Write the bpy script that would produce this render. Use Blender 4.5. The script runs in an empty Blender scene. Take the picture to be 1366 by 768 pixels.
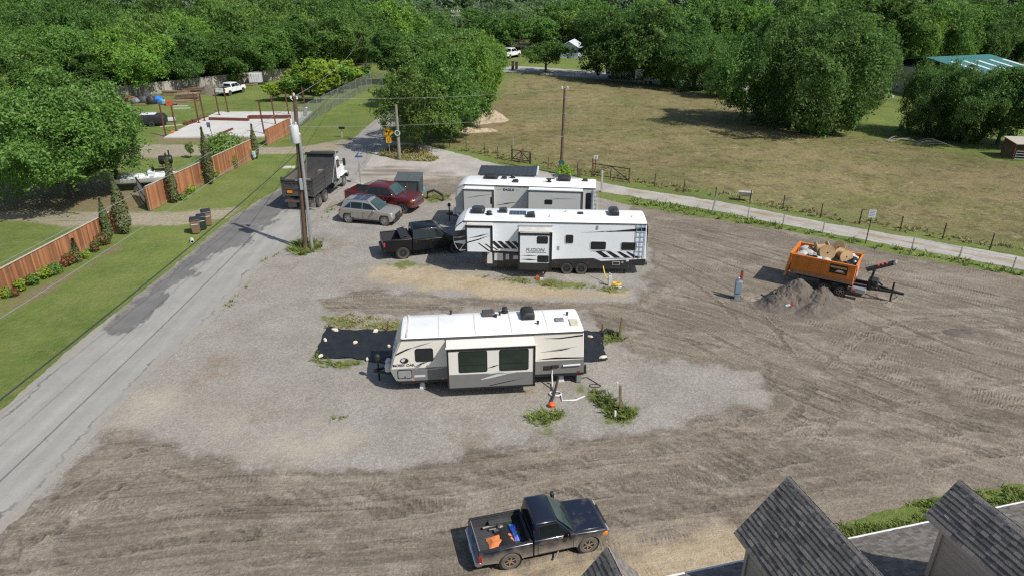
import bpy, bmesh, math, random
import numpy as np
from mathutils import Vector, Matrix, noise as mnoise
from mathutils.geometry import delaunay_2d_cdt
RD = math.radians
FPX, PIT, CAMH = 911.0, RD(24.5), 18.2
scene = bpy.context.scene
COL = scene.collection

# ------------------------------------------------------------------ helpers
def at(px, py, z=0.0):
    """world point at height z seen at photo pixel (px, py)"""
    u = (px - 683) / FPX; v = (384 - py) / FPX
    d = (u, math.cos(PIT) + v * math.sin(PIT), -math.sin(PIT) + v * math.cos(PIT))
    t = (z - CAMH) / d[2]
    return Vector((d[0] * t, d[1] * t, z))
def proj(x, y, z):
    z -= CAMH
    dep = y * math.cos(PIT) - z * math.sin(PIT); up = y * math.sin(PIT) + z * math.cos(PIT)
    return 683 + FPX * x / dep, 384 - FPX * up / dep, dep
def pts(l, z=0.0): return [at(a, b, z) for a, b in l]

def tag(o, label=None, cat=None, group=None, kind=None):
    if label: o['label'] = label
    if cat: o['category'] = cat
    if group: o['group'] = group
    if kind: o['kind'] = kind
    return o
def thing(name, label, cat, loc=(0, 0, 0), rz=0, group=None):
    o = bpy.data.objects.new(name, None); COL.objects.link(o)
    o.location = loc; o.rotation_euler = (0, 0, rz); o.empty_display_size = .2
    return tag(o, label, cat, group)
def dup(root, loc=None, rz=None, label=None, scale=None):
    r = root.copy(); COL.objects.link(r)
    if loc is not None: r.location = loc
    if rz is not None: r.rotation_euler = (0, 0, rz)
    if scale is not None: r.scale = scale if hasattr(scale, '__len__') else (scale,) * 3
    if label: r['label'] = label
    for ch in list(root.children):
        c = ch.copy(); COL.objects.link(c); c.parent = r
        for g in ch.children:
            d = g.copy(); COL.objects.link(d); d.parent = c
    return r

class MB:
    def __init__(s): s.v = []; s.f = []; s.t = []; s.ct = 0.0
    def add(s, vs, fs):
        n = len(s.v); s.v += [tuple(q) for q in vs]
        for f in fs: s.f.append([i + n for i in f]); s.t.append(s.ct)
        return s
    def tint(s, t): s.ct = t; return s
    def box(s, x0, x1, y0, y1, z0, z1):
        return s.add([(x0,y0,z0),(x1,y0,z0),(x1,y1,z0),(x0,y1,z0),(x0,y0,z1),(x1,y0,z1),(x1,y1,z1),(x0,y1,z1)],
                     [(0,3,2,1),(4,5,6,7),(0,1,5,4),(1,2,6,5),(2,3,7,6),(3,0,4,7)])
    def obox(s, c, ax, ay, az, sx, sy, sz):
        c = Vector(c); V = []
        for k in (-1, 1):
            for i, j in ((-1,-1),(1,-1),(1,1),(-1,1)):
                V.append(c + ax*(i*sx/2) + ay*(j*sy/2) + az*(k*sz/2))
        return s.add(V, [(0,3,2,1),(4,5,6,7),(0,1,5,4),(1,2,6,5),(2,3,7,6),(3,0,4,7)])
    def bar(s, a, b, w, h=None, up=(0, 0, 1)):
        a = Vector(a); b = Vector(b); d = (b - a); L = d.length; d.normalize(); u = Vector(up)
        if abs(d.dot(u)) > .95: u = Vector((1, 0, 0))
        y = u.cross(d).normalized(); z = d.cross(y)
        return s.obox((a + b) / 2, d, y, z, L, w, h or w)
    def tube(s, path, r, n=8, cap=True):
        path = [Vector(q) for q in path]; V = []; Fc = []
        rs = r if hasattr(r, '__len__') else [r] * len(path)
        for i, q in enumerate(path):
            d = (path[min(i+1, len(path)-1)] - path[max(i-1, 0)]).normalized()
            u = Vector((0, 0, 1)) if abs(d.z) < .9 else Vector((1, 0, 0))
            y = u.cross(d).normalized(); z = d.cross(y)
            for k in range(n):
                a = 2*math.pi*k/n; V.append(q + (y*math.cos(a) + z*math.sin(a))*rs[i])
        for i in range(len(path)-1):
            for k in range(n):
                k2 = (k+1) % n; Fc.append((i*n+k, i*n+k2, (i+1)*n+k2, (i+1)*n+k))
        if cap: Fc.append(tuple(range(n-1, -1, -1))); Fc.append(tuple(range((len(path)-1)*n, len(path)*n)))
        return s.add(V, Fc)
    def lathe(s, prof, c=(0,0,0), axis='y', n=24, cap=True):
        V = []; Fc = []; c = Vector(c)
        for (r, h) in prof:
            for k in range(n):
                a = 2*math.pi*k/n; p, q = r*math.cos(a), r*math.sin(a)
                V.append(c + Vector({'y': (p, h, q), 'z': (p, q, h), 'x': (h, p, q)}[axis]))
        m = len(prof)
        for i in range(m-1):
            for k in range(n):
                k2 = (k+1) % n; Fc.append((i*n+k, i*n+k2, (i+1)*n+k2, (i+1)*n+k))
        if cap: Fc.append(tuple(range(n-1, -1, -1))); Fc.append(tuple(range((m-1)*n, m*n)))
        return s.add(V, Fc)
    def loft(s, rings, cap=True, closed=True):
        n = len(rings[0]); V = [q for r in rings for q in r]; Fc = []
        for i in range(len(rings)-1):
            for k in range(n if closed else n-1):
                k2 = (k+1) % n; Fc.append((i*n+k, i*n+k2, (i+1)*n+k2, (i+1)*n+k))
        if cap: Fc.append(tuple(range(n-1, -1, -1))); Fc.append(tuple(range((len(rings)-1)*n, len(rings)*n)))
        return s.add(V, Fc)
    def prism(s, prof, y0, y1):
        """profile in xz extruded along y"""
        return s.loft([[(x, y0, z) for x, z in prof], [(x, y1, z) for x, z in prof]])
    def prismz(s, prof, z0, z1):
        return s.loft([[(q[0], q[1], z0) for q in prof], [(q[0], q[1], z1) for q in prof]])
    def prismx(s, prof, x0, x1):
        return s.loft([[(x0, y, z) for y, z in prof], [(x1, y, z) for y, z in prof]])
    def poly(s, vs): return s.add(vs, [tuple(range(len(vs)))])
    def ball(s, c, rx, ry=None, rz=None, n=10, m=6, jit=0, rnd=None):
        ry = ry or rx; rz = rz or rx; c = Vector(c); V = [c + Vector((0,0,-rz))]; Fc = []
        for i in range(1, m):
            b = -math.pi/2 + math.pi*i/m
            for k in range(n):
                a = 2*math.pi*k/n; j = 1 + (rnd.uniform(-jit, jit) if rnd else 0)
                V.append(c + Vector((rx*math.cos(b)*math.cos(a)*j, ry*math.cos(b)*math.sin(a)*j, rz*math.sin(b)*j)))
        V.append(c + Vector((0,0,rz))); top = len(V)-1
        for k in range(n): Fc.append((0, 1+(k+1)%n, 1+k)); Fc.append((top, 1+(m-2)*n+k, 1+(m-2)*n+(k+1)%n))
        for i in range(m-2):
            for k in range(n):
                k2 = (k+1) % n; Fc.append((1+i*n+k, 1+i*n+k2, 1+(i+1)*n+k2, 1+(i+1)*n+k))
        return s.add(V, Fc)
    def build(s, name, mat, parent=None, bevel=0, smooth=False, segs=2, norm=True, ang=35):
        me = bpy.data.meshes.new(name); me.from_pydata(s.v, [], s.f)
        if any(s.t):
            a = me.attributes.new('tint', 'FLOAT', 'FACE'); a.data.foreach_set('value', s.t)
        if norm:
            bm = bmesh.new(); bm.from_mesh(me); bmesh.ops.recalc_face_normals(bm, faces=bm.faces); bm.to_mesh(me); bm.free()
        me.materials.append(mat)
        o = bpy.data.objects.new(name, me); COL.objects.link(o)
        if parent: o.parent = parent
        if bevel:
            m = o.modifiers.new('b', 'BEVEL'); m.width = bevel; m.segments = segs; m.limit_method = 'ANGLE'; m.angle_limit = RD(ang)
            m.harden_normals = False
        if smooth or bevel:
            me.polygons.foreach_set('use_smooth', [True]*len(me.polygons))
            me.set_sharp_from_angle(angle=RD(40 if not bevel else 60)) if hasattr(me, 'set_sharp_from_angle') else None
        return o
def pane(mb, q, u0, u1, v0, v1, off=.006, rad=.0, th=None, n=4):
    """flat (optionally thick) patch on quad q=(bl,br,tr,tl), inset in uv, with rounded corners of rad metres"""
    a, b, c, d = [Vector(p) for p in q]
    nn = (b - a).cross(d - a).normalized()
    def P(u, v): return a*(1-u)*(1-v) + b*u*(1-v) + c*u*v + d*(1-u)*v
    W = ((b-a).length + (c-d).length)/2; H = ((d-a).length + (c-b).length)/2
    ru = min(rad/W, (u1-u0)/2*.99); rv = min(rad/H, (v1-v0)/2*.99); L = []
    if rad <= 0: L = [(u0,v0),(u1,v0),(u1,v1),(u0,v1)]
    else:
        for cx, cy, a0 in ((u1-ru, v0+rv, -90), (u1-ru, v1-rv, 0), (u0+ru, v1-rv, 90), (u0+ru, v0+rv, 180)):
            for k in range(n+1):
                t = RD(a0 + 90*k/n); L.append((cx + ru*math.cos(t), cy + rv*math.sin(t)))
    top = [P(u, v) + nn*off for u, v in L]
    if th is None: mb.poly(top)
    else: mb.loft([[P(u, v) + nn*(off-th) for u, v in L], top])
    return mb

# ------------------------------------------------------------------ node helpers
class NT:
    def __init__(s, name):
        s.m = bpy.data.materials.new(name); s.m.use_nodes = True; s.t = s.m.node_tree; s.t.nodes.clear()
        s.out = s.t.nodes.new('ShaderNodeOutputMaterial'); s._c = {}
    def n(s, typ, **k):
        nd = s.t.nodes.new('ShaderNode' + typ)
        for a, b in k.items(): setattr(nd, a, b)
        return nd
    def l(s, a, b): s.t.links.new(a, b)
    def inp(s, sock, v):
        if hasattr(v, 'is_linked') or hasattr(v, 'node'): s.l(v, sock)
        else: sock.default_value = v
    def obj(s):
        if 'o' not in s._c: s._c['o'] = s.n('TexCoord').outputs['Object']
        return s._c['o']
    def pos(s):
        if 'p' not in s._c: s._c['p'] = s.n('NewGeometry').outputs['Position']
        return s._c['p']
    def attr(s, name): return s.n('Attribute', attribute_name=name).outputs['Fac']
    def map(s, co, scale=(1,1,1), rz=0, loc=(0,0,0)):
        m = s.n('Mapping'); s.l(co, m.inputs[0]); m.inputs['Scale'].default_value = scale; m.inputs['Rotation'].default_value = (0,0,rz); m.inputs['Location'].default_value = loc
        return m.outputs[0]
    def noise(s, scale, detail=4, rough=.55, co=None, dist=0):
        nd = s.n('TexNoise'); nd.inputs['Scale'].default_value = scale; nd.inputs['Detail'].default_value = detail
        nd.inputs['Roughness'].default_value = rough; nd.inputs['Distortion'].default_value = dist
        s.l(co if co is not None else s.obj(), nd.inputs['Vector']); return nd.outputs['Fac']
    def vor(s, scale, co=None, feat='F1', out='Distance'):
        nd = s.n('TexVoronoi', feature=feat); nd.inputs['Scale'].default_value = scale
        s.l(co if co is not None else s.obj(), nd.inputs['Vector']); return nd.outputs[out]
    def math(s, op, a, b=0., c=0., clamp=False):
        nd = s.n('Math', operation=op, use_clamp=clamp)
        for i, v in enumerate((a, b, c)): s.inp(nd.inputs[i], v)
        return nd.outputs[0]
    def rng(s, v, a, b, c=0., d=1., smooth=False):
        nd = s.n('MapRange', clamp=True)
        if smooth: nd.interpolation_type = 'SMOOTHSTEP'
        s.inp(nd.inputs[0], v)
        for i, q in enumerate((a, b, c, d)): nd.inputs[i+1].default_value = q
        return nd.outputs[0]
    def mix(s, f, a, b, mode='MIX'):
        nd = s.n('Mix', data_type='RGBA', blend_type=mode)
        s.inp(nd.inputs[0], f)
        for i, v in ((6, a), (7, b)):
            if isinstance(v, (tuple, list)): v = tuple(v)[:3] + (1.,)
            s.inp(nd.inputs[i], v)
        return nd.outputs[2]
    def bright(s, col, f):
        nd = s.n('VectorMath', operation='SCALE'); 
        if isinstance(col, (tuple, list)): nd.inputs[0].default_value = tuple(col)[:3]
        else: s.l(col, nd.inputs[0])
        s.inp(nd.inputs['Scale'], f); return nd.outputs[0]
    def bump(s, h, strength=.5, dist=.05, nrm=None):
        nd = s.n('Bump'); nd.inputs['Strength'].default_value = strength; nd.inputs['Distance'].default_value = dist
        s.l(h, nd.inputs['Height'])
        if nrm is not None: s.l(nrm, nd.inputs['Normal'])
        return nd.outputs[0]
    def bsdf(s, col, rough=.6, metal=0., nrm=None, coat=0., spec=.5, trans=0., alpha=None):
        p = s.n('BsdfPrincipled')
        if isinstance(col, (tuple, list)): col = tuple(col)[:3] + (1.,)
        s.inp(p.inputs['Base Color'], col); s.inp(p.inputs['Roughness'], rough); s.inp(p.inputs['Metallic'], metal)
        p.inputs['Coat Weight'].default_value = coat; p.inputs['Specular IOR Level'].default_value = spec
        p.inputs['Coat Roughness'].default_value = .06
        if trans: p.inputs['Transmission Weight'].default_value = trans
        if nrm is not None: s.l(nrm, p.inputs['Normal'])
        return p.outputs[0]
    def done(s, sh): s.l(sh, s.out.inputs[0]); return s.m
_pm = {}
def pm(name, col, rough=.5, metal=0., var=.12, scale=2.5, bump=0., bscale=30, dirt=None, coat=0., spec=.5, tint=0.):
    """procedural surface: base colour broken up by noise, optional dust low down, optional per-face tint"""
    if name in _pm: return _pm[name]
    t = NT(name)
    f = t.rng(t.noise(scale, 6, .6), .25, .75, 1-var, 1+var)
    f = t.math('MULTIPLY', f, t.rng(t.noise(scale*9, 3), .3, .7, 1-var*.4, 1+var*.4))
    if tint: f = t.math('MULTIPLY', f, t.rng(t.attr('tint'), 0, 1, 1-tint, 1+tint))
    c = t.bright(col, f); r = rough
    if dirt:
        dc, z0, z1, amt = dirt
        z = t.n('SeparateXYZ'); t.l(t.obj(), z.inputs[0])
        g = t.rng(t.math('ADD', z.outputs[2], t.rng(t.noise(2.2, 5), .3, .7, -.15, .15)), z0, z1, amt, 0.02)
        c = t.mix(g, c, dc); r = t.rng(g, 0, 1, rough, .9)
    nr = t.bump(t.noise(bscale, 4), bump, .02) if bump else None
    _pm[name] = t.done(t.bsdf(c, r, metal, nr, coat, spec)); return _pm[name]

# ------------------------------------------------------------------ world, camera, sun
SUN_AZ = Vector((.815, -.58, 0)).normalized(); SUN_EL = RD(48)
w = bpy.data.worlds.new('World'); scene.world = w; w.use_nodes = True
nt = w.node_tree; bg = nt.nodes['Background']
sky = nt.nodes.new('ShaderNodeTexSky'); sky.sky_type = 'NISHITA'; sky.sun_disc = False
sky.sun_elevation = SUN_EL; sky.sun_rotation = math.atan2(SUN_AZ.x, SUN_AZ.y)
sky.altitude = 200; sky.air_density = 1.2; sky.dust_density = 1.5
nt.links.new(sky.outputs[0], bg.inputs[0]); bg.inputs[1].default_value = .11
sl = bpy.data.lights.new('sun', 'SUN'); sl.energy = 5.0; sl.angle = RD(.53); sl.color = (1, .955, .88)
so = bpy.data.objects.new('sun', sl); COL.objects.link(so)
sd = Vector((SUN_AZ.x*math.cos(SUN_EL), SUN_AZ.y*math.cos(SUN_EL), math.sin(SUN_EL)))
so.rotation_euler = sd.to_track_quat('Z', 'Y').to_euler(); so.location = (60, -40, 80)
cam = bpy.data.cameras.new('camera'); co = bpy.data.objects.new('camera', cam); COL.objects.link(co)
co.location = (0, 0, CAMH); co.rotation_euler = (RD(90) - PIT, 0, 0)
cam.sensor_width = 36; cam.lens = FPX / 1366 * 36; cam.clip_end = 6000; cam.clip_start = .2
scene.camera = co
scene.view_settings.view_transform = 'Standard'; scene.view_settings.look = 'None'; scene.view_settings.exposure = 0
scene.cycles.use_denoising = False; scene.cycles.filter_width = 1.25; scene.cycles.max_bounces = 7; scene.cycles.transparent_max_bounces = 12
scene.cycles.diffuse_bounces = 3; scene.cycles.glossy_bounces = 3
scene.cycles.use_adaptive_sampling = False

# ------------------------------------------------------------------ sheets with signed-distance zones
def sdf(P, poly):
    """signed distance (negative inside) of points P (n,2) to polygon"""
    poly = np.array([(q[0], q[1]) for q in poly]); n = len(poly); d = np.full(len(P), 1e9); ins = np.zeros(len(P), bool)
    for i in range(n):
        a, b = poly[i], poly[(i+1) % n]; ab = b - a; ap = P - a
        t = np.clip((ap @ ab) / max(ab @ ab, 1e-9), 0, 1)
        d = np.minimum(d, np.hypot(*(ap - t[:, None]*ab).T))
        c = (a[1] > P[:, 1]) != (b[1] > P[:, 1])
        with np.errstate(divide='ignore', invalid='ignore'):
            xi = a[0] + (P[:, 1] - a[1]) / (b[1] - a[1]) * ab[0]
        ins ^= c & (P[:, 0] < xi)
    return np.where(ins, -d, d)
def linedist(P, line):
    line = np.array([(q[0], q[1]) for q in line]); d = np.full(len(P), 1e9)
    for a, b in zip(line[:-1], line[1:]):
        ab = b - a; ap = P - a; t = np.clip((ap @ ab)/max(ab @ ab, 1e-9), 0, 1)
        d = np.minimum(d, np.hypot(*(ap - t[:, None]*ab).T))
    return d
def smoothline(l, k=2):
    for _ in range(k):
        o = [l[0]]
        for a, b in zip(l[:-1], l[1:]): o += [a*.75 + b*.25, a*.25 + b*.75]
        l = o + [l[-1]]
    return l
def jitter_poly(poly, step=.25, amp=.2, freq=.5):
    out = []; n = len(poly)
    for i in range(n):
        a, b = Vector(poly[i][:2]), Vector(poly[(i+1) % n][:2]); d = b - a; L = d.length; m = max(1, int(L/step)); m = min(m, 900)
        nn = Vector((-d.y, d.x)).normalized() if L > 0 else Vector((0, 0))
        for k in range(m):
            q = a + d*(k/m); q3 = Vector((q.x, q.y, 0))
            j = mnoise.noise(q3*freq) + .6*mnoise.noise(q3*freq*3.1) + .4*mnoise.noise(q3*freq*9)
            out.append(q + nn*(j*amp))
    return out
def sheet(name, poly, z, mat, spacing=.6, step=.3, amp=.15, freq=.6, zones={}, kind='structure', hfun=None, label=None, cat=None):
    B = jitter_poly(poly, step, amp, freq); nb = len(B)
    A = np.array([(q.x, q.y) for q in B]); lo, hi = A.min(0), A.max(0)
    gx, gy = np.meshgrid(np.arange(lo[0], hi[0], spacing), np.arange(lo[1], hi[1], spacing))
    P = np.column_stack([gx.ravel(), gy.ravel()]); P = P[sdf(P, B) < -spacing*.4]
    allp = [Vector((float(x), float(y))) for x, y in np.vstack([A, P])]
    vs, es, fs, *_ = delaunay_2d_cdt(allp, [], [list(range(nb))], 1, 1e-5)
    V = np.array([(q.x, q.y) for q in vs]); me = bpy.data.meshes.new(name)
    Z = np.full(len(V), z) if hfun is None else z + hfun(V)
    me.from_pydata([(float(a), float(b), float(c)) for (a, b), c in zip(V, Z)], [], [list(f) for f in fs])
    for k, fn in zones.items():
        a = me.attributes.new(k, 'FLOAT', 'POINT'); a.data.foreach_set('value', np.clip(fn(V), -200, 200).astype(np.float32))
    bm = bmesh.new(); bm.from_mesh(me)
    for f in bm.faces:
        if f.normal.z < 0: f.normal_flip()
    bm.to_mesh(me); bm.free()
    me.materials.append(mat); o = bpy.data.objects.new(name, me); COL.objects.link(o); tag(o, label, cat, None, kind)
    return o
# ------------------------------------------------------------------ ground materials
def mat_ground():
    t = NT('ground_grass'); p = t.pos()
    n1 = t.noise(.05, 5, co=p); n2 = t.noise(.35, 5, .6, co=p); n3 = t.noise(2.6, 5, .65, co=p); n4 = t.noise(14, 3, .7, co=p)
    st = t.noise(1.0, 4, .6, co=t.map(p, (.12, .8, 1), .12))
    lawn = t.mix(t.rng(n2, .35, .68), (.094, .148, .030), (.158, .206, .050))
    lawn = t.mix(t.rng(n3, .42, .75, 0, .55), lawn, (.215, .22, .085))
    lawn = t.mix(t.rng(t.noise(.8, 6, .7, co=p), .55, .72, 0, .7), lawn, (.235, .205, .105))
    lawn = t.mix(t.rng(t.noise(.16, 5, .6, co=t.map(p, (1, .35, 1))), .48, .68, 0, .45), lawn, (.20, .20, .075))
    nf = t.noise(.13, 7, .72, co=p); ng = t.noise(1.1, 7, .78, co=p)
    dry = t.mix(t.rng(n2, .3, .7), (.175, .152, .066), (.250, .208, .105))
    dry = t.mix(t.rng(nf, .44, .62, 0, .85), dry, (.135, .145, .048))
    dry = t.mix(t.rng(t.noise(.30, 7, .75, co=p), .56, .66, 0, .6), dry, (.085, .105, .032))
    dry = t.mix(t.rng(ng, .53, .62, 0, .8), dry, (.078, .060, .037))
    dry = t.mix(t.rng(t.noise(.07, 5, .6, co=p), .5, .66, 0, .5), dry, (.30, .225, .125))
    dry = t.mix(t.rng(t.noise(1.7, 6, .8, co=p), .58, .67, 0, .8), dry, (.42, .35, .24))
    dry = t.mix(t.rng(t.noise(.5, 5, .7, co=p), .52, .63, 0, .6), dry, (.095, .074, .044))
    dry = t.mix(t.rng(t.noise(.8, 6, .75, co=t.map(p, (1, 1, 1), .6, (9, 4, 0))), .58, .66, 0, .6), dry, (.38, .31, .20))
    dry = t.bright(dry, t.rng(t.noise(3.5, 4, .8, co=p), .3, .7, .72, 1.28))
    wob = t.math('ADD', t.rng(n2, .2, .8, -3, 3), t.rng(n3, .2, .8, -1.2, 1.2))
    fm = t.rng(t.math('ADD', t.attr('field'), wob), -4, 1.5, 1, 0, True)
    c = t.mix(fm, lawn, dry)
    # bare soil driveways
    soil = t.mix(t.rng(n3, .3, .7), (.30, .255, .19), (.42, .37, .29))
    soil = t.mix(t.rng(n4, .35, .7, 0, .6), soil, (.23, .19, .13))
    wob2 = t.math('ADD', t.rng(n2, .2, .8, -.7, .7), t.rng(n3, .2, .8, -.7, .7))
    dm = t.rng(t.math('ADD', t.attr('drive'), wob2), -.45, .35, 1, 0, True)
    dm = t.math('MULTIPLY', dm, t.rng(t.noise(.9, 5, .7, co=t.map(p, (.25, 1.6, 1), .0)), .34, .5, .35, 1))
    c = t.mix(dm, c, soil)
    # rough dark soil under the woods and worn yard edges
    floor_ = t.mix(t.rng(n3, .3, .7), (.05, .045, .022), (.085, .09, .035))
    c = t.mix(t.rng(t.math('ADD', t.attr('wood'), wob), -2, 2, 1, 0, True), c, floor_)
    brownish = t.mix(t.rng(n3, .3, .7), (.17, .125, .075), (.26, .20, .13))
    c = t.mix(t.math('MULTIPLY', t.rng(t.math('ADD', t.attr('bare'), wob2), -.5, .6, 1, 0, True), .85), c, brownish)
    c = t.bright(c, t.rng(n4, .25, .75, .72, 1.28))
    c = t.bright(c, t.rng(n1, .3, .7, .85, 1.15))
    nr = t.bump(t.math('ADD', n4, t.math('MULTIPLY', n3, 2.)), .8, .09)
    return t.done(t.bsdf(c, .95, 0, nr, spec=.15))
def mat_lot():
    t = NT('lot_gravel_and_dirt'); p = t.pos()
    n1 = t.noise(.09, 5, co=p); n2 = t.noise(.5, 6, .6, co=p); n3 = t.noise(3.2, 5, .65, co=p); n4 = t.noise(17, 3, .7, co=p)
    peb = t.vor(11., co=p, out='Color'); pg = t.n('SeparateColor'); t.l(peb, pg.inputs[0]); peb = pg.outputs[0]
    wob = t.math('ADD', t.rng(n2, .2, .8, -1.3, 1.3), t.rng(n3, .2, .8, -.45, .45))
    grav = t.mix(t.rng(n2, .3, .7), (.225, .212, .192), (.320, .304, .275))
    grav = t.mix(t.rng(n1, .35, .65, 0, .55), grav, (.275, .243, .20))
    grav = t.mix(t.rng(t.noise(.28, 6, .7, co=p), .56, .68, 0, .7), grav, (.22, .17, .125))
    grav = t.bright(grav, t.rng(peb, 0, 1, .86, 1.16))
    # tyre-worked dirt: wandering ruts, streaks and fine treads along three headings
    wn = t.n('TexNoise'); wn.inputs['Scale'].default_value = .045; wn.inputs['Detail'].default_value = 2; t.l(p, wn.inputs['Vector'])
    wv_ = t.n('VectorMath', operation='MULTIPLY_ADD'); t.l(wn.outputs['Color'], wv_.inputs[0]); wv_.inputs[1].default_value = (4.5, 4.5, 0); t.l(p, wv_.inputs[2]); pw = wv_.outputs[0]
    def tracks(rz, off):
        q = t.map(pw, (1, 1, 1), rz, (off, off*2, 0))
        lane = t.noise(1., 4, .6, co=t.map(q, (.045, .8, 1)))
        fine = t.noise(1., 5, .7, co=t.map(q, (.16, 3.6, 1)))
        rut = t.rng(t.math('ABSOLUTE', t.math('SUBTRACT', t.noise(1., 2, .5, co=t.map(q, (.022, .55, 1), 0, (3, 5, 0))), .5)), .004, .022, 1, 0, True)
        wv = t.n('TexWave', wave_type='BANDS', bands_direction='X'); wv.inputs['Scale'].default_value = 1.9; wv.inputs['Distortion'].default_value = 5.
        wv.inputs['Detail'].default_value = 3; wv.inputs['Detail Scale'].default_value = 2.2; t.l(t.map(q, (1, .5, 1)), wv.inputs['Vector'])
        band = t.math('MULTIPLY', t.rng(t.noise(1., 3, .5, co=t.map(q, (.05, 1.5, 1), 0, (7, 3, 0))), .48, .6), t.rng(n2, .40, .62))
        return lane, fine, t.math('MULTIPLY', wv.outputs['Fac'], band), rut
    la, fa, ta, ra = tracks(RD(-9), 0.); lb, fb, tb, rb = tracks(RD(36), 11.)
    _, _, tc, rc = tracks(RD(-38), 23.)
    def blend(a, b):
        nd = t.n('Mix', data_type='FLOAT'); t.l(east, nd.inputs[0]); t.l(a, nd.inputs[2]); t.l(b, nd.inputs[3]); return nd.outputs[0]
    east = t.rng(t.math('ADD', t.attr('east'), t.rng(n2, .2, .8, -3, 3)), -6, 6, 1, 0)
    lane, fine, tread, rut = blend(la, lb), blend(fa, fb), blend(ta, tb), blend(ra, rb)
    rut = t.math('MAXIMUM', rut, t.math('MULTIPLY', rc, t.rng(n1, .5, .6, 0, .5)))
    br = t.mix(t.rng(lane, .34, .66), (.143, .118, .092), (.214, .181, .146))
    br = t.mix(t.rng(fine, .42, .66, 0, .6), br, (.266, .227, .180))
    br = t.mix(t.rng(n2, .5, .72, 0, .55), br, (.215, .180, .142))
    br = t.bright(br, t.rng(t.noise(.22, 5, .65, co=pw), .3, .7, .80, 1.17))
    br = t.mix(t.rng(t.noise(.33, 6, .72, co=p), .54, .66, 0, .8), br, (.310, .272, .222))
    br = t.mix(t.math('MULTIPLY', t.rng(t.noise(1., 6, .7, co=t.map(pw, (.09, .5, 1), RD(-9))), .52, .66), .6), br, (.315, .275, .222))
    br = t.mix(t.rng(t.noise(.16, 6, .7, co=p), .55, .68, 0, .6), br, (.108, .088, .069))
    br = t.mix(t.math('MULTIPLY', rut, t.rng(n2, .42, .62, 0, .32)), br, (.080, .066, .053))
    br = t.mix(t.rng(tread, .35, .8, 0, .36), br, (.080, .066, .053))
    # driven wheel tracks
    td = t.math('ADD', t.attr('track'), t.rng(n3, .2, .8, -.05, .05))
    inn = t.math('MULTIPLY', t.rng(td, .10, .20, 1, 0, True), t.rng(t.noise(.28, 5, .65, co=p), .36, .60))
    zz = t.n('TexWave', wave_type='BANDS', bands_direction='DIAGONAL'); zz.inputs['Scale'].default_value = 1.15; zz.inputs['Distortion'].default_value = 4.; zz.inputs['Detail'].default_value = 2; zz.inputs['Detail Scale'].default_value = 3.; t.l(p, zz.inputs['Vector'])
    rimt = t.math('MULTIPLY', t.rng(t.math('ABSOLUTE', t.math('SUBTRACT', td, .25)), .0, .09, 1, 0), t.rng(n2, .4, .6))
    br = t.mix(t.math('MULTIPLY', inn, t.rng(zz.outputs['Fac'], .2, .8, .28, .72)), br, (.092, .076, .060))
    br = t.mix(t.math('MULTIPLY', rimt, .5), br, (.31, .268, .215))
    br = t.bright(br, t.rng(peb, 0, 1, .84, 1.17))
    bm_ = t.rng(t.math('ADD', t.attr('brown'), t.math('MULTIPLY', wob, .9)), -.28, .28, 1, 0, True)
    c = t.mix(bm_, grav, br)
    rim = t.math('MULTIPLY', t.rng(t.math('ABSOLUTE', t.math('ADD', t.attr('brown'), t.math('MULTIPLY', wob, .8))), 0, .6, 1, 0), t.rng(n3, .4, .6, 0, .6))
    c = t.mix(rim, c, (.115, .093, .072))
    sand = t.mix(t.rng(n3, .3, .7), (.325, .262, .175), (.45, .378, .27))
    sand = t.mix(t.rng(n2, .45, .7, 0, .7), sand, (.29, .21, .115))
    c = t.mix(t.rng(t.math('ADD', t.attr('sand'), wob), -.7, .5, 1, 0, True), c, sand)
    pale = t.mix(t.rng(n3, .35, .65), (.39, .345, .27), (.47, .42, .335))
    c = t.mix(t.math('MULTIPLY', t.rng(t.math('ADD', t.attr('pale'), t.math('MULTIPLY', wob, 1.6)), -2.2, 1.2, 1, 0, True), .75), c, pale)
    gr = t.mix(t.rng(n3, .3, .7), (.07, .11, .025), (.16, .19, .065))
    gr = t.mix(t.rng(n4, .4, .7, 0, .6), gr, (.25, .22, .10))
    c = t.mix(t.rng(t.math('ADD', t.attr('weed'), t.math('MULTIPLY', wob, .9)), -.45, .2, 1, 0, True), c, gr)
    c = t.bright(c, t.rng(n4, .25, .75, .78, 1.22))
    h = t.math('ADD', t.math('MULTIPLY', n4, .6), t.math('MULTIPLY', peb, .35))
    h = t.math('ADD', h, t.math('MULTIPLY', bm_, t.math('SUBTRACT', t.math('ADD', t.math('MULTIPLY', tread, .55), t.math('MULTIPLY', fine, 1.5)), t.math('ADD', t.math('MULTIPLY', rut, .3), t.math('MULTIPLY', inn, t.math('ADD', .5, t.math('MULTIPLY', zz.outputs['Fac'], .9)))))))
    h = t.math('ADD', h, t.math('MULTIPLY', n3, 1.1))
    return t.done(t.bsdf(c, .95, 0, t.bump(h, .75, .055), spec=.12))
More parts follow.
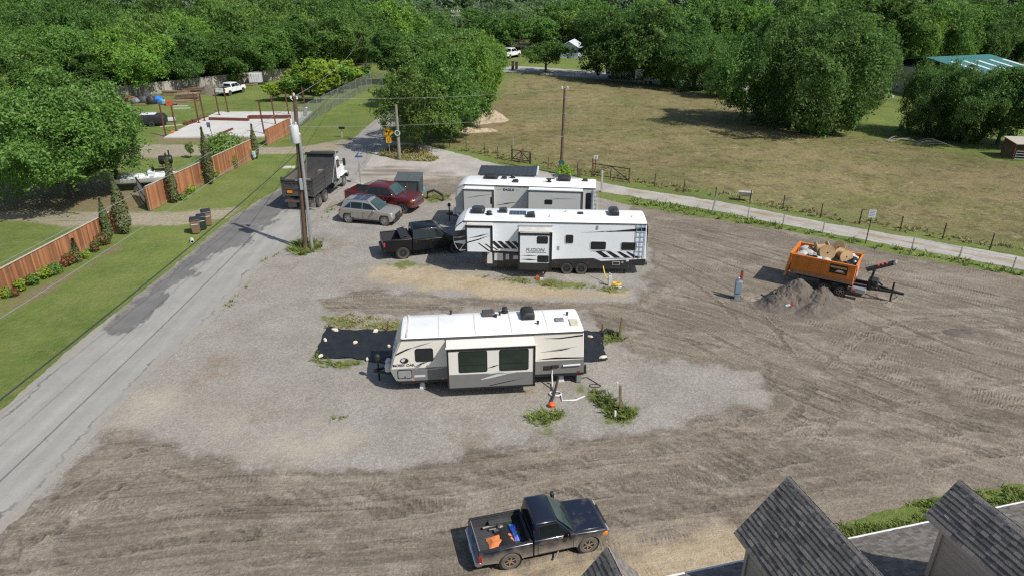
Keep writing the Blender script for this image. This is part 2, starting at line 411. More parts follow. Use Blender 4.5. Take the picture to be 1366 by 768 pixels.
def mat_road():
    t = NT('old_asphalt'); p = t.pos()
    n2 = t.noise(.6, 6, .65, co=p); n3 = t.noise(5, 4, .65, co=p); n4 = t.noise(26, 2, .7, co=p)
    lon = t.noise(1., 5, .6, co=t.map(p, (1.6, .09, 1), RD(2)))
    light = t.mix(t.rng(n2, .3, .7), (.268, .259, .240), (.328, .317, .295))
    light = t.bright(light, t.rng(lon, .3, .7, .88, 1.09))
    dark = t.mix(t.rng(n2, .3, .7), (.125, .121, .118), (.175, .170, .163))
    dark = t.bright(dark, t.rng(lon, .3, .7, .9, 1.1))
    wob = t.math('ADD', t.rng(t.noise(.55, 6, .7, co=t.map(p, (1, .35, 1))), .2, .8, -1.5, 1.5), t.rng(n3, .2, .8, -.2, .2))
    c = t.mix(t.rng(t.math('ADD', t.attr('patch'), wob), -.18, .18, 1, 0, True), light, dark)
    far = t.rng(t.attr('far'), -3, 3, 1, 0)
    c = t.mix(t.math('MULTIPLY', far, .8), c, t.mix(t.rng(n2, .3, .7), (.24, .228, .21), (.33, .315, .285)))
    cr = t.vor(.45, co=t.map(p, (1, .3, 1)), feat='DISTANCE_TO_EDGE')
    c = t.mix(t.math('MULTIPLY', t.rng(cr, .004, .012, 1, 0), t.rng(n2, .5, .65, 0, .35)), c, (.09, .087, .083))
    c = t.mix(t.math('MULTIPLY', t.rng(t.math('ADD', t.attr('edge'), t.rng(n2, .2, .8, -.7, .7)), -.7, .05), t.rng(n3, .35, .6)), c, (.27, .235, .185))
    c = t.mix(t.math('MULTIPLY', t.rng(t.math('ABSOLUTE', t.math('ADD', t.math('ADD', t.attr('edge'), .55), t.rng(n2, .2, .8, -.6, .6))), .02, .12, .75, 0), t.rng(lon, .45, .6)), c, (.085, .08, .075))
    c = t.bright(c, t.rng(n4, .25, .75, .88, 1.12))
    return t.done(t.bsdf(c, .88, 0, t.bump(t.math('ADD', n4, t.math('MULTIPLY', n3, .8)), .35, .02), spec=.25))
def mat_lane():
    t = NT('pale_gravel'); p = t.pos()
    n2 = t.noise(.45, 6, .65, co=p); n3 = t.noise(4, 4, .65, co=p); n4 = t.noise(18, 2, .7, co=p)
    c = t.mix(t.rng(n2, .3, .7), (.30, .28, .25), (.43, .41, .375))
    c = t.mix(t.rng(n3, .5, .7, 0, .5), c, (.25, .22, .18))
    mid = t.math('ADD', t.attr('mid'), t.rng(n2, .2, .8, -.35, .35))
    c = t.mix(t.math('MULTIPLY', t.rng(mid, .0, .42, .95, 0), t.rng(t.noise(.5, 5, .7, co=t.map(p, (.4, 1.2, 1))), .38, .54)), c, (.29, .205, .11))
    c = t.mix(t.math('MULTIPLY', t.rng(t.math('ADD', t.attr('trk'), t.rng(n2, .2, .8, -1.5, 1.5)), -1, 1, 1, 0), t.rng(t.noise(1, 4, .6, co=t.map(p, (.1, 1.3, 1), -.05)), .35, .6)), c, (.20, .165, .13))
    c = t.bright(c, t.rng(n4, .25, .75, .85, 1.15))
    return t.done(t.bsdf(c, .95, 0, t.bump(t.math('ADD', n4, n3), .5, .03), spec=.12))

# ------------------------------------------------------------------ setting polygons (photo pixels -> ground plane)
LOT = pts([(-120,800),(0,705),(47,660),(136,562),(209,482),(266,441),(300,404),(350,345),(385,322),(420,285),(450,258),(470,243),(500,229),(560,226),(640,233),(740,241),(790,262),(840,274),(917,287),(994,299),(1071,312),(1186,337),(1366,370),(1600,412),(1700,520),(1600,630),(1366,646),(1300,652),(1240,667),(1180,680),(1125,694),(1090,740),(1100,800),(700,900),(200,1000),(-200,1000)])
RL = pts([(-200,725),(-60,600),(0,548),(105,455),(148,423),(200,380),(239,350),(298,298),(355,261),(377,250),(430,213),(452,196),(475,183),(489,169),(505,157)])
RR = pts([(526,166),(508,190),(492,215),(474,243),(452,260),(424,287),(388,326),(353,350),(302,409),(268,446),(211,487),(138,568),(50,666),(0,713),(-100,830)])
FENCE_DIR = (at(495,118) - at(405,178)).normalized()
ROAD = smoothline(RL, 1) + [RL[-1] + FENCE_DIR*150, RL[-1] + FENCE_DIR*150 + Vector((6.2, 0, 0)), RL[-1] + FENCE_DIR*8 + Vector((6.2, 0, 0))] + smoothline(RR, 1)
LANE = pts([(436,222),(452,197),(478,183),(560,193),(604,203),(665,220),(732,230),(840,251),(955,268),(1110,299),(1366,343),(1560,376),(1560,395),(1366,360.5),(1225,333.6),(1090,308.6),(955,281.6),(840,261.6),(750,250),(660,240),(560,234),(500,240),(470,252),(445,246)])
FIELD = pts([(560,198),(640,145),(676,100),(740,99),(830,108),(960,122),(1060,165),(1300,205),(1700,270),(1700,390),(1366,338),(1110,294),(955,263),(840,246),(732,225),(665,214),(604,199)])
ISLAND = pts([(503,206),(520,195),(545,194),(568,201),(586,212),(575,216.5),(530,214)])
DRIVES = [pts([(318,277),(260,281),(200,283),(68,280),(0,282),(-200,284),(-200,296),(0,293),(61,298),(91,305),(169,301),(240,300),(301,293)]),
          pts([(150,192),(206,193),(305,195),(355,197),(406,195),(452,188),(478,183),(455,200),(383,206),(345,206),(271,207),(206,211),(150,212)])]
BARES = [pts([(210,180),(300,181),(345,184),(335,190),(210,191)]), pts([(-100,245),(130,240),(215,262),(190,282),(-100,284)]), pts([(630,140),(665,140),(672,160),(640,178),(618,170)]), pts([(-10,415),(60,378),(135,345),(160,325),(160,330),(60,392),(-10,428)])]
WOODS = [[(-260,112),(-110,108),(-74,112),(-66,117),(-42,140),(-20,190),(-15,300),(-300,600),(-900,600)],
         [(-8,182),(10,185),(60,186),(75,135),(160,150),(700,320),(700,900),(-300,900),(-12,300)]]
def un(polys): return lambda V: np.min([sdf(V, q) for q in polys], 0)

def make_ground():
    xs = np.concatenate([[-3000,-1500,-700,-400,-250,-170], np.arange(-120, 130, .9), [170,250,400,700,1500,3000]])
    ys = np.concatenate([[-400,-100,-30,0], np.arange(8, 200, .9), [230,280,350,450,600,900,1500,3500]])
    X, Y = np.meshgrid(xs, ys); V = np.column_stack([X.ravel(), Y.ravel()]); nx, ny = len(xs), len(ys)
    me = bpy.data.meshes.new('ground')
    idx = np.arange(nx*ny).reshape(ny, nx)
    F = np.stack([idx[:-1,:-1], idx[:-1,1:], idx[1:,1:], idx[1:,:-1]], -1).reshape(-1, 4)
    me.from_pydata([(float(a), float(b), 0.) for a, b in V], [], F.tolist())
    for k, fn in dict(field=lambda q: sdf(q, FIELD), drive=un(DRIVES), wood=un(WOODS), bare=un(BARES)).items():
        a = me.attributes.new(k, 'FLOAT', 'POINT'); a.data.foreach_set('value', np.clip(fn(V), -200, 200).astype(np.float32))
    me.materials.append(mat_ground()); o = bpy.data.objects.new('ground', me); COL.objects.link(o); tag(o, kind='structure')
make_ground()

BROWN = [pts([(-200,1000),(-150,860),(0,722),(150,578),(215,590),(265,612),(345,628),(430,630),(520,624),(600,614),(760,588),(940,562),(1035,541),(1030,515),(1005,495),(950,485),(880,478),(840,466),(812,448),(780,416),(700,410),(600,414),(520,418),(440,412),(428,400),(490,387),(620,399),(780,406),(846,405),(862,388),(872,345),(862,300),(835,270),(1000,290),(1366,360),(1700,415),(1750,600),(1500,700),(1000,900),(400,1000)]),
         pts([(452,255),(500,236),(560,230),(640,234),(735,243),(720,252),(640,258),(560,262),(520,256)])]
SAND = [pts([(488,366),(503,352),(560,354),(640,366),(700,377),(780,384),(836,389),(843,400),(760,401),(700,398),(560,386),(505,376)]),
        pts([(660,800),(690,768),(745,745),(830,728),(896,712),(950,702),(990,696),(1060,700),(1100,720),(1000,800),(800,850)])]
PALE = [pts([(330,590),(440,565),(480,575),(470,605),(400,622),(340,612)]), pts([(255,560),(330,560),(350,575),(280,585)]), pts([(170,520),(240,520),(230,560),(160,565)]), pts([(480,240),(600,226),(640,236),(560,243)])]
WEED = [pts([(438,424),(470,419),(537,428),(534,443),(480,440),(436,440)]), pts([(420,470),(415,484),(450,490),(490,488),(485,480),(440,478)]), pts([(392,322),(425,322),(430,336),(400,342),(385,334)]),
        pts([(700,556),(730,544),(752,548),(745,562),(728,572)]), pts([(775,516),(815,530),(848,552),(835,570),(815,560),(795,540)]), pts([(803,440),(830,446),(828,458),(806,460)]),
        pts([(500,352),(545,346),(575,352),(560,356),(510,354)]), pts([(640,368),(700,370),(830,384),(828,390),(760,386),(690,380)]),
        pts([(562,256),(600,258),(604,268),(580,270),(560,266)]), pts([(445,556),(458,556),(458,562),(445,562)])]
TRK = [[(-60,760),(150,712),(400,672),(700,645),(950,606),(1180,560),(1450,505)], [(0,730),(140,640),(215,600),(300,640),(430,655),(640,630),(850,592),(1040,556)], [(-40,790),(250,745),(560,690),(840,664),(1100,622),(1420,560)],
       [(430,402),(640,402),(800,410),(900,432),(1000,486),(1110,540),(1240,575),(1450,600)], [(850,392),(960,412),(1060,462),(1170,520),(1300,560),(1480,590)], [(870,340),(950,380),(1020,440),(1060,520),(1010,580),(880,612),(640,650),(300,700)],
       [(840,290),(980,318),(1130,362),(1290,410),(1480,470)], [(860,310),(990,350),(1110,402),(1260,470),(1460,540)], [(1450,430),(1300,425),(1190,440),(1120,490),(1090,560),(1000,615),(860,650)], [(440,395),(600,404),(760,418),(860,452),(960,470),(1060,505),(1180,545)],
       [(900,300),(1040,345),(1200,372),(1420,420)], [(700,700),(860,672),(1040,640),(1240,600),(1450,570)]]
def wheel_lines():
    out = []
    for l in TRK:
        c = smoothline(pts(l), 2)
        for s in (-.82, .82):
            q = []
            for i, v in enumerate(c):
                d = (c[min(i+1, len(c)-1)] - c[max(i-1, 0)]).normalized(); q.append(v + Vector((-d.y, d.x, 0))*s)
            out.append(q)
    return out
WL = wheel_lines()
sheet('gravel_lot', LOT, .006, mat_lot(), .36, .3, .28, .5, dict(brown=un(BROWN), sand=un(SAND), pale=un(PALE), weed=un(WEED), track=lambda V: np.min([linedist(V, q) for q in WL], 0),
      east=lambda V: 9 - (V[:, 0]*.75 + (V[:, 1]-24)*.55)))
PATCH = pts([(148,421),(136,442),(165,444),(194,430),(206,417),(226,405),(230,395),(214,386),(232,379),(252,369),(263,372),(272,355),(284,342),(302,334),(317,331),(334,318),(347,305),(368,290),(388,278),(405,270),(410,235),(377,248),(298,296),(239,348)])
sheet('gravel_lane', LANE, .012, mat_lane(), .7, .3, .22, .5, dict(mid=lambda V: linedist(V, smoothline(pts([(830,253),(909,264),(1040,290),(1125,308),(1366,351),(1560,385)]), 1)),
      trk=un([pts([(560,230),(720,243),(840,262),(600,245),(520,246)]), pts([(470,225),(520,222),(600,232),(520,238),(475,245)])])))
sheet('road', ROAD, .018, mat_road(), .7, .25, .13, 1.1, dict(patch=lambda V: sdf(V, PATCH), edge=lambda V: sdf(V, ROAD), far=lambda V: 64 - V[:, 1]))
sheet('traffic_island', ISLAND, .03, None or bpy.data.materials['ground_grass'], .4, .3, .15, .8, dict(field=lambda V: np.full(len(V), -1.), drive=lambda V: np.full(len(V), 50.), wood=lambda V: np.full(len(V), 50.), bare=lambda V: np.full(len(V), 50.)))
# ------------------------------------------------------------------ vegetation
def leaf_mat(name, c0, c1, trans=.22, step=None):
    t = NT(name)
    oi = t.n('ObjectInfo').outputs['Random']
    c = t.mix(t.attr('tint') if step is None else t.rng(t.attr('tint'), step, step+.04), c0, c1)
    c = t.bright(c, t.rng(oi, 0, 1, .82, 1.40))
    c = t.mix(t.rng(t.math('FRACT', t.math('MULTIPLY', oi, 7.31)), .3, 1, 0, .28), c, (c1[0]*1.15, c1[1]*.8, c1[2]*.9))
    c = t.mix(t.rng(t.noise(.35, 3, co=t.pos()), .35, .7, 0, .35 if step is None else 0), c, tuple(q*1.5 for q in c1))
    p = t.bsdf(c, .55, 0, None, spec=.25)
    tr = t.n('BsdfTranslucent'); t.l(t.bright(c, 1.25), tr.inputs['Color'])
    mx = t.n('MixShader'); mx.inputs[0].default_value = trans; t.l(p, mx.inputs[1]); t.l(tr.outputs[0], mx.inputs[2])
    return t.done(mx.outputs[0])
LEAF = dict(mid=leaf_mat('leaf_mid', (.046, .112, .024), (.132, .245, .054), .34), dark=leaf_mat('leaf_dark', (.035, .088, .021), (.100, .190, .045), .32),
            bright=leaf_mat('leaf_bright', (.072, .162, .026), (.176, .318, .056), .36), pale=leaf_mat('leaf_pale', (.085, .160, .036), (.180, .285, .066), .34),
            yellow=leaf_mat('leaf_yellow', (.130, .225, .028), (.280, .400, .055), .35), far=leaf_mat('leaf_far_hazed', (.070, .135, .052), (.148, .238, .092), .32), haze=leaf_mat('leaf_painted_haze', (.105, .165, .095), (.178, .258, .150), .32),  # far and haze: aerial haze painted into the leaf colour, paler and bluer
            cypress=leaf_mat('leaf_cypress', (.045, .068, .024), (.105, .125, .050), .1), shrub=leaf_mat('leaf_shrub', (.060, .135, .022), (.145, .240, .045)),
            redbud=leaf_mat('leaf_flowering', (.06, .13, .03), (.34, .045, .05), .2, .72))
BARK = pm('bark', (.085, .066, .05), .9, var=.3, scale=4, bump=.5, bscale=12)
GRASSM = leaf_mat('grass_blade', (.085, .150, .026), (.205, .260, .075), .3)
DRYM = leaf_mat('dry_blade', (.14, .15, .05), (.33, .28, .14), .3)

def quads_mesh(name, C, N, size, rnd, tint, mat, asp=.48):
    """leaf-sized rhombs at C facing N"""
    n = len(C); a = rnd.normal(size=(n, 3)); T = np.cross(N, a); T /= np.linalg.norm(T, axis=1)[:, None] + 1e-9; B = np.cross(N, T)
    s = size[:, None]*.5
    bend = N*s*.35
    V = np.stack([C - T*s - bend, C - B*s*asp, C + T*s - bend, C + B*s*asp], 1).reshape(-1, 3)
    me = bpy.data.meshes.new(name); me.vertices.add(4*n); me.vertices.foreach_set('co', V.astype(np.float32).ravel())
    me.loops.add(4*n); me.loops.foreach_set('vertex_index', np.arange(4*n, dtype=np.int32))
    me.polygons.add(n); me.polygons.foreach_set('loop_start', np.arange(0, 4*n, 4, dtype=np.int32)); me.polygons.foreach_set('loop_total', np.full(n, 4, np.int32))
    me.update(calc_edges=True)
    at_ = me.attributes.new('tint', 'FLOAT', 'FACE'); at_.data.foreach_set('value', tint.astype(np.float32))
    me.materials.append(mat); return me
def crown_mesh(name, seed, R, z0, H, n, ls, nl, mat, lr=(.26, .42), power=1., fill=.06, flat=1.):
    rnd = np.random.default_rng(seed); zc = (z0+H)/2; hz = (H-z0)/2
    d = rnd.normal(size=(nl, 3)); d /= np.linalg.norm(d, axis=1)[:, None]; rr = rnd.uniform(.30, .80, nl)**.8
    am = np.array([1 + .55*mnoise.noise(Vector(q)*1.3 + Vector((seed*1.7, 0, 0))) for q in d]); rr = rr*am
    L = d*rr[:, None]*np.array([R, R, hz]); L[:, 2] += zc
    L[:, 2] = np.where(L[:, 2] < zc, zc + (L[:, 2]-zc)*power, L[:, 2])
    lrad = rnd.uniform(lr[0], lr[1], nl)*R
    k = rnd.choice(nl, n*3, p=lrad**2/np.sum(lrad**2))
    u = rnd.normal(size=(n*3, 3)); u[:, 2] += .25
    out = (L[k]-np.array([0, 0, zc])); out /= np.linalg.norm(out, axis=1)[:, None]+1e-6
    u = u + out*.5; u /= np.linalg.norm(u, axis=1)[:, None]
    P = L[k] + u*(lrad[k]*(1 - .45*rnd.random(n*3)**2.2))[:, None]*np.array([1, 1, flat])
    D = np.linalg.norm(P[:, None, :] - L[None], axis=2)/lrad[None]; D[np.arange(len(P)), k] = 9
    keep = (D.min(1) > .72) | (rnd.random(len(P)) < fill)
    # ragged gaps
    g = np.array([mnoise.noise(Vector(q)*(2.1/R*2)) + .6*mnoise.noise(Vector(q)*(9./R)) for q in P]); keep &= (g > -.16) | (rnd.random(len(P)) < .22)
    keep &= P[:, 2] > z0*.75
    idx = np.flatnonzero(keep)[:n]
    P, u, k = P[idx], u[idx], k[idx]
    # drooping sprays that break the outline
    ns = max(12, len(P)//45); si = rnd.integers(0, len(P), ns); m_ = 14
    sd_ = u[si]*.8 + rnd.normal(size=(ns, 3))*.45 + np.array([0, 0, .15]); sd_ /= np.linalg.norm(sd_, axis=1)[:, None]
    tt = rnd.random((ns, m_))*R*rnd.uniform(.08, .24, ns)[:, None]
    SP = (P[si][:, None, :] + sd_[:, None, :]*tt[:, :, None] + rnd.normal(size=(ns, m_, 3))*ls*.55).reshape(-1, 3)
    P = np.vstack([P, SP]); u = np.vstack([u, np.repeat(sd_*.4 + np.array([0, 0, .6]), m_, 0)]); k = np.concatenate([k, np.repeat(k[si], m_)])
    W_ = np.array([[mnoise.noise(Vector(q)*(2.6/R)), mnoise.noise(Vector(q)*(2.6/R) + Vector((31, 7, 3))), mnoise.noise(Vector(q)*(2.6/R) + Vector((5, 41, 9)))] for q in P])
    P = P + W_*R*.17; P[:, 2] = np.maximum(P[:, 2], z0*.6)
    N = u*.9 + rnd.normal(size=P.shape)*.7 + np.array([0, 0, .3]); N /= np.linalg.norm(N, axis=1)[:, None]
    tint = np.clip(rnd.random(len(P))*.55 + (rnd.random(nl)[k])*.3 + (P[:, 2]-z0)/(H-z0)*.25, 0, 1)
    return quads_mesh(name, P, N, ls*(.5 + 1.1*rnd.random(len(P))**1.6), rnd, tint, mat)
def trunk_mesh(name, seed, R, z0, H, r0):
    rnd = random.Random(seed); m = MB(); top = z0 + (H-z0)*.45
    bend = [(rnd.uniform(-.15, .15)*R*.3*i/3, rnd.uniform(-.15, .15)*R*.3*i/3) for i in range(4)]
    path = [(bend[i][0], bend[i][1], top*i/3) for i in range(4)]
    m.tube([(0, 0, -.1)] + path[1:], [r0*1.25, r0*.85, r0*.6, r0*.3], 8)
    for i in range(7):
        a = 2*math.pi*i/7 + rnd.uniform(-.3, .3); b = Vector(path[1]).lerp(Vector(path[2]), rnd.random())
        e = Vector((math.cos(a)*R*rnd.uniform(.45, .75), math.sin(a)*R*rnd.uniform(.45, .75), z0 + (H-z0)*rnd.uniform(.3, .75)))
        md = b.lerp(e, .5) + Vector((0, 0, -.05*H)); m.tube([b, md, e], [r0*.45, r0*.3, r0*.08], 6)
    return m
TREES = {}
def tree_kind(key, seed, R, z0, H, n, ls, nl, mat, r0=.3, **k):
    cm = crown_mesh('crown', seed, R, z0, H, n, ls, nl, LEAF[mat], **k)
    to = trunk_mesh('trunk', seed, R, z0, H, r0).build('trunk', BARK); tm = to.data; bpy.data.objects.remove(to)
    TREES[key] = (cm, tm, R, H)
for i in range(4): tree_kind('near%d' % i, 11+i, 7., 1.2, 11., 30000, .34, 84, 'mid', .35, lr=(.15, .30))
for i in range(2): tree_kind('tall%d' % i, 31+i, 5.2, 2.2, 14., 28000, .34, 84, 'mid', .35, lr=(.16, .32))
tree_kind('dome', 5, 7.6, 1.3, 10.6, 48000, .29, 130, 'mid', .4, lr=(.13, .24), power=.9)
tree_kind('feather', 7, 5., 1.0, 11, 22000, .28, 100, 'pale', .3, lr=(.12, .24), fill=.25)
for i in range(4): tree_kind('far%d' % i, 51+i, 6., 1.0, 11., 9000, .52, 60, 'mid', .35, lr=(.16, .32))
for i in range(3): tree_kind('skirt%d' % i, 91+i, 7.2,   .15, 10.5, 50000, .26, 100, 'mid', .4, lr=(.15, .34), power=1.25)
for i in range(3): tree_kind('sapling%d' % i, 71+i, 1.8, 1.6, 6., 1500, .42, 16, 'yellow', .09, fill=.4)
tree_kind('small', 81, 3.2, 1.8, 6.2, 8000, .26, 50, 'mid', .16, lr=(.16, .3))
def tree(key, x, y, H, W, label, mat, group=None, rz=0., name='broadleaf_tree', cat='tree'):
    cm, tm, R0, H0 = TREES[key]
    t = thing(name, label, cat, (x, y, 0), rz, group); t.scale = (W/2/R0, W/2/R0, H/H0)
    for nm, me in (('trunk', tm), ('crown', cm)):
        o = bpy.data.objects.new(nm, me); COL.objects.link(o); o.parent = t
        if nm == 'crown': o.material_slots[0].link = 'OBJECT'; o.material_slots[0].material = LEAF[mat]
    return t
_cov = np.zeros((96, 172), bool)
def cover(x, y, H, W):
    """share of the picture cells a crown adds, then marks them"""
    px, pb, dep = proj(x, y, H*.15); _, ptop, _ = proj(x, y, H); r = W/2*FPX/dep
    x0, x1 = int((px-r*.8)/8), int((px+r*.8)/8)+1; y0, y1 = int((ptop+(pb-ptop)*.1)/8), int(pb/8)+1
    x0, x1, y0, y1 = max(0, x0), min(172, x1), max(0, y0), min(96, y1)
    if x1 <= x0 or y1 <= y0: return 0
    s = _cov[y0:y1, x0:x1]; new = int((~s).sum())
    if new > 1: s[:] = True
    return new
def tree_px(key, bx, by, top, wpx, label, mat, group=None, rz=None, name='broadleaf_tree', grow=1.0):
    g = at(bx, by); _, _, dep = proj(g.x, g.y, 3)
    H = min(np.arange(1, 26, .05), key=lambda z: abs(proj(g.x, g.y, z)[1]-top)); H *= .955; W = wpx*dep/FPX*grow
    cover(g.x, g.y, H, W)
    return tree(key, g.x, g.y, float(H), W, label, mat, group, rz if rz is not None else (bx*.37) % 6.28, name)

tree_px('dome', 98, 262, 108, 236, 'huge dome-shaped dark green tree behind the plank fence by the gravel drive', 'mid', rz=.4)
# row along the right side of the side road
tree_px('feather', 556, 202, 68, 104, 'pale feathery tree at the junction beside the yellow curve sign', 'pale')
tree_px('near1', 600, 186, 68, 108, 'round green tree touching the dirt heap at the corner of the pasture', 'mid')
tree_px('near2', 622, 170, 50, 112, 'bright green tree at the pasture end of the roadside row', 'bright', grow=.95)
tree_px('near0', 610, 152, 42, 116, 'tall crown rising in the middle of the roadside tree row', 'mid')
tree_px('tall0', 572, 146, 38, 100, 'mid green tree overhanging the shaded side road', 'mid')
tree_px('near3', 648, 132, 42, 62, 'last tree of the roadside row at the far end of the pasture', 'bright')
tree_px('tall1', 524, 112, 36, 60, 'dark tree where the side road runs out of sight by the chain-link fence', 'dark')
tree_px('near2', 590, 112, 34, 100, 'hazy green crown behind the roadside tree row', 'mid')
# pasture edge
tree_px('small', 728, 97, 54, 64, 'small umbrella-shaped tree alone on the far side of the pasture', 'mid')
for (a, q) in ((('near0', 818, 106, 16, 118), ('big shade tree with dark trunk at the far pasture edge beside the pale road', 'dark')),
               (('near1', 866, 112, 8, 116), ('large shade tree with white trailer parked under it', 'dark')),
               (('skirt0', 890, 116, 82, 44), ('small round bushy tree in front of the shade trees', 'mid')),
               (('skirt1', 925, 119, 34, 100), ('round tree between the trailer and the huge spreading trees', 'dark')),
               (('skirt2', 962, 130, 62, 56), ('low leafy tree leaning against the left flank of the huge tree', 'mid')),
               (('skirt1', 1012, 164, 34, 128), ('huge spreading tree on the pasture edge, left half of the big clump', 'dark')),
               (('skirt0', 1088, 174, 16, 182), ('huge dome of foliage on the pasture edge, right half of the big clump', 'dark')),
               (('skirt2', 1146, 150, 74, 54), ('lower leafy bulge on the right flank of the huge dome of foliage', 'dark')),
               (('near1', 1128, 120, 24, 100), ('tall tree peering over the huge clump on the pasture edge', 'mid')),
               (('skirt2', 1234, 180, 78, 86), ('dark tree left of the green metal roof, shading the fallen branches', 'dark')),
               (('skirt0', 1285, 190, 90, 106), ('low dark tree in front of the green metal roof', 'dark')),
               (('near2', 1330, 194, 84, 90), ('dark tree with bare trunk beside the small livestock shed', 'dark')),
               (('tall0', 1372, 198, 74, 104), ('dark tree standing over the small livestock shed', 'dark')),
               (('tall1', 1180, 100, -14, 110), ('tall green tree at the top of the frame above the gap in the pasture trees', 'mid')),
               (('tall0', 1228, 92, -6, 130), ('bright yellow-green tall tree behind the green metal roof', 'bright')),
               (('near1', 1292, 66, -2, 84), ('mid green tree beside the leaning white panel behind the metal roof', 'mid')),
               (('far0', 1400, 120, 20, 80), ('tree at the edge of the frame beyond the leaning white panel', 'mid'))):
    tree_px(*a, q[0], q[1])
# front rank of the wood behind the weathered plank fence
for (a, q) in ((('near0', -44, 168, 92, 120), ('pale tree cut off by the frame edge behind the huge dome-shaped tree', 'pale')),
               (('near2', 52, 138, 52, 138), ('broad tree directly behind the huge dome-shaped tree', 'mid')),
               (('tall0', 122, 130, 58, 96), ('dark tree left of the bright round tree behind the plank fence', 'dark')),
               (('near1', 184, 126, 42, 112), ('bright round tree right behind the plank fence above the scrap piles', 'bright')),
               (('near3', 248, 118, 40, 92), ('dark green tree behind the plank fence above the timber stack', 'dark')),
               (('near0', 300, 113, 44, 92), ('leafy tree behind the plank fence above the white pickup', 'mid')),
               (('near2', 352, 106, 38, 92), ('tree behind the plank fence above the white container', 'mid')),
               (('tall1', 408, 100, 24, 88), ('tall dark tree behind the young yellow-green trees', 'dark')),
               (('near1', 458, 98, 18, 96), ('tree behind the end of the chain-link fence', 'mid'))):
    tree_px(*a, q[0], q[1])
# young trees in the yard
for i, (bx, by, top, wp) in enumerate(((365,136,111,22),(388,134,106,30),(404,135,96,28),(428,137,82,34),(415,126,78,36),(444,128,80,34),(458,125,84,32),(470,119,88,30),(430,118,76,36),(398,122,92,30),(484,114,90,26),(452,116,78,34))):
    tree_px('sapling%d' % (i % 3), bx, by, top-2, wp*1.22, 'young yellow-green tree in the yard beside the chain-link fence', ('yellow', 'yellow', 'bright', 'yellow')[i % 4], 'young trees beside the chain-link fence', i*1.3, 'young_tree')
tree_px('sapling1', 255, 211, 190, 12, 'spindly sapling on the edge of the pale drive', 'pale', None, 1., 'young_tree')
# the wood: individual trees as far as they show
def scatter_wood():
    rnd = random.Random(4); cells = []
    def clear(x, y):
        P = np.array([[x, y]])
        return max(0, 1)
    xs = []
    y = 118.
    while y < 560:
        sp = 8.2 + (y-118)*.013; x = -.80*y - 20
        while x < .80*y + 20:
            xs.append((x + rnd.uniform(-.38, .38)*sp, y + rnd.uniform(-.38, .38)*sp, sp)); x += sp
        y += sp*.92
    P = np.array([(a, b) for a, b, _ in xs]); w = np.min([sdf(P, q) for q in WOODS], 0)
    road = linedist(P, [RL[-1], RL[-1] + FENCE_DIR*150])
    vis = 0; rest = []
    for (x, yy, sp), d, r in sorted(zip(xs, w, road), key=lambda q: q[0][1]):
        if d > -2.5 or r < 8: continue
        H = rnd.uniform(9.5, 14.5)*(1.0 if yy < 300 else 1.05); W = sp*rnd.uniform(1.25, 1.7)
        px, py, dep = proj(x, yy, H)
        if 525 < px < 735 and yy > 165: H *= .68; px, py, dep = proj(x, yy, H)
        elif yy > 230: H *= .85
        if px < -90 or px > 1456: continue
        if 1185 < px < 1366 and yy < 135: continue
        if 655 < px < 800 and yy < 195: continue
        new = cover(x, yy, H, W)
        if new < 2: continue
        vis += 1
        zone = 'left of the side road' if px < 500 else ('beyond the pasture' if px < 1000 else 'behind the green metal roof')
        far = 'far' if yy > 240 else 'near'
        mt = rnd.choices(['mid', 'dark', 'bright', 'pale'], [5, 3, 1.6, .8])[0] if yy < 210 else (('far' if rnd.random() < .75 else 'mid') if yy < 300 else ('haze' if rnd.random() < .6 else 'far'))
        key = ('near%d' % rnd.randrange(4)) if yy < 165 else ('far%d' % rnd.randrange(4))
        word = dict(mid='leafy green', dark='dark green', bright='bright green', pale='pale grey-green', far='hazy green', haze='pale hazy')[mt]
        dist = 'deep' if yy > 200 else 'near the edge'
        tree(key, x, yy, H, W, '%s tree packed %s in the wood %s' % (word, dist, zone), mt, 'trees packed in the wood', rnd.uniform(0, 6.28))
    print('wood trees', vis)
scatter_wood()
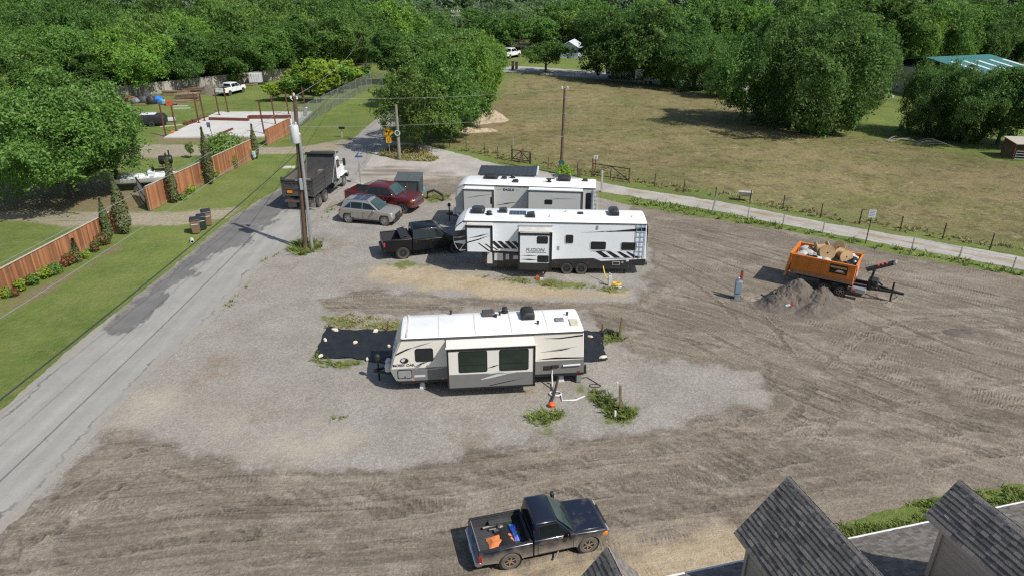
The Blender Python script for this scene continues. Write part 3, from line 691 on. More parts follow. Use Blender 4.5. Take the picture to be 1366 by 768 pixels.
# far wood: one mass out to the skyline
def far_wood():
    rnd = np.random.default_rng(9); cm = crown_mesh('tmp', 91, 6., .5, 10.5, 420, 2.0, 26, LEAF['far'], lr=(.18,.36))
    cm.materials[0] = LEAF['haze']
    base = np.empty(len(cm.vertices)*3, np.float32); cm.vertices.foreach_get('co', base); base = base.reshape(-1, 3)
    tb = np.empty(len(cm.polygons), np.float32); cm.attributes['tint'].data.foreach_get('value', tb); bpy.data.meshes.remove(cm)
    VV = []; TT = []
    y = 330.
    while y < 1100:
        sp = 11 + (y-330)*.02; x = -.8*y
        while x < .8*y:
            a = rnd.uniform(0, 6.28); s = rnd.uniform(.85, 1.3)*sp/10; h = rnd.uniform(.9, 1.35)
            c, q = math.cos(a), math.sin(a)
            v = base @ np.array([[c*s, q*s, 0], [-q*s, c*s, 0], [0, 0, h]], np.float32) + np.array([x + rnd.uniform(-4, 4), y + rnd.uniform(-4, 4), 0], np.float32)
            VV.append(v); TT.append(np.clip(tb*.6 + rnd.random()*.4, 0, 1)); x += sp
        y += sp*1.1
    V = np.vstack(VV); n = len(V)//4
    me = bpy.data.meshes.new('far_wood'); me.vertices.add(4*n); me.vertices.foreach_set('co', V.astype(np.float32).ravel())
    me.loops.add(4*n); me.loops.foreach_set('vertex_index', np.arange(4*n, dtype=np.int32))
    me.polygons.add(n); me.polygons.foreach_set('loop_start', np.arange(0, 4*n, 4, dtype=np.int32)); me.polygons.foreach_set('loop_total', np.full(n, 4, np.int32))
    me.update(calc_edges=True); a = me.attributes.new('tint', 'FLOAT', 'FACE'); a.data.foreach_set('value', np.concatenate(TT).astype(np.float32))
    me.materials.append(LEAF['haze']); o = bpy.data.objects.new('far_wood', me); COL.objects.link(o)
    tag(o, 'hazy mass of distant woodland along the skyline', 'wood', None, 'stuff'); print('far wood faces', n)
far_wood()

# columnar cypresses, shrubs, weeds
def cypress(bx, by, tx, ty, w, label):
    g = at(bx, by); H = float(min(np.arange(.5, 12, .05), key=lambda z: abs(proj(g.x, g.y, z)[1]-ty)))
    t = thing('cypress_tree', label, 'tree', g, 0); rnd = np.random.default_rng(int(bx*7)); n = int(900 + 700*H/4)
    z = rnd.random(n)**.85*H*.97 + .12; r = w/2*np.clip(np.sin(np.pi*np.clip(z/H, .02, 1)**.62)*1.05, .12, 1)*(.72 + .33*rnd.random(n)); a = rnd.random(n)*6.283
    P = np.column_stack([r*np.cos(a), r*np.sin(a), z]); N = np.column_stack([np.cos(a), np.sin(a), np.full(n, .35)]) + rnd.normal(size=(n, 3))*.35
    N /= np.linalg.norm(N, axis=1)[:, None]
    o = bpy.data.objects.new('crown', quads_mesh('crown', P, N, .22*rnd.uniform(.6, 1.3, n), rnd, rnd.random(n), LEAF['cypress'])); COL.objects.link(o); o.parent = t
    MB().tube([(0,0,-.05), (0,0,H*.5)], [.07, .04], 6).build('trunk', BARK, t)
cypress(168, 312, 144, 235, 1.15, 'tallest green cypress at the end of the near plank fence, by the gravel drive')
cypress(146, 319, 132, 265, .75, 'slim brownish cypress just left of the tallest one on the near plank fence')
cypress(103, 342, 97, 320, .4, 'thin stunted cypress halfway along the near plank fence')
cypress(234, 271, 219, 205, .85, 'brown-green cypress near the open end of the middle plank fence')
cypress(282, 246, 270, 169, .95, 'brown cypress leaning over the middle of the middle plank fence')
cypress(342, 212, 337, 166, .8, 'cypress at the far end of the middle plank fence near the slab')
def leafball(name, n, R, H, mat, ls, seed, stems=True):
    rnd = np.random.default_rng(seed); u = rnd.normal(size=(n, 3)); u /= np.linalg.norm(u, axis=1)[:, None]
    rr = (.55 + .5*rnd.random(n)); P = u*rr[:, None]*np.array([R, R, H*.5]); P[:, 2] += H*.52
    P[:, :2] *= (1 + .25*np.sin(P[:, 2:3]*9 + seed))
    N = u + rnd.normal(size=(n, 3))*.6 + np.array([0, 0, .3]); N /= np.linalg.norm(N, axis=1)[:, None]
    return quads_mesh(name, P, N, ls*rnd.uniform(.6, 1.3, n), rnd, rnd.random(n), LEAF[mat])
def shrub(bx, by, w, h, mat, label, seed, ls=.16, n=420, group=None, g=None, z=0):
    g = at(bx, by) if g is None else g; t = thing('shrub', label, 'shrub', (g[0], g[1], z), seed, group)
    o = bpy.data.objects.new('foliage', leafball('foliage', n, w/2, h, mat, ls, seed)); COL.objects.link(o); o.parent = t
    m = MB()
    for k in range(5): m.tube([(0,0,-.03), (math.cos(k*1.3)*w*.2, math.sin(k*1.3)*w*.2, h*.6)], .012, 5)
    m.build('stem', BARK, t)
SH = [(10,396,.6,.7,'yellow'),(20,394,.6,.5,'redbud'),(29,388,.7,.8,'yellow'),(46,380,.9,.75,'shrub'),(62,371,.8,.8,'yellow'),(74,366,1.,.85,'mid'),(90,355,.7,.8,'redbud'),(101,351,1.0,1.0,'redbud'),(128,336,.7,.8,'redbud'),(141,327,1.2,1.15,'redbud'),(116,345,.5,.6,'yellow')]
for i, (a, b, c, d, m) in enumerate(SH):
    wd = dict(yellow='lime green leafy', redbud='red-flowered', shrub='fresh green', mid='dark green')[m]
    shrub(a, b, c, d, m, '%s garden shrub in the bed along the near plank fence' % wd, 100+i, group='shrubs along the near plank fence')
for i, (a, b, c, d, m) in enumerate([(243,267,.9,.6,'shrub'),(256,259,1.,.8,'yellow'),(267,246,1.3,1.8,'shrub'),(276,242,.9,.9,'mid'),(296,229,1.5,1.6,'shrub'),(306,226,1.0,1.3,'mid'),(313,225,1.0,1.5,'shrub'),(321,219,.9,1.0,'shrub'),(334,214,.9,1.2,'mid'),(287,238,.8,.9,'yellow')]):
    wd = dict(yellow='lime green leafy', shrub='fresh green', mid='dark green')[m]
    shrub(a, b, c, d, m, '%s garden shrub in the bed along the middle plank fence' % wd, 120+i, group='shrubs along the middle plank fence')
shrub(302, 214, 4.6, 2.9, 'bright', 'wide mound of bright foliage bulging over the middle plank fence', 140, .3, 2600)
shrub(753, 236, 1.7, 1.2, 'yellow', 'yellow-green bush at the foot of the lone utility pole', 141, .2, 700)

def blades(name, polys, dens, h, mat, seed, kind='stuff', label=None, cat=None, clump=.5, w=.03, z=0.):
    """real tufts of grass blades scattered inside ground polygons"""
    rnd = np.random.default_rng(seed); Cs = []
    for poly in polys:
        A = np.array([(q[0], q[1]) for q in poly]); lo, hi = A.min(0), A.max(0); n = int((hi-lo).prod()*dens)
        P = rnd.random((n, 2))*(hi-lo) + lo; d = sdf(P, poly)
        nz = np.array([mnoise.noise(Vector((a*.7, b*.7, 1.))) + .5*mnoise.noise(Vector((a*2.3, b*2.3, 4.))) for a, b in P])
        Cs.append(P[(d + nz*clump*1.6 < 0) & (nz > -.25 + .0*d)])
    P = np.vstack(Cs); n = len(P); k = 5
    B = np.repeat(P, k, 0) + rnd.normal(size=(n*k, 2))*.07; a = rnd.random(n*k)*6.283; hh = h*rnd.uniform(.45, 1.2, n*k)
    hh *= .55 + .9*rnd.random(n).repeat(k)**1.5; lean = rnd.uniform(.2, 1.3, n*k)*hh; sx, sy = np.cos(a), np.sin(a); ww = w*rnd.uniform(.7, 1.4, n*k)
    z0 = np.full(n*k, z)
    V = np.stack([np.column_stack([B[:,0]-sy*ww, B[:,1]+sx*ww, z0]), np.column_stack([B[:,0]+sy*ww, B[:,1]-sx*ww, z0]),
                  np.column_stack([B[:,0]+sx*lean*.4+sy*ww*.7, B[:,1]+sy*lean*.4-sx*ww*.7, z0+hh*.6]), np.column_stack([B[:,0]+sx*lean, B[:,1]+sy*lean, z0+hh])], 1).reshape(-1, 3)
    n = n*k; me = bpy.data.meshes.new(name); me.vertices.add(4*n); me.vertices.foreach_set('co', V.astype(np.float32).ravel())
    me.loops.add(4*n); me.loops.foreach_set('vertex_index', np.arange(4*n, dtype=np.int32))
    me.polygons.add(n); me.polygons.foreach_set('loop_start', np.arange(0, 4*n, 4, dtype=np.int32)); me.polygons.foreach_set('loop_total', np.full(n, 4, np.int32))
    me.update(calc_edges=True); t_ = me.attributes.new('tint', 'FLOAT', 'FACE'); t_.data.foreach_set('value', rnd.random(n).astype(np.float32))
    me.materials.append(mat); o = bpy.data.objects.new(name, me); COL.objects.link(o); tag(o, label, cat, None, kind); return o
WEEDP = {'weeds': [(WEED[2], 80, .32, GRASSM, 'green weeds around the foot of the wooden and steel poles'),
                   (WEED[3], 110, .22, GRASSM, 'patch of green weeds in the gravel below the coiled hose'),
                   (WEED[4], 95, .28, GRASSM, 'strip of tall weeds around the wooden post right of the trailer'),
                   (WEED[5], 30, .3, GRASSM, 'weeds by the leaning wooden stakes behind the trailer'),
                   (WEED[0], 22, .2, DRYM, 'grass behind the black ground cloth'), (WEED[1], 26, .22, GRASSM, 'weeds along the near edge of the black ground cloth'),
                   (WEED[7], 14, .22, DRYM, 'thin weeds on the sandy strip beside the white toy-hauler trailer'), (WEED[8], 12, .25, DRYM, 'scruffy weeds by the black pipe and dumpster'),
                   (WEED[9], 40, .2, GRASSM, 'small weed tuft in the bare gravel')]}
for i, (pl, d, h, m, lb) in enumerate(WEEDP['weeds']): blades('weeds', [pl], d, h, m, 200+i, 'stuff', lb, 'weeds', .4, .017)
blades('grass', [pts([(835,262),(955,283),(1090,310),(1225,335),(1366,362),(1480,380),(1480,386),(1366,369),(1186,336),(1071,311),(994,298),(917,286),(838,272)])], 9, .3, GRASSM, 230, 'stuff', 'strip of tall grass between the gravel lane and the dirt lot', 'grass', .5, .05)
blades('grass', [pts([(1115,706),(1130,698),(1180,686),(1240,672),(1300,658),(1400,648),(1400,720),(1250,730),(1150,750),(1110,740)])], 150, .15, GRASSM, 231, 'stuff', 'patch of lush grass by the corner of the house roof', 'grass', .5, .022)
blades('grass', [ISLAND], 16, .3, DRYM, 232, 'stuff', 'dry grass tufts on the small traffic island', 'grass', .3, .04)
blades('grass', [pts([(604,199),(665,214),(732,225),(840,246),(955,263),(1110,294),(1366,338),(1366,330),(1110,285),(955,255),(840,238),(732,217),(640,198)])], 6, .24, DRYM, 233, 'stuff', 'rough grass along the pasture fence', 'grass', .5, .06)
vv = [at(350+i*3, 352-i*2.6) for i in range(3)]
blades('weeds', [pts([(345,352),(352,352),(385,330),(378,328)]), pts([(303,408),(309,409),(330,384),(324,382)]), pts([(428,290),(436,292),(452,272),(446,270)])], 10, .2, GRASSM, 234, 'stuff', 'straggling weeds along the crumbled right edge of the road', 'weeds', .4, .03)
# ------------------------------------------------------------------ fences
def up_h(g, ty):
    return float(min(np.arange(.1, 25, .02), key=lambda z: abs(proj(g[0], g[1], z)[1]-ty)))
CEDAR = pm('cedar_planks', (.30, .125, .055), .85, var=.16, scale=1.3, bump=.3, bscale=20, tint=.42, dirt=((.34, .25, .17), .0, .55, .45))
CEDAR2 = pm('weathered_planks', (.27, .245, .22), .9, var=.2, scale=.8, bump=.3, bscale=20, tint=.5)
CAPW = pm('pale_rail', (.42, .38, .33), .85, var=.15)
POSTW = pm('post_wood', (.13, .085, .055), .9, var=.25, bump=.3)
DARKM = pm('dark_metal', (.025, .025, .027), .5, .3, var=.2)
GALV = pm('galvanised_steel', (.48, .50, .51), .42, .75, var=.12, scale=4)
RUST = pm('rust_red_steel', (.13, .042, .030), .75, .1, var=.25)
def plank_fence(a, b, h, mat, label, seed, pw=.145, cap=True, side=1):
    a = Vector(a); b = Vector(b); L = (b-a).length; d = (b-a).normalized(); rz = math.atan2(d.y, d.x); rnd = random.Random(seed)
    t = thing('plank_fence', label, 'fence', a, rz); m = MB(); x = 0
    while x < L - .02:
        m.tint(rnd.random()); j = rnd.uniform(-.012, .012)
        m.box(x, x+pw-.012, -.012+j*.4, .012+j*.4, .03 + abs(j), h + j*(1 if cap else 3)); x += pw
    m.build('boards', mat, t)
    if cap: MB().box(-.02, L+.02, -.07, .07, h+.012, h+.05).build('cap_rail', CAPW, t, .006)
    r = MB()
    for z in (.3, h*.52, h-.22): r.box(0, L, .016*side if side > 0 else -.056, .056 if side > 0 else -.016, z, z+.09)
    r.build('rail', mat, t)
    n = max(1, round(L/2.44))
    for i in range(n+1):
        x = L*i/n; MB().box(x-.05, x+.05, .06 if side > 0 else -.16, .16 if side > 0 else -.06, -.1, h-.02).build('post', POSTW, t)
    return t
f1a, f1b = at(0, 399), at(157, 309); f1a = f1a + (f1a-f1b).normalized()*9
H1 = up_h(f1b, 281)
plank_fence(f1a, f1b, H1, CEDAR, 'near red-brown plank fence running along the lawn in front of the flower bed', 1)
f2a, f2b = at(201, 282), at(338, 213); H2 = up_h(f2a, 249.5)
plank_fence(f2a, f2b, H2, CEDAR, 'middle red-brown plank fence with cypresses, ending at the gravel drive', 2)
plank_fence(at(357, 194.6), at(389, 178), up_h(at(357, 194.6), 173), CEDAR, 'short red-brown plank fence section by the concrete slab, joining the chain-link fence', 3)
plank_fence(at(100, 139), at(390, 104.5), 1.95, CEDAR2, 'weathered grey plank fence at the foot of the wood behind the yard', 4, .16, False)
def lattice_gate(a, b, h, label):
    a = Vector(a); b = Vector(b); L = (b-a).length; d = (b-a).normalized(); t = thing('drive_gate', label, 'gate', a, math.atan2(d.y, d.x))
    m = MB()
    for z in (.12, h*.5, h): m.bar((0,0,z), (L,0,z), .06)
    for x in (0, L): m.bar((x,0,.05), (x,0,h+.05), .08)
    m.build('frame', DARKM, t); s = MB(); x = .12
    while x < L: s.bar((x,0,.1), (x,0,h), .035, .02); x += .14
    s.build('slats', pm('gate_slats', (.12, .115, .11), .8), t)
lattice_gate(at(200, 281.5), at(187, 263), 1.8, 'dark slatted gate standing open at the end of the middle plank fence')
# chain link
def chain_link():
    t0 = NT('chain_link_mesh'); p = t0.bsdf((.36, .38, .38), .5, .6); tr = t0.n('BsdfTransparent'); mx = t0.n('MixShader')
    t0.inp(mx.inputs[0], t0.rng(t0.noise(.4, 3), .3, .7, .30, .46)); t0.l(tr.outputs[0], mx.inputs[1]); t0.l(p, mx.inputs[2]); M = t0.done(mx.outputs[0])
    a = at(392, 174); b = at(496, 116.6); c = at(512, 117.5); h = 2.5; t = thing('chain_link_fence', 'long silver chain-link fence beside the mown verge of the side road', 'fence')
    m = MB(); r = MB()
    for p, q in ((a, b), (b, c)):
        m.poly([p+Vector((0,0,.04)), q+Vector((0,0,.04)), q+Vector((0,0,h)), p+Vector((0,0,h))]); r.tube([p+Vector((0,0,h)), q+Vector((0,0,h))], .028, 6); r.tube([p+Vector((0,0,.08)), q+Vector((0,0,.08))], .012, 5)
    m.build('mesh_panel', M, t, norm=False); r.build('top_rail', GALV, t)
    n = int((b-a).length/3)
    for i in range(n+1):
        q = a.lerp(b, i/n); MB().tube([q, q+Vector((0,0,h+.1))], .035, 6).build('post', GALV, t)
chain_link()
def wire_fence(pl, h, label, lean={}, tall={}, mat=None):
    t = thing('wire_fence', label, 'fence'); tops = []; WM = pm('fence_wire', (.20, .19, .18), .6, .5)
    for i, q in enumerate(pl):
        hh = tall.get(i, h); tp = q + Vector((lean.get(i, 0), 0, hh)); MB().bar(q - Vector((0,0,.1)), tp, .06 if i not in tall else .09).build('post', mat or DARKM, t); tops.append((q, tp))
    m = MB()
    for k in (.3, .6, .9):
        for (a, ta), (b, tb) in zip(tops[:-1], tops[1:]): m.tube([a + (ta-a)*min(1, k*h/(ta-a).length), b + (tb-b)*min(1, k*h/(tb-b).length)], .006, 4, False)
    m.build('wire', WM, t); return t
wire_fence(pts([(873,249),(912,257),(953.6,268),(1000,272),(1044,279),(1094,291),(1146,299),(1200,309),(1257,319),(1320,333.6),(1390,346),(1470,360)]), 1.25, 'wire fence on dark posts along the pasture side of the gravel lane')
wire_fence(pts([(600,196),(622,200),(646,206),(664,211),(683,215)]), 1.3, 'wire fence along the pasture between the tree row and the small field gate')
wire_fence(pts([(708,219),(731,226),(770,234),(790,236)]), 1.2, 'short wire fence between the two field gates behind the lone pole')
wire_fence(pts([(949,284.7),(997,293),(1044,300),(1097,311),(1215,336),(1278,349.5),(1349,364),(1430,378)]), 1.15, 'wire fence on thin posts between the gravel lane and the dirt lot', {0: .25}, {0: 1.7}, GALV)
def field_gate(a, b, h, label, extra=None):
    a = Vector(a); b = Vector(b); L = (b-a).length; d = (b-a).normalized(); t = thing('field_gate', label, 'gate', a, math.atan2(d.y, d.x))
    for x, hh in ((0, h+.5), (L, h+.1)): MB().tube([(x,0,-.1), (x,0,hh)], .085, 7).build('post', POSTW, t)
    m = MB()
    for z in (.25, h): m.bar((.08,0,z), (L-.08,0,z), .07)
    m.bar((L*.5,0,.25), (L*.5,0,h), .06); m.bar((.1,0,.25), (L*.5,0,h), .06); m.bar((L*.5,0,h), (L-.1,0,.25), .06)
    for k in range(1, 4): m.bar((.08,0,.25+k*(h-.25)/4), (L-.08,0,.25+k*(h-.25)/4), .02)
    m.build('bars', pm('gate_steel', (.06, .05, .048), .7, .2), t)
field_gate(at(790, 236), at(839, 244), 1.35, 'wide dark steel field gate behind the rear of the grey trailer')
field_gate(at(683, 214.5), at(707, 218.5), 1.2, 'small grey and brown field gate left of the lone utility pole')
def stake(bx, by, tx, ty, r, label, mat, name='wooden_post', cat='post', group=None):
    g = at(bx, by); z = up_h(g, ty); q = at(tx, ty, z); t = MB(); t.bar(g-Vector((0,0,.1)), q, r*2, r*1.6)
    return tag(t.build(name, mat, bevel=.008), label, cat, group)
stake(694.5, 217, 698, 199, .16, 'dark brown timber post with a crooked top in the middle of the small field gate', POSTW)
stake(683.4, 213, 684.5, 185, .06, 'tall pale steel post beside the small field gate', GALV, 'steel_post')
stake(802.6, 256, 803.5, 228, .11, 'grey timber post right behind the rear corner of the grey trailer', CAPW)
stake(773, 236, 773.5, 225, .14, 'short stout timber post between the lone utility pole and the wide gate', POSTW)

# ------------------------------------------------------------------ poles, wires, signs
POLEW = pm('creosote_pole', (.105, .068, .045), .9, var=.3, scale=3, bump=.4, bscale=10)
POLEG = pm('grey_pole', (.22, .19, .16), .9, var=.25, scale=3, bump=.4, bscale=10)
CERAM = pm('pale_ceramic', (.55, .56, .57), .3, var=.08)
def bez(a, b, sag, n=24):
    a = Vector(a); b = Vector(b); return [a.lerp(b, i/n) - Vector((0, 0, sag*4*(i/n)*(1-i/n))) for i in range(n+1)]
P1 = at(408, 333); P1T = at(393, 129, up_h(P1, 129)); ax = (P1T-P1).normalized(); HP1 = (P1T-P1).length
def p1(z): return P1 + ax*z
def pole_one():
    t = thing('utility_pole', 'brown wooden utility pole with a transformer can, on the weedy road edge', 'utility pole')
    MB().tube([P1-ax*.2, p1(HP1*.5), P1T], [.19, .165, .13], 12).build('shaft', POLEW, t, smooth=True)
    m = MB(); r0 = .0
    g = p1(HP1) + Vector((0, 0, 0)); c = at(394.3, 170, (p1(8.6)).z); c = p1(8.55) + Vector((-.05, -.42, 0))
    can = MB().lathe([(.0, -.62), (.28, -.62), (.3, -.58), (.3, .5), (.27, .56), (.1, .6), (.0, .6)], c, 'z', 18).build('transformer', pm('transformer_grey', (.52, .55, .56), .45, .1, var=.08), t, smooth=True)
    for s in (-1, 1): MB().lathe([(.05, .55), (.07, .6), (.05, .65), (.07, .7), (.04, .78)], c + Vector((s*.15, 0, 0)), 'z', 8).build('bushing', CERAM, can)
    for k, (dx, dz) in enumerate(((-.22, .05), (.18, .02), (.0, .25))):
        MB().bar(p1(HP1-.35), p1(HP1-.2) + Vector((dx, -.1, dz)), .04).lathe([(.04, 0), (.08, .05), (.05, .1), (.08, .15), (.03, .2)], p1(HP1-.2) + Vector((dx, -.1, dz)), 'z', 8).build('insulator', CERAM, t)
    a = MB().bar(p1(HP1-.7), p1(HP1-.9) + Vector((.55, .1, .1)), .05).build('lamp_arm', GALV, t)
    MB().obox(p1(HP1-1.0) + Vector((.62, .1, 0)), Vector((.3,0,.95)).normalized(), Vector((0,1,0)), Vector((-.95,0,.3)).normalized(), .6, .25, .2).build('lamp_head', GALV, a, .03)
    MB().tube([p1(.2)+Vector((-.2,-.1,0)), p1(HP1*.62)+Vector((-.18,-.1,0))], .02, 5).build('conduit', DARKM, t)
    MB().obox(p1(5.2), Vector((1,0,0)), Vector((0,1,0)), Vector((0,0,1)), .75, .06, .09).build('bracket', GALV, t)
pole_one()
q = at(416.5, 334); qz = up_h(q, 180); qt = at(399.2, 180, qz)
t = thing('steel_pole', 'slim silver steel pole leaning beside the wooden transformer pole', 'pole')
MB().tube([q-Vector((0,0,.1)), qt], [.13, .10], 12).build('shaft', GALV, t, smooth=True)
MB().ball(qt, .13, .13, .16).build('weatherhead', GALV, t, smooth=True); MB().box(q.x-.22, q.x-.02, q.y-.25, q.y-.1, 4.6, 5.4).build('breaker_box', pm('meter_grey', (.3, .32, .33), .5), t, .02)
P2 = at(748.3, 232); H2P = up_h(P2, 118); P2T = P2 + Vector((.12, 0, H2P))
t = thing('utility_pole', 'lone dark utility pole at the pasture edge behind the trailers', 'utility pole')
MB().tube([P2, P2T], [.16, .11], 10).build('shaft', POLEW, t, smooth=True)
for dx in (-.28, .28): MB().bar(P2T-Vector((0,0,.25)), P2T+Vector((dx,0,.0)), .05).lathe([(.04,0),(.09,.05),(.05,.1),(.09,.16),(.03,.22)], P2T+Vector((dx,0,-.05)), 'z', 8).build('insulator', CERAM, t)
for z, dx in ((-.85, .75), (-2.4, .28), (-4.6, -.4)): MB().bar(P2T+Vector((0,-.1,z)), P2T+Vector((dx,-.1,z)), .07).build('bracket', GALV, t)
MB().lathe([(0,-.14),(.3,-.14),(.3,.1),(.25,.14),(0,.14)], P2+Vector((0,-.28,1.2)), 'y', 16).build('meter', pm('green_enamel', (.03, .10, .08), .4), t, smooth=True)
g3 = at(533, 212.5); t = thing('utility_pole', 'grey utility pole on the traffic island, half hidden by the pale feathery tree', 'utility pole')
H3 = up_h(g3, 140); MB().tube([g3, g3+Vector((0,0,H3))], [.2, .14], 10).build('shaft', POLEG, t, smooth=True)
m = MB().lathe([(0,-.02),(.36,-.02),(.36,.02),(0,.02)], g3+Vector((0,-.24,2.9)), 'y', 20).build('round_sign', pm('dark_green_sign', (.05, .10, .09), .5), t)
MB().lathe([(.22,-.03),(.30,-.03),(.30,-.024),(.22,-.024)], g3+Vector((0,-.24,2.9)), 'y', 20, False).build('ring', CERAM, m)
def far_pole(px, top, base, label, arms=True, can=False):
    g = at(px, base); h = up_h(g, top); t = thing('utility_pole', label, 'utility pole', g)
    MB().tube([(0,0,0),(0,0,h)], [.2,.14], 7).build('shaft', POLEG, t)
    if arms:
        for z in (h-.3, h-1.2): MB().bar((-1.3,0,z),(1.3,0,z), .14).build('cross_arm', CAPW, t)
        for x in (-1.2,-.5,.5,1.2): MB().lathe([(.1,0),(.14,.3),(.05,.42)], (x,0,h-.2), 'z', 6).build('insulator', CERAM, t)
    if can: MB().lathe([(0,-.6),(.34,-.6),(.34,.55),(0,.6)], (.4,-.3,h-2.2), 'z', 10).build('transformer', CERAM, t)
    return g + Vector((0, 0, h-.1))
T4 = far_pole(489, 43, 96, 'distant pole with a short arm above the side road trees', True)
T5 = far_pole(551, 9, 54, 'leftmost of three distant poles with cross arms rising from the wood')
T6 = far_pole(609, 15, 60, 'middle of three distant poles with cross arms, above the roadside trees')
T7 = far_pole(667, 23, 64, 'distant pole with a white transformer can, rightmost of three', True, True)
CAB = pm('black_cable', (.03, .03, .032), .6); CABL = pm('bare_wire', (.42, .43, .44), .4, .6)
def cable(a, b, sag, r, label, mat=CAB):
    tag(MB().tube(bez(a, b, sag), r, 5).build('overhead_cable', mat, smooth=True), label, 'cable')
cable(p1(7.25), (-16.2, -6, 7.2), .7, .026, 'thick black cable sagging over the lawn and road toward the viewer', CAB)
cable(p1(9.35), (-16.0, -6, 9.6), .6, .012, 'pale bare wire crossing the lawn, lower of the two', CABL)
cable(p1(10.5), (-17.6, -6, 10.7), .6, .011, 'pale bare wire crossing in front of the plank fence, upper of the two', CABL)
cable(p1(HP1-.1), P2T, .35, .010, 'upper wire between the transformer pole and the lone pole', CABL)
cable(p1(8.95), P2T-Vector((0,0,2.4)), .35, .010, 'lower wire between the transformer pole and the lone pole', CABL)
cable(p1(HP1), T4, 1.2, .018, 'wire from the transformer pole up the side road', CABL)
cable(p1(HP1-2.2), T4-Vector((0,0,2)), 1.2, .022, 'black cable from the transformer pole up the side road', CAB)
cable(T6, T7, 2.2, .05, 'sagging grey wire between two distant poles', CABL)
cable(T7, T7 + Vector((24, 12, 0)), .8, .05, 'grey wire running right from the distant transformer pole', CABL)
def text(s, size, parent, mat, M, name='lettering', ext=.004, bold=0., shear=0., sx=1.):
    cu = bpy.data.curves.new('t', 'FONT'); cu.body = s; cu.size = size; cu.align_x = 'CENTER'; cu.align_y = 'CENTER'; cu.extrude = ext; cu.offset = bold; cu.shear = shear
    o = bpy.data.objects.new('t', cu); COL.objects.link(o); dg = bpy.context.evaluated_depsgraph_get(); me = bpy.data.meshes.new_from_object(o.evaluated_get(dg))
    bpy.data.objects.remove(o); me.transform(M @ Matrix.Diagonal((sx, 1, 1, 1))); me.materials.clear(); me.materials.append(mat)
    r = bpy.data.objects.new(name, me); COL.objects.link(r); r.parent = parent; return r
def facing(loc, rz=0):  # text plane upright, reading for a viewer on -y
    return Matrix.Translation(loc) @ Matrix.Rotation(rz, 4, 'Z') @ Matrix.Rotation(RD(90), 4, 'X')
BLK = pm('black_paint', (.012, .012, .013), .5); YEL = pm('sign_yellow', (.72, .36, .01), .5, var=.05)
g = at(520, 206); t = thing('road_sign', 'yellow diamond warning sign with a black side-road arrow and small yellow plate', 'road sign', g, RD(-6))
MB().box(-.035, .035, -.03, .03, -.1, 3.2).build('post', GALV, t)
zc = up_h(g, 176.6); s = .66
f = MB().prism([(0,zc-s),(s,zc),(0,zc+s),(-s,zc)], -.06, -.045).build('sign_face', YEL, t)
ar = MB(); A = lambda l: ar.poly([(x, -.066, zc+z) for x, z in l])
A([(.02,-.38),(.13,-.38),(.13,-.12),(.02,-.02)]); A([(.02,-.02),(.13,-.12),(.06,.06),(-.12,.16),(-.17,.06)]); A([(-.06,.26),(-.34,.12),(-.14,-.10)]); A([(.05,.02),(.12,-.05),(.32,.05),(.30,.13)])
ar.build('arrow', BLK, f, norm=False)
zp = up_h(g, 187.2); f = MB().box(-.3,.3,-.06,-.045,zp-.3,zp+.3).build('speed_plate', YEL, t); text('15', .42, f, BLK, facing((0,-.066,zp+.06))); text('MPH', .16, f, BLK, facing((0,-.066,zp-.2)))
g = at(481.4, 246); t = thing('street_sign', 'street name sign with crossed blue-green blades on a thin post by the dump truck', 'street sign', g, 0)
zt = up_h(g, 209); MB().tube([(0,0,-.1),(-.05,0,zt-.1)], .035, 6).build('post', GALV, t)
BG = pm('sign_blue', (.05, .10, .28), .5)
MB().box(-.4,.4,-.012,.012,zt-.1,zt+.08).build('name_blade', BG, t); MB().box(-.062,-.038,-.45,.45,zt+.13,zt+.34).build('name_blade', BG, t); MB().box(-.44,-.28,-.02,-.014,zt-.05,zt+.07).build('crest', CERAM, t)
z0 = up_h(g, 220); MB().prismx([(.33*math.cos(RD(22.5+45*k)), z0+.38*math.sin(RD(22.5+45*k))) for k in range(8)], -.02, .02).build('stop_plate', GALV, t)
g = at(456.4, 183.6); t = thing('mailbox', 'black mailbox on a post on the mown verge of the side road', 'mailbox', g, RD(80))
MB().box(-.05,.05,-.05,.05,-.1,1.05).build('post', CAPW, t); MB().prism([(-.15,1.06),(.15,1.06),(.15,1.22)]+[(.15*math.cos(RD(a)),1.22+.15*math.sin(RD(a))) for a in range(15,180,15)]+[(-.15,1.22)], -.42, .28).build('box', BLK, t, .01)
g = at(1154.5, 325); t = thing('lane_sign', 'small white rectangular notice on a thin post by the gravel lane', 'sign', g, RD(-12)); zz = up_h(g, 285)
MB().box(-.03,.03,-.02,.02,-.1,zz+.1).build('post', DARKM, t); f = MB().box(-.24,.24,-.045,-.025,zz-.30,zz+.28).build('plate', pm('sign_white', (.62,.63,.66), .5, var=.06), t)
m = MB()
for k in range(4): m.box(-.2,.2-.05*(k%2),-.05,-.046,zz+.16-k*.12,zz+.21-k*.12)
m.build('text_bars', pm('faded_print', (.22,.24,.34), .6), f)
g = at(793.5, 234); zz = up_h(g, 210); t = thing('gate_sign', 'small white square sign on a pole by the wide field gate', 'sign', g, 0)
MB().tube([(0,0,-.1),(0,0,zz)], .05, 6).build('post', RUST, t); MB().box(-.2,.2,-.08,-.055,zz-.2,zz+.18).build('plate', CERAM, t); MB().box(-.12,.12,-.088,-.082,zz-.14,zz+.12).build('emblem', pm('faded_print', (.22,.24,.34), .6), t)

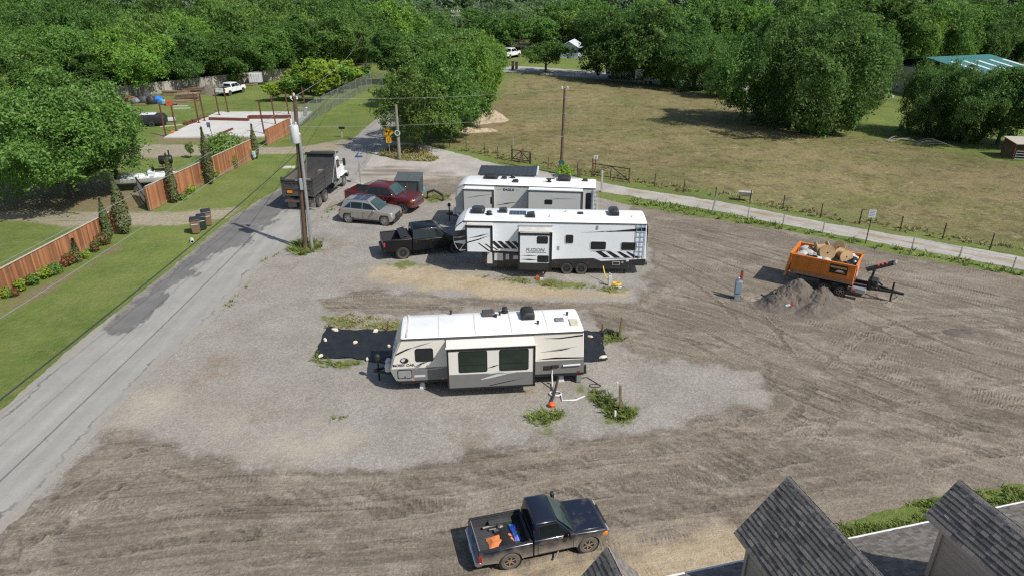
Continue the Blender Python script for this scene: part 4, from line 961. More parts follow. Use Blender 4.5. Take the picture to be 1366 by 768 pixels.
# ------------------------------------------------------------------ slab yard
CONC = pm('concrete', (.50, .49, .46), .85, var=.1, scale=.5, bump=.2)
SLAB = pts([(219,184.8),(355,183.5),(400,166),(417,150.6),(291,150.6),(255,167)])
tag(MB().prismz([(q.x, q.y) for q in SLAB], -.05, .16).build('concrete_slab', CONC), kind='structure')
for i, (tx, ty, bx, by) in enumerate(((385,305,428,538),(470,320,502,508),(625,235,660,450),(672,240,700,435),(780,215,803,395),(840,200,865,375),(1085,290,1118,525),(1180,255,1198,460),(1272,225,1290,390),(1330,210,1338,372),(1405,190,1412,378))):
    g = at(140+bx/5.254, 80+by/5.254); z = up_h(g, 80+ty/5.254); m = MB().bar(g, g+Vector((-.02*i, 0, z)), .145)
    tag(m.box(g.x-.2, g.x+.2, g.y-.2, g.y+.2, .165, .19).build('steel_column', RUST), 'rust-red steel column standing on the edge of the concrete slab', 'column', 'columns around the concrete slab')
def beam(a, b, label, w=.25, h=.3, z=.17):
    a = at(*a, z+h/2); b = at(*b, z+h/2); tag(MB().bar(a, b, w, h).build('steel_beam', RUST), label, 'beam')
beam((279,158.6),(331,159.8),'red steel beam lying across the slab, left of the step', .3, .35); beam((332,156.4),(388,156),'red steel beam lying across the slab, right of the step', .4, .45)
beam((293,179.5),(310,172),'loose red beam lying aslant on the front of the slab', .25, .2); beam((245,165.5),(277,156),'long rusty beam on the grass beside the slab', .35, .3, .02); beam((250,167),(262,163.5),'short rusty beam on the grass beside the slab', .3, .25, .02)
beam((331,156.6),(331.4,159.6),'short red steel beam closing the step across the slab', .25, .35)
g = at(284, 183); t = thing('yard_sign', 'small dark sign on a leaning post before the slab', 'sign', g); MB().bar((0,0,-.1),(-.25,0,1.5), .06).build('post', DARKM, t); MB().obox((-.27,-.05,1.5), Vector((1,0,0)), Vector((0,1,0)), Vector((0,0,1)), .45, .03, .6).build('plate', pm('slate', (.10,.13,.16), .5), t)
g = at(230.5, 179.5); tag(MB().ball(g+Vector((0,0,.3)), .24, .2, .16, 8, 5).build('orange_bucket', pm('orange_plastic', (.75,.10,.02), .5)), 'bright orange lump at the left corner of the slab', 'bucket')
# ------------------------------------------------------------------ vehicles
DUSTY = (.30, .26, .21)
def paint(name, col, dz0=.35, dz1=1.0, amt=.75, rough=.28, metal=.0): return pm(name, col, rough, metal, .06, 1.5, dirt=(DUSTY, dz0, dz1, amt), coat=.45)
GLASS = pm('dark_glass', (.012, .016, .018), .06, 0, .3, .8, spec=.6)
WSHIELD = pm('windscreen_glass', (.040, .070, .068), .07, 0, .35, 1.3, spec=.6)
TYRE = pm('tyre_rubber', (.028, .027, .026), .85, 0, .2, 6, dirt=(DUSTY, -.6, .2, .35), bump=.3)
TYRED = pm('dusty_tyre', (.12, .11, .10), .9, 0, .25, 5, bump=.4)
CHROME = pm('chrome', (.62, .63, .64), .16, 1., var=.08)
RIMG = pm('rim_alloy', (.42, .42, .43), .3, .8, var=.12); RIMD = pm('rim_dark', (.06, .06, .062), .4, .5, var=.12); RIMR = pm('rim_rusty_steel', (.30, .23, .18), .55, .4, var=.3)
PLAST = pm('black_plastic', (.022, .022, .023), .6, var=.2); UNDER = pm('underbody', (.012, .012, .012), .9)
LINER = pm('bed_liner', (.045, .047, .05), .85, var=.25, scale=4, bump=.4); REDL = pm('red_lamp', (.35, .012, .014), .2, coat=.5); AMB = pm('amber_lamp', (.75, .22, .01), .25, coat=.4)
LAMP = pm('clear_lamp', (.55, .57, .58), .12, .3, var=.15); REDG = pm('red_plastic', (.45, .02, .03), .5)
HAND = pm('handle_black', (.02, .02, .02), .4)
def wheel(parent, x, y, r, w, rimm, side, tyre=None, spokes=6, name='wheel', rimr=.62, z=None):
    """tyre with its rim as sub-part; side=-1 faces -y"""
    z = r if z is None else z; s = side
    p = [(r*rimr, -w/2), (r*.9, -w/2), (r*.985, -w*.38), (r, -w*.2), (r, w*.2), (r*.985, w*.38), (r*.9, w/2), (r*rimr, w/2)]
    o = MB().lathe(p + [p[0]], (0,0,0), 'y', 26, False).build(name, tyre or TYRE, parent, smooth=True); o.location = (x, y, z)
    m = MB(); R = r*rimr; f = s*w/2
    m.lathe([(R, f*.98), (R*.93, f*1.0), (R*.9, f*.85), (R*.86, f*.3), (0, f*.3)], (0,0,0), 'y', 26, False)
    for k in range(spokes):
        a = 2*math.pi*k/spokes + .3; d = Vector((math.cos(a), 0, math.sin(a)))
        m.bar(d*R*.12 + Vector((0, f*.72, 0)), d*R*.92 + Vector((0, f*.8, 0)), R*.2, w*.16, up=(0,1,0))
    m.lathe([(R*.24, f*.4), (R*.24, f*.86), (R*.16, f*.9), (0, f*.9)], (0,0,0), 'y', 14, False)
    rim = m.build('rim', rimm, o)
    MB().lathe([(R*.85, f*.32), (0, f*.33)], (0,0,0), 'y', 20, False).build('brake_disc', UNDER, o)
    return o
def arch_pts(xa, r, zs, ra, n=12):
    """points over a wheel arch from rear (low x) to front at sill height zs"""
    h = math.acos(max(-1, min(1, (zs-r)/ra))); return [(xa + ra*math.sin(-h + 2*h*k/n), r + ra*math.cos(-h + 2*h*k/n)) for k in range(n+1)]
def body_loft(m, prof, W, top=lambda x, z: False, shoulder=.07, drop=.05, nose=None, nosein=.12, tuck=.03, sill=None):
    R = []
    for y, edge in ((-W/2, 1), (-W/2+shoulder*.35, .35), (-W/2+shoulder, 0), (W/2-shoulder, 0), (W/2-shoulder*.35, .35), (W/2, 1)):
        r = []
        for x, z in prof:
            zz = z - (drop*edge if top(x, z) else 0); xx = x
            yy = y
            if nose is not None and x > nose: xx = x - (x-nose)*edge*nosein/.3; yy = y*(1-.05*(x-nose))
            r.append((xx, yy, zz))
        R.append(r)
    return m.loft(R)
def pickup(name, label, loc, rz, S=1., wb=2.83, W=1.74, zs=.42, zb=1.06, zh=.93, zc=1.02, zr=1.66, xf=2.2, xr=-2.52, xcowl=.88, xwt=.28, xcr=-.58, xbed=-.62, zrail=1.0, r=.345, crew=False, paintm=None, rim=None, spokes=5, tyre=None, bumper=None, grille=None, cover=False, chrome=False, ghin=.17, far=False):
    t = thing(name, label, 'pickup truck', loc, rz); t.scale = (S, S, S); P = paintm; f = wb/2; h = W/2; ra = r*1.17
    # front clip and cab
    prof = [(xcr, zs)] + arch_pts(f, r, zs, ra) + [(xf-.12, zs-.02), (xf-.03, zs+.06), (xf, zs+.2), (xf-.01, zh-.2), (xf-.06, zh-.06), (xf-.16, zh), (xf-.55, zh+.04), (xcowl+.03, zc), (xcowl-.05, zb), (xcr, zb)]
    body_loft(MB(), prof, W, lambda x, z: z > zh-.1, .10, .055, xf-.35, .14).build('body', P, t, .018, segs=2)
    MB().box(xr+.15, xf-.25, -h+.12, h-.12, zs-.1, zs+.12).build('chassis', UNDER, t)
    for xa in (f, -f): MB().lathe([(ra*.985, -h+.03), (ra*.985, h-.03)], (xa, 0, r), 'y', 20, True).build('wheel_well', UNDER, t)
    # hood panel with seam
    q = [(xf-.2, -h+.13), (xf-.2, h-.13), (xcowl+.06, h-.10), (xcowl+.06, -h+.10)]
    zhf = lambda x: zh + .012 + (zc-zh-.0)*max(0, (xf-.16-x))/(xf-.16-xcowl-.03)
    MB().loft([[(x, y, zhf(x)-.02) for x, y in q], [(x, y, zhf(x)+.012 + (.02 if abs(y) < h-.12 else 0)) for x, y in q]]).build('hood', P, t, .015)
    # cab
    yb, yt = h-.035, h-ghin; ztop = zr
    g = MB(); base = [(xcr, -yb, zb-.03), (xcowl-.06, -yb, zb-.03), (xcowl-.02, -yb*.6, zb-.03), (xcowl-.02, yb*.6, zb-.03), (xcowl-.06, yb, zb-.03), (xcr, yb, zb-.03)]
    topx = [(xcr+.07, -yt, ztop-.05), (xwt-.03, -yt, ztop-.05), (xwt, -yt*.6, ztop-.04), (xwt, yt*.6, ztop-.04), (xwt-.03, yt, ztop-.05), (xcr+.07, yt, ztop-.05)]
    cr = [(xcr+.16, -yt+.1, ztop), (xwt-.13, -yt+.1, ztop), (xwt-.1, -yt*.5, ztop+.01), (xwt-.1, yt*.5, ztop+.01), (xwt-.13, yt-.1, ztop), (xcr+.16, yt-.1, ztop)]
    g.loft([base, topx, cr]).build('cab', P, t, .03, segs=3)
    for s in (-1, 1):
        Q = [(xcr, s*yb, zb), (xcowl-.08, s*yb, zb), (xwt-.02, s*yt, ztop-.06), (xcr+.07, s*yt, ztop-.06)]
        if s > 0: Q = [Q[1], Q[0], Q[3], Q[2]]
        spans = [(.05, .46), (.52, .93)] if crew else [(.17, .9)]
        for a, b in spans:
            if s > 0: a, b = 1-b, 1-a
            fr = pane(MB(), Q, a-.02, b+.02, .03, .90, .004, .05).build('window_frame', PLAST, t, norm=False)
            pane(MB(), Q, a, b, .08, .84, .010, .04).build('side_glass', GLASS, fr, norm=False)
        ds = [(xcr+.06, (xcr+xcowl)/2-.04), ((xcr+xcowl)/2, xcowl-.06)] if crew else [(xcr+.14, xcowl-.04)]
        for a, b in ds:
            lo = max(zs+.04, 0); pr = [(a, lo), (b, lo), (b, zb-.07), (a, zb-.07)]
            MB().prism([(a-.014, lo-.014), (b+.014, lo-.014), (b+.014, zb-.055), (a-.014, zb-.055)], s*(h-.02), s*(h+.002)).build('door_gap', UNDER, t)
            d = MB().prism(pr, s*(h-.02), s*(h+.010)).build('door', P, t, .012)
            MB().box(a+.06, a+.22, s*(h+.008) - .015, s*(h+.008)+.015, zb-.22, zb-.17).build('door_handle', CHROME if chrome else HAND, d, .008)
        mm = MB().bar((xcowl-.22, s*(h-.05), zb+.08), (xcowl-.2, s*(h+.14), zb+.1), .05).build('mirror_arm', PLAST, t)
        MB().box(xcowl-.27, xcowl-.15, s*(h+.16)-.09, s*(h+.16)+.09, zb+.02, zb+.24).build('mirror', CHROME if chrome else PLAST, mm, .03)
        # lamps
        MB().box(xf-.2, xf-.015, s*(h-.26)-.15, s*(h-.26)+.16, zh-.27, zh-.08).build('headlight', LAMP, t, .03)
        MB().box(xf-.27, xf-.08, s*(h-.055)-.05, s*(h-.055)+.05, zh-.26, zh-.1).build('marker_lamp', AMB, t, .02)
        MB().box(xr-.012, xr+.13, s*(h-.05)-.055, s*(h-.05)+.062, zrail-.42, zrail-.12).build('tail_light', REDL, t, .02)
        # bed side
        pb = [(xr, zs+.12)] + [(xr+.06, zs+.05)] + arch_pts(-f, r, zs, ra) + [(xbed, zs), (xbed, zrail), (xr+.02, zrail)]
        R = []
        for y, e in ((s*h, 1), (s*(h-.03), .0), (s*(h-.12), 0)): R.append([(x, y, z - (.03*e if z > zrail-.05 else 0)) for x, z in pb])
        MB().loft(R).build('bed_side', P, t, .012)
        MB().prism([(xr+.08, zs+.2), (xbed-.06, zs+.2), (xbed-.06, zrail-.03), (xr+.08, zrail-.03)], s*(h-.122), s*(h-.128)).build('side_liner', LINER, t)
        MB().box(xr+.03, xbed, s*(h-.085)-.045, s*(h-.085)+.045, zrail+.002, zrail+.022).build('rail_cap', PLAST, t, .008)
        MB().box(-f-.42, -f+.42, s*(h-.12)-.0 if s < 0 else h-.34, s*(h-.12)+.22 if s < 0 else h-.12, zs+.2, zs+.42).build('inner_arch', LINER, t, .03)
        fl = MB(); A = arch_pts(f, r, zs, ra+.0, 16); B = arch_pts(f, r, zs, ra+.055, 16); V = [(x, s*(h+.012), z) for x, z in A] + [(x, s*(h+.012), z) for x, z in B]
        for k in range(16): fl.add([V[k], V[k+1], V[17+k+1], V[17+k]], [(0,1,2,3)])
        A = [(x-wb, z) for x, z in A]; B = [(x-wb, z) for x, z in B]; V = [(x, s*(h+.006), z) for x, z in A] + [(x, s*(h+.006), z) for x, z in B]
        fl2 = MB()
        for k in range(16): fl2.add([V[k], V[k+1], V[17+k+1], V[17+k]], [(0,1,2,3)])
        fl.build('arch_lip', P, t, norm=False); fl2.build('arch_lip', P, t, norm=False)
    Q = [(xcowl-.02, -yb*.93, zb+.01), (xcowl-.02, yb*.93, zb+.01), (xwt+.0, yt*.93, ztop-.05), (xwt+.0, -yt*.93, ztop-.05)]
    ws = pane(MB(), Q, .02, .98, .03, .97, .012, .07).build('windscreen', WSHIELD, t, norm=False)
    wp = MB().bar((xcowl+.0, -h*.6, zb+.05), (xcowl-.1, -.1, zb+.12), .02).bar((xcowl+.0, -.05, zb+.05), (xcowl-.1, h*.5, zb+.12), .02).build('wiper', PLAST, ws)
    MB().box(xcowl-.02, xcowl+.09, -h+.12, h-.12, zc-.02, zc+.022).build('cowl_vent', PLAST, t, .008)
    Q = [(xcr, yb*.92, zb+.02), (xcr, -yb*.92, zb+.02), (xcr+.07, -yt*.92, ztop-.06), (xcr+.07, yt*.92, ztop-.06)]
    pane(MB(), Q, .06, .94, .15, .9, .006, .05).build('rear_glass', GLASS, t, norm=False)
    # bed floor, bulkhead, tailgate, bumpers, grille
    MB().box(xr+.06, xbed, -h+.115, h-.115, zs+.1, zs+.2).build('bed_floor', LINER, t)
    rb = MB()
    k = -h+.2
    while k < h-.2: rb.box(xr+.1, xbed-.06, k, k+.05, zs+.2, zs+.215); k += .13
    rb.build('floor_ribs', LINER, t)
    MB().box(xbed-.07, xbed-.005, -h+.1, h-.1, zs+.1, zrail-.01).build('bulkhead', LINER, t)
    tg = MB().box(xr-.0, xr+.075, -h+.115, h-.115, zs+.16, zrail-.005).build('tailgate', P, t, .02)
    MB().box(xr-.012, xr, -.16, .16, zrail-.2, zrail-.12).build('gate_handle', HAND, tg, .008); MB().box(xr+.048, xr+.078, -h+.14, h-.14, zrail-.004, zrail+.012).build('gate_cap', GALV if not crew else PLAST, tg, .006)
    bm = bumper or CHROME
    MB().prismz([(xr-.13, -h+.08), (xr-.13, h-.08), (xr-.05, h+.01), (xr+.1, h+.01), (xr+.1, -h-.01), (xr-.05, -h-.01)], zs+.0, zs+.17).build('rear_bumper', bm, t, .025)
    pl = MB().box(xr-.14, xr-.128, -.16, .16, zs+.0, zs+.14).build('number_plate', CERAM, t)
    MB().prismz([(xf-.32, -h-.012), (xf-.1, -h+.02), (xf+.07, -h+.22), (xf+.09, 0), (xf+.07, h-.22), (xf-.1, h-.02), (xf-.32, h+.012)], zs-.02, zs+.19).build('front_bumper', bm, t, .03)
    gr = MB().box(xf-.06, xf+.022, -h+.36, h-.36, zh-.36, zh-.08).build('grille', CHROME if chrome else PLAST, t, .02)
    gm = MB()
    for k in range(4): gm.box(xf+.02, xf+.03, -h+.4, h-.4, zh-.33+k*.06, zh-.305+k*.06)
    gm.build('grille_bars', BLK, gr)
    for xa in (f, -f):
        for s in (-1, 1): wheel(t, xa, s*(h-.13), r, .25, rim, s, tyre, spokes)
    if cover:
        q = MB().box(xbed-.72, xbed-.02, -h+.06, h-.06, zrail+.03, zrail+.09).build('bed_cover', PLAST, t, .02); MB().obox((xbed-.5, 0, zrail+.17), Vector((.97,0,.24)), Vector((0,1,0)), Vector((-.24,0,.97)), .5, W-.16, .05).build('cover_fold', PLAST, q, .015)
    return t
def place_by(front, rear, halfw, wb_real, side=-1):
    """origin and heading from ground contacts of the near-side wheels"""
    d = (front-rear); rz = math.atan2(d.y, d.x); mid = (front+rear)/2; n = Vector((-math.sin(rz), math.cos(rz), 0)); return mid - n*side*halfw, rz, d.length/wb_real
NAVY = paint('midnight_blue_paint', (.005, .010, .024), .42, .98, .85, .22)
loc, rz, S = place_by(at(783, 734), at(680, 756), .74, 2.83)
ranger_loc, ranger_rz = loc, rz
t = pickup('pickup_truck', 'dusty black single-cab pickup with an open bed, parked by the house roof', loc, rz, S, paintm=NAVY, rim=RIMR, tyre=TYRED, spokes=6, r=.36, zr=1.68)
for s in (-1, 1): MB().box(-1.9, -1.88, s*.72-.12, s*.72+.12, .25, .6).build('mud_flap', PLAST, t)
MB().tube([(.6, -.45, .4), (.2, -.86, .12), (.12, -.9, .1)], .03, 6).build('step_bar', GALV, t)
def inbed(x, y, z=.63):
    c, s = math.cos(rz), math.sin(rz); return Vector((loc.x + (x*c - y*s)*S, loc.y + (x*s + y*c)*S, z*S))
def cloth(name, label, cat, x, y, w, d, mat, seed, hh=.08, rot=.2):
    rnd = np.random.default_rng(seed); n = 14; m = MB(); V = []; F = []
    for i in range(n):
        for j in range(n):
            u, v = i/(n-1)-.5, j/(n-1)-.5; e = min(1, 6*min(.5-abs(u), .5-abs(v))); q = Vector((u*4+seed, v*4, .3))
            V.append((u*w*(1+.08*mnoise.noise(q)), v*d*(1+.1*mnoise.noise(q*1.3)), (.015 + hh*(.4+.6*abs(mnoise.noise(q*.9))) * e + .03*e)))
    F = [(i*n+j, (i+1)*n+j, (i+1)*n+j+1, i*n+j+1) for i in range(n-1) for j in range(n-1)]
    m.add(V, F); o = m.build(name, mat, smooth=True); o.location = inbed(x, y); o.rotation_euler = (0, 0, rz+rot); return tag(o, label, cat)
cloth('work_vest', 'folded orange cloth lying in the bed of the single-cab pickup', 'cloth', -1.56, -.08, .95, .5, pm('orange_cloth', (.62, .20, .07), .85, var=.15), 3, .12, .12)
cloth('blue_tarp', 'crumpled bright blue tarp next to the orange cloth in the pickup bed', 'tarp', -1.02, .12, .30, .8, pm('blue_plastic', (.02, .07, .42), .5, var=.25), 5, .2, .1)
o = MB().ball((0,0,.09), .16, .12, .09, 9, 6).build('green_bag', pm('green_cloth', (.015,.10,.06), .7), smooth=True); o.location = inbed(-.95, .0); tag(o, 'small dark green bag at the front of the pickup bed', 'bag')
o = MB().ball((0,0,.06), .10, .08, .06, 8, 5).build('green_bottle', pm('bright_green_plastic', (.03,.35,.14), .4), smooth=True); o.location = inbed(-1.08, .42); tag(o, 'tiny bright green item beside the blue tarp in the pickup bed', 'bottle')
o = MB().ball((0,0,.05), .06, .05, .05, 8, 5).build('red_ball', REDG, smooth=True); o.location = inbed(-.86, .22); tag(o, 'tiny red item at the front of the pickup bed', 'ball')
o = MB().prism([(-.22,0),(.2,0),(.22,.03),(0,.05),(-.2,.03)], -.07, .07).build('wood_offcut', pm('raw_pine', (.55,.36,.20), .8)); o.location = inbed(-1.1, -.56); o.rotation_euler = (0,0,rz+.3); tag(o, 'pale wood offcut against the near side of the pickup bed', 'wood')
m = MB(); m.tube([(-.5,0,.08),(.5,.05,.12)], .05, 7); m.tube([(-.3,-.1,.05),(.3,-.15,.07)], .04, 7); m.ball((.1,-.12,.1),.13,.1,.1); m.box(-.15,.25,-.3,-.2,.0,.12)
o = m.build('tool_bundle', pm('grimy_steel', (.16,.15,.14), .5, .5, var=.4)); o.location = inbed(-1.55, .55); o.rotation_euler = (0,0,rz); tag(o, 'bundle of dark metal tools along the far side of the pickup bed', 'tools')

kw = dict(wb=3.6, W=2.0, zs=.55, zb=1.3, zh=1.2, zc=1.27, zr=1.98, xf=2.75, xr=-3.05, xcowl=1.32, xwt=.6, xcr=-1.12, xbed=-1.16, zrail=1.38, r=.42, crew=True, ghin=.22)
BLACKP = pm('black_gloss_paint', (.004, .005, .008), .32, 0, .05, 1.5, coat=.15, spec=.35)
rr = at(538, 345); d = Vector((math.cos(RD(17)), math.sin(RD(17)), 0)); n = Vector((-d.y, d.x, 0)); S = 1.06
pickup('pickup_truck', 'black crew-cab pickup with a folded bed cover, hitched under the white trailer nose', rr + d*1.8*S + n*.88*S, RD(17), S, paintm=BLACKP, rim=RIMD, spokes=6, bumper=BLACKP, cover=True, **kw)
MAROON = paint('maroon_paint', (.085, .007, .013), .45, .9, .2)
fr = at(538, 285); a = RD(-17.5); d = Vector((math.cos(a), math.sin(a), 0)); n = Vector((-d.y, d.x, 0)); S = 1.11
pickup('pickup_truck', 'maroon crew-cab pickup with chrome grille, parked beside the grey dumpster', fr - d*1.8*S + n*.88*S, a, S, paintm=MAROON, rim=RIMG, spokes=5, chrome=True, bumper=MAROON, **kw)
WHITEP = paint('white_paint', (.74, .75, .75), .3, .7, .2)
g = at(300.5, 127.5)
pickup('pickup_truck', 'old white crew-cab pickup parked on the grass in the yard by the wood', g + Vector((.6,1.6,0)), RD(74), .98, paintm=WHITEP, rim=RIMG, **kw)

def suv():
    a_, b_ = at(515.5, 300.5), at(466.3, 296.6); loc, rz, S = place_by(a_, b_, .80, 2.86); t = thing('suv', 'silver-beige compact SUV with a glass roof, parked in front of the maroon pickup', 'suv', loc, rz); t.scale = (S*.98, S, S)
    P = paint('silver_beige_paint', (.34, .315, .285), .2, .5, .25, .3, .45); wb = 2.86; f = wb/2; r = .39; W = 1.88; h = W/2; ra = r*1.15; zs = .30; zb = 1.0
    xf, xr = 2.10, -2.14
    prof = [(xr+.1, zs+.12)] + arch_pts(-f, r, zs, ra) + arch_pts(f, r, zs, ra) + [(xf-.1, zs+.02), (xf, zs+.25), (xf-.01, .80), (xf-.07, .93), (xf-.25, 1.0), (1.1, 1.08), (.9, 1.10), (-1.6, 1.15), (xr+.15, 1.1), (xr, .98), (xr-.02, .6)]
    body_loft(MB(), prof, W, lambda x, z: z > .8, .14, .07, xf-.4, .18).build('body', P, t, .025)
    for xa in (f, -f): MB().lathe([(ra*.985, -h+.03), (ra*.985, h-.03)], (xa, 0, r), 'y', 20, True).build('wheel_well', UNDER, t)
    yb, yt = h-.06, h-.26; zr = 1.70
    base = [(xr+.08, -yb*.92, 1.06), (-1.5, -yb, 1.08), (.98, -yb, 1.04), (1.06, -yb*.5, 1.07), (1.06, yb*.5, 1.07), (.98, yb, 1.04), (-1.5, yb, 1.08), (xr+.08, yb*.92, 1.06)]
    top = [(-1.78, -yt, zr-.1), (-1.3, -yt, zr-.05), (.18, -yt, zr-.06), (.26, -yt*.5, zr-.04), (.26, yt*.5, zr-.04), (.18, yt, zr-.06), (-1.3, yt, zr-.05), (-1.78, yt, zr-.1)]
    cr = [(-1.75, -yt+.14, zr-.03), (-1.2, -yt+.14, zr), (.05, -yt+.14, zr-.01), (.1, -yt*.4, zr), (.1, yt*.4, zr), (.05, yt-.14, zr-.01), (-1.2, yt-.14, zr), (-1.75, yt-.14, zr-.03)]
    MB().loft([base, top, cr]).build('cabin', P, t, .03, segs=3)
    for s in (-1, 1):
        def side(x, u):  # point on the cabin side, u from belt to roof
            zb_ = 1.10 if x < -1.2 else 1.10-(x+1.2)*.02; y = yb + (yt-yb)*u; return Vector((x, s*(y+.016), zb_ + (zr-.07-zb_)*u))
        fr = MB().poly([side(-1.78, .12), side(.88, .06), side(.30, .78), side(-1.25, .93)]).build('window_frame', CHROME, t, norm=False)
        for L in ([(-1.70,.16), (-1.22,.12), (-1.22,.86)], [(-1.16,.12), (-.32,.10), (-.32,.86), (-1.16,.86)], [(-.25,.10), (.78,.10), (.27,.73), (-.25,.86)]):
            MB().poly([side(x, u) + Vector((0, s*.012, 0)) for x, u in L]).build('side_glass', GLASS, fr, norm=False)
        for a, b in ((-1.2, -.3), (-.26, .86)):
            MB().prism([(a-.012, zs+.16), (b+.012, zs+.16), (b+.012, .93), (a-.012, .93)], s*(h-.02), s*(h+.001)).build('door_gap', UNDER, t)
            d = MB().prism([(a, zs+.17), (b, zs+.17), (b, .94), (a, .94)], s*(h-.02), s*(h+.008)).build('door', P, t, .012)
            MB().box(a+.08, a+.26, s*(h+.006)-.016, s*(h+.006)+.016, .83, .87).build('door_handle', CHROME, d, .008)
        MB().box(-1.05, 1.05, s*(h-.0)-.02, s*(h-.0)+.02, zs-.02, zs+.10).build('sill_trim', PLAST, t, .01)
        MB().box(.6, .74, s*(h+.1)-.1, s*(h+.1)+.1, 1.0, 1.16).build('mirror', P, t, .04)
        MB().tube([(-1.5, s*(yt-.02), zr-.03), (-1.3, s*(yt-.02), zr+.035), (0, s*(yt-.02), zr+.03), (.15, s*(yt-.02), zr-.03)], .02, 6).build('roof_rail', CHROME, t, smooth=True)
        MB().prism([(xf-.42, .95), (xf-.1, .82), (xf-.05, .64), (xf-.12, .58), (xf-.2, .76)], s*(h-.12)-.08, s*(h-.12)+.07).build('headlight', LAMP, t, .02)
        MB().prism([(xr-.03, .62), (xr+.04, 1.0), (xr+.36, 1.04), (xr+.1, .9), (xr+.07, .62)], s*(h-.1)-.1, s*(h-.1)+.09).build('tail_light', REDL, t, .02)
    Q = [(1.05, -yb*.92, 1.075), (1.05, yb*.92, 1.075), (.25, yt*.92, zr-.05), (.25, -yt*.92, zr-.05)]
    pane(MB(), Q, .03, .97, .02, .97, .02, .08).build('windscreen', WSHIELD, t, norm=False)
    Q = [(xr+.06, yb*.85, 1.1), (xr+.06, -yb*.85, 1.1), (-1.8, -yt*.92, zr-.1), (-1.8, yt*.92, zr-.1)]
    pane(MB(), Q, .04, .96, .05, .92, .02, .08).build('rear_glass', GLASS, t, norm=False)
    MB().box(-1.15, -.05, -yt+.18, yt-.18, zr-.01, zr+.018).build('glass_roof', pm('roof_glass', (.02,.03,.06), .05), t, .01); MB().box(-.6, -.56, -yt+.18, yt-.18, zr+.012, zr+.022).build('roof_bar', P, t)
    MB().box(xf-.08, xf+.02, -.5, .5, .46, .78).build('grille', PLAST, t, .03); MB().box(xf-.06, xf+.03, -.85, .85, zs-.04, zs+.12).build('front_bumper', PLAST, t, .03); MB().box(xr-.06, xr+.1, -.85, .85, zs+.05, zs+.25).build('rear_bumper', PLAST, t, .03)
    MB().box(xf+.018, xf+.026, -.07, .07, .6, .68).build('badge', CHROME, t)
    for xa in (f, -f):
        for s in (-1, 1): wheel(t, xa, s*(h-.13), r, .24, RIMG, s, None, 10, rimr=.7)
suv()

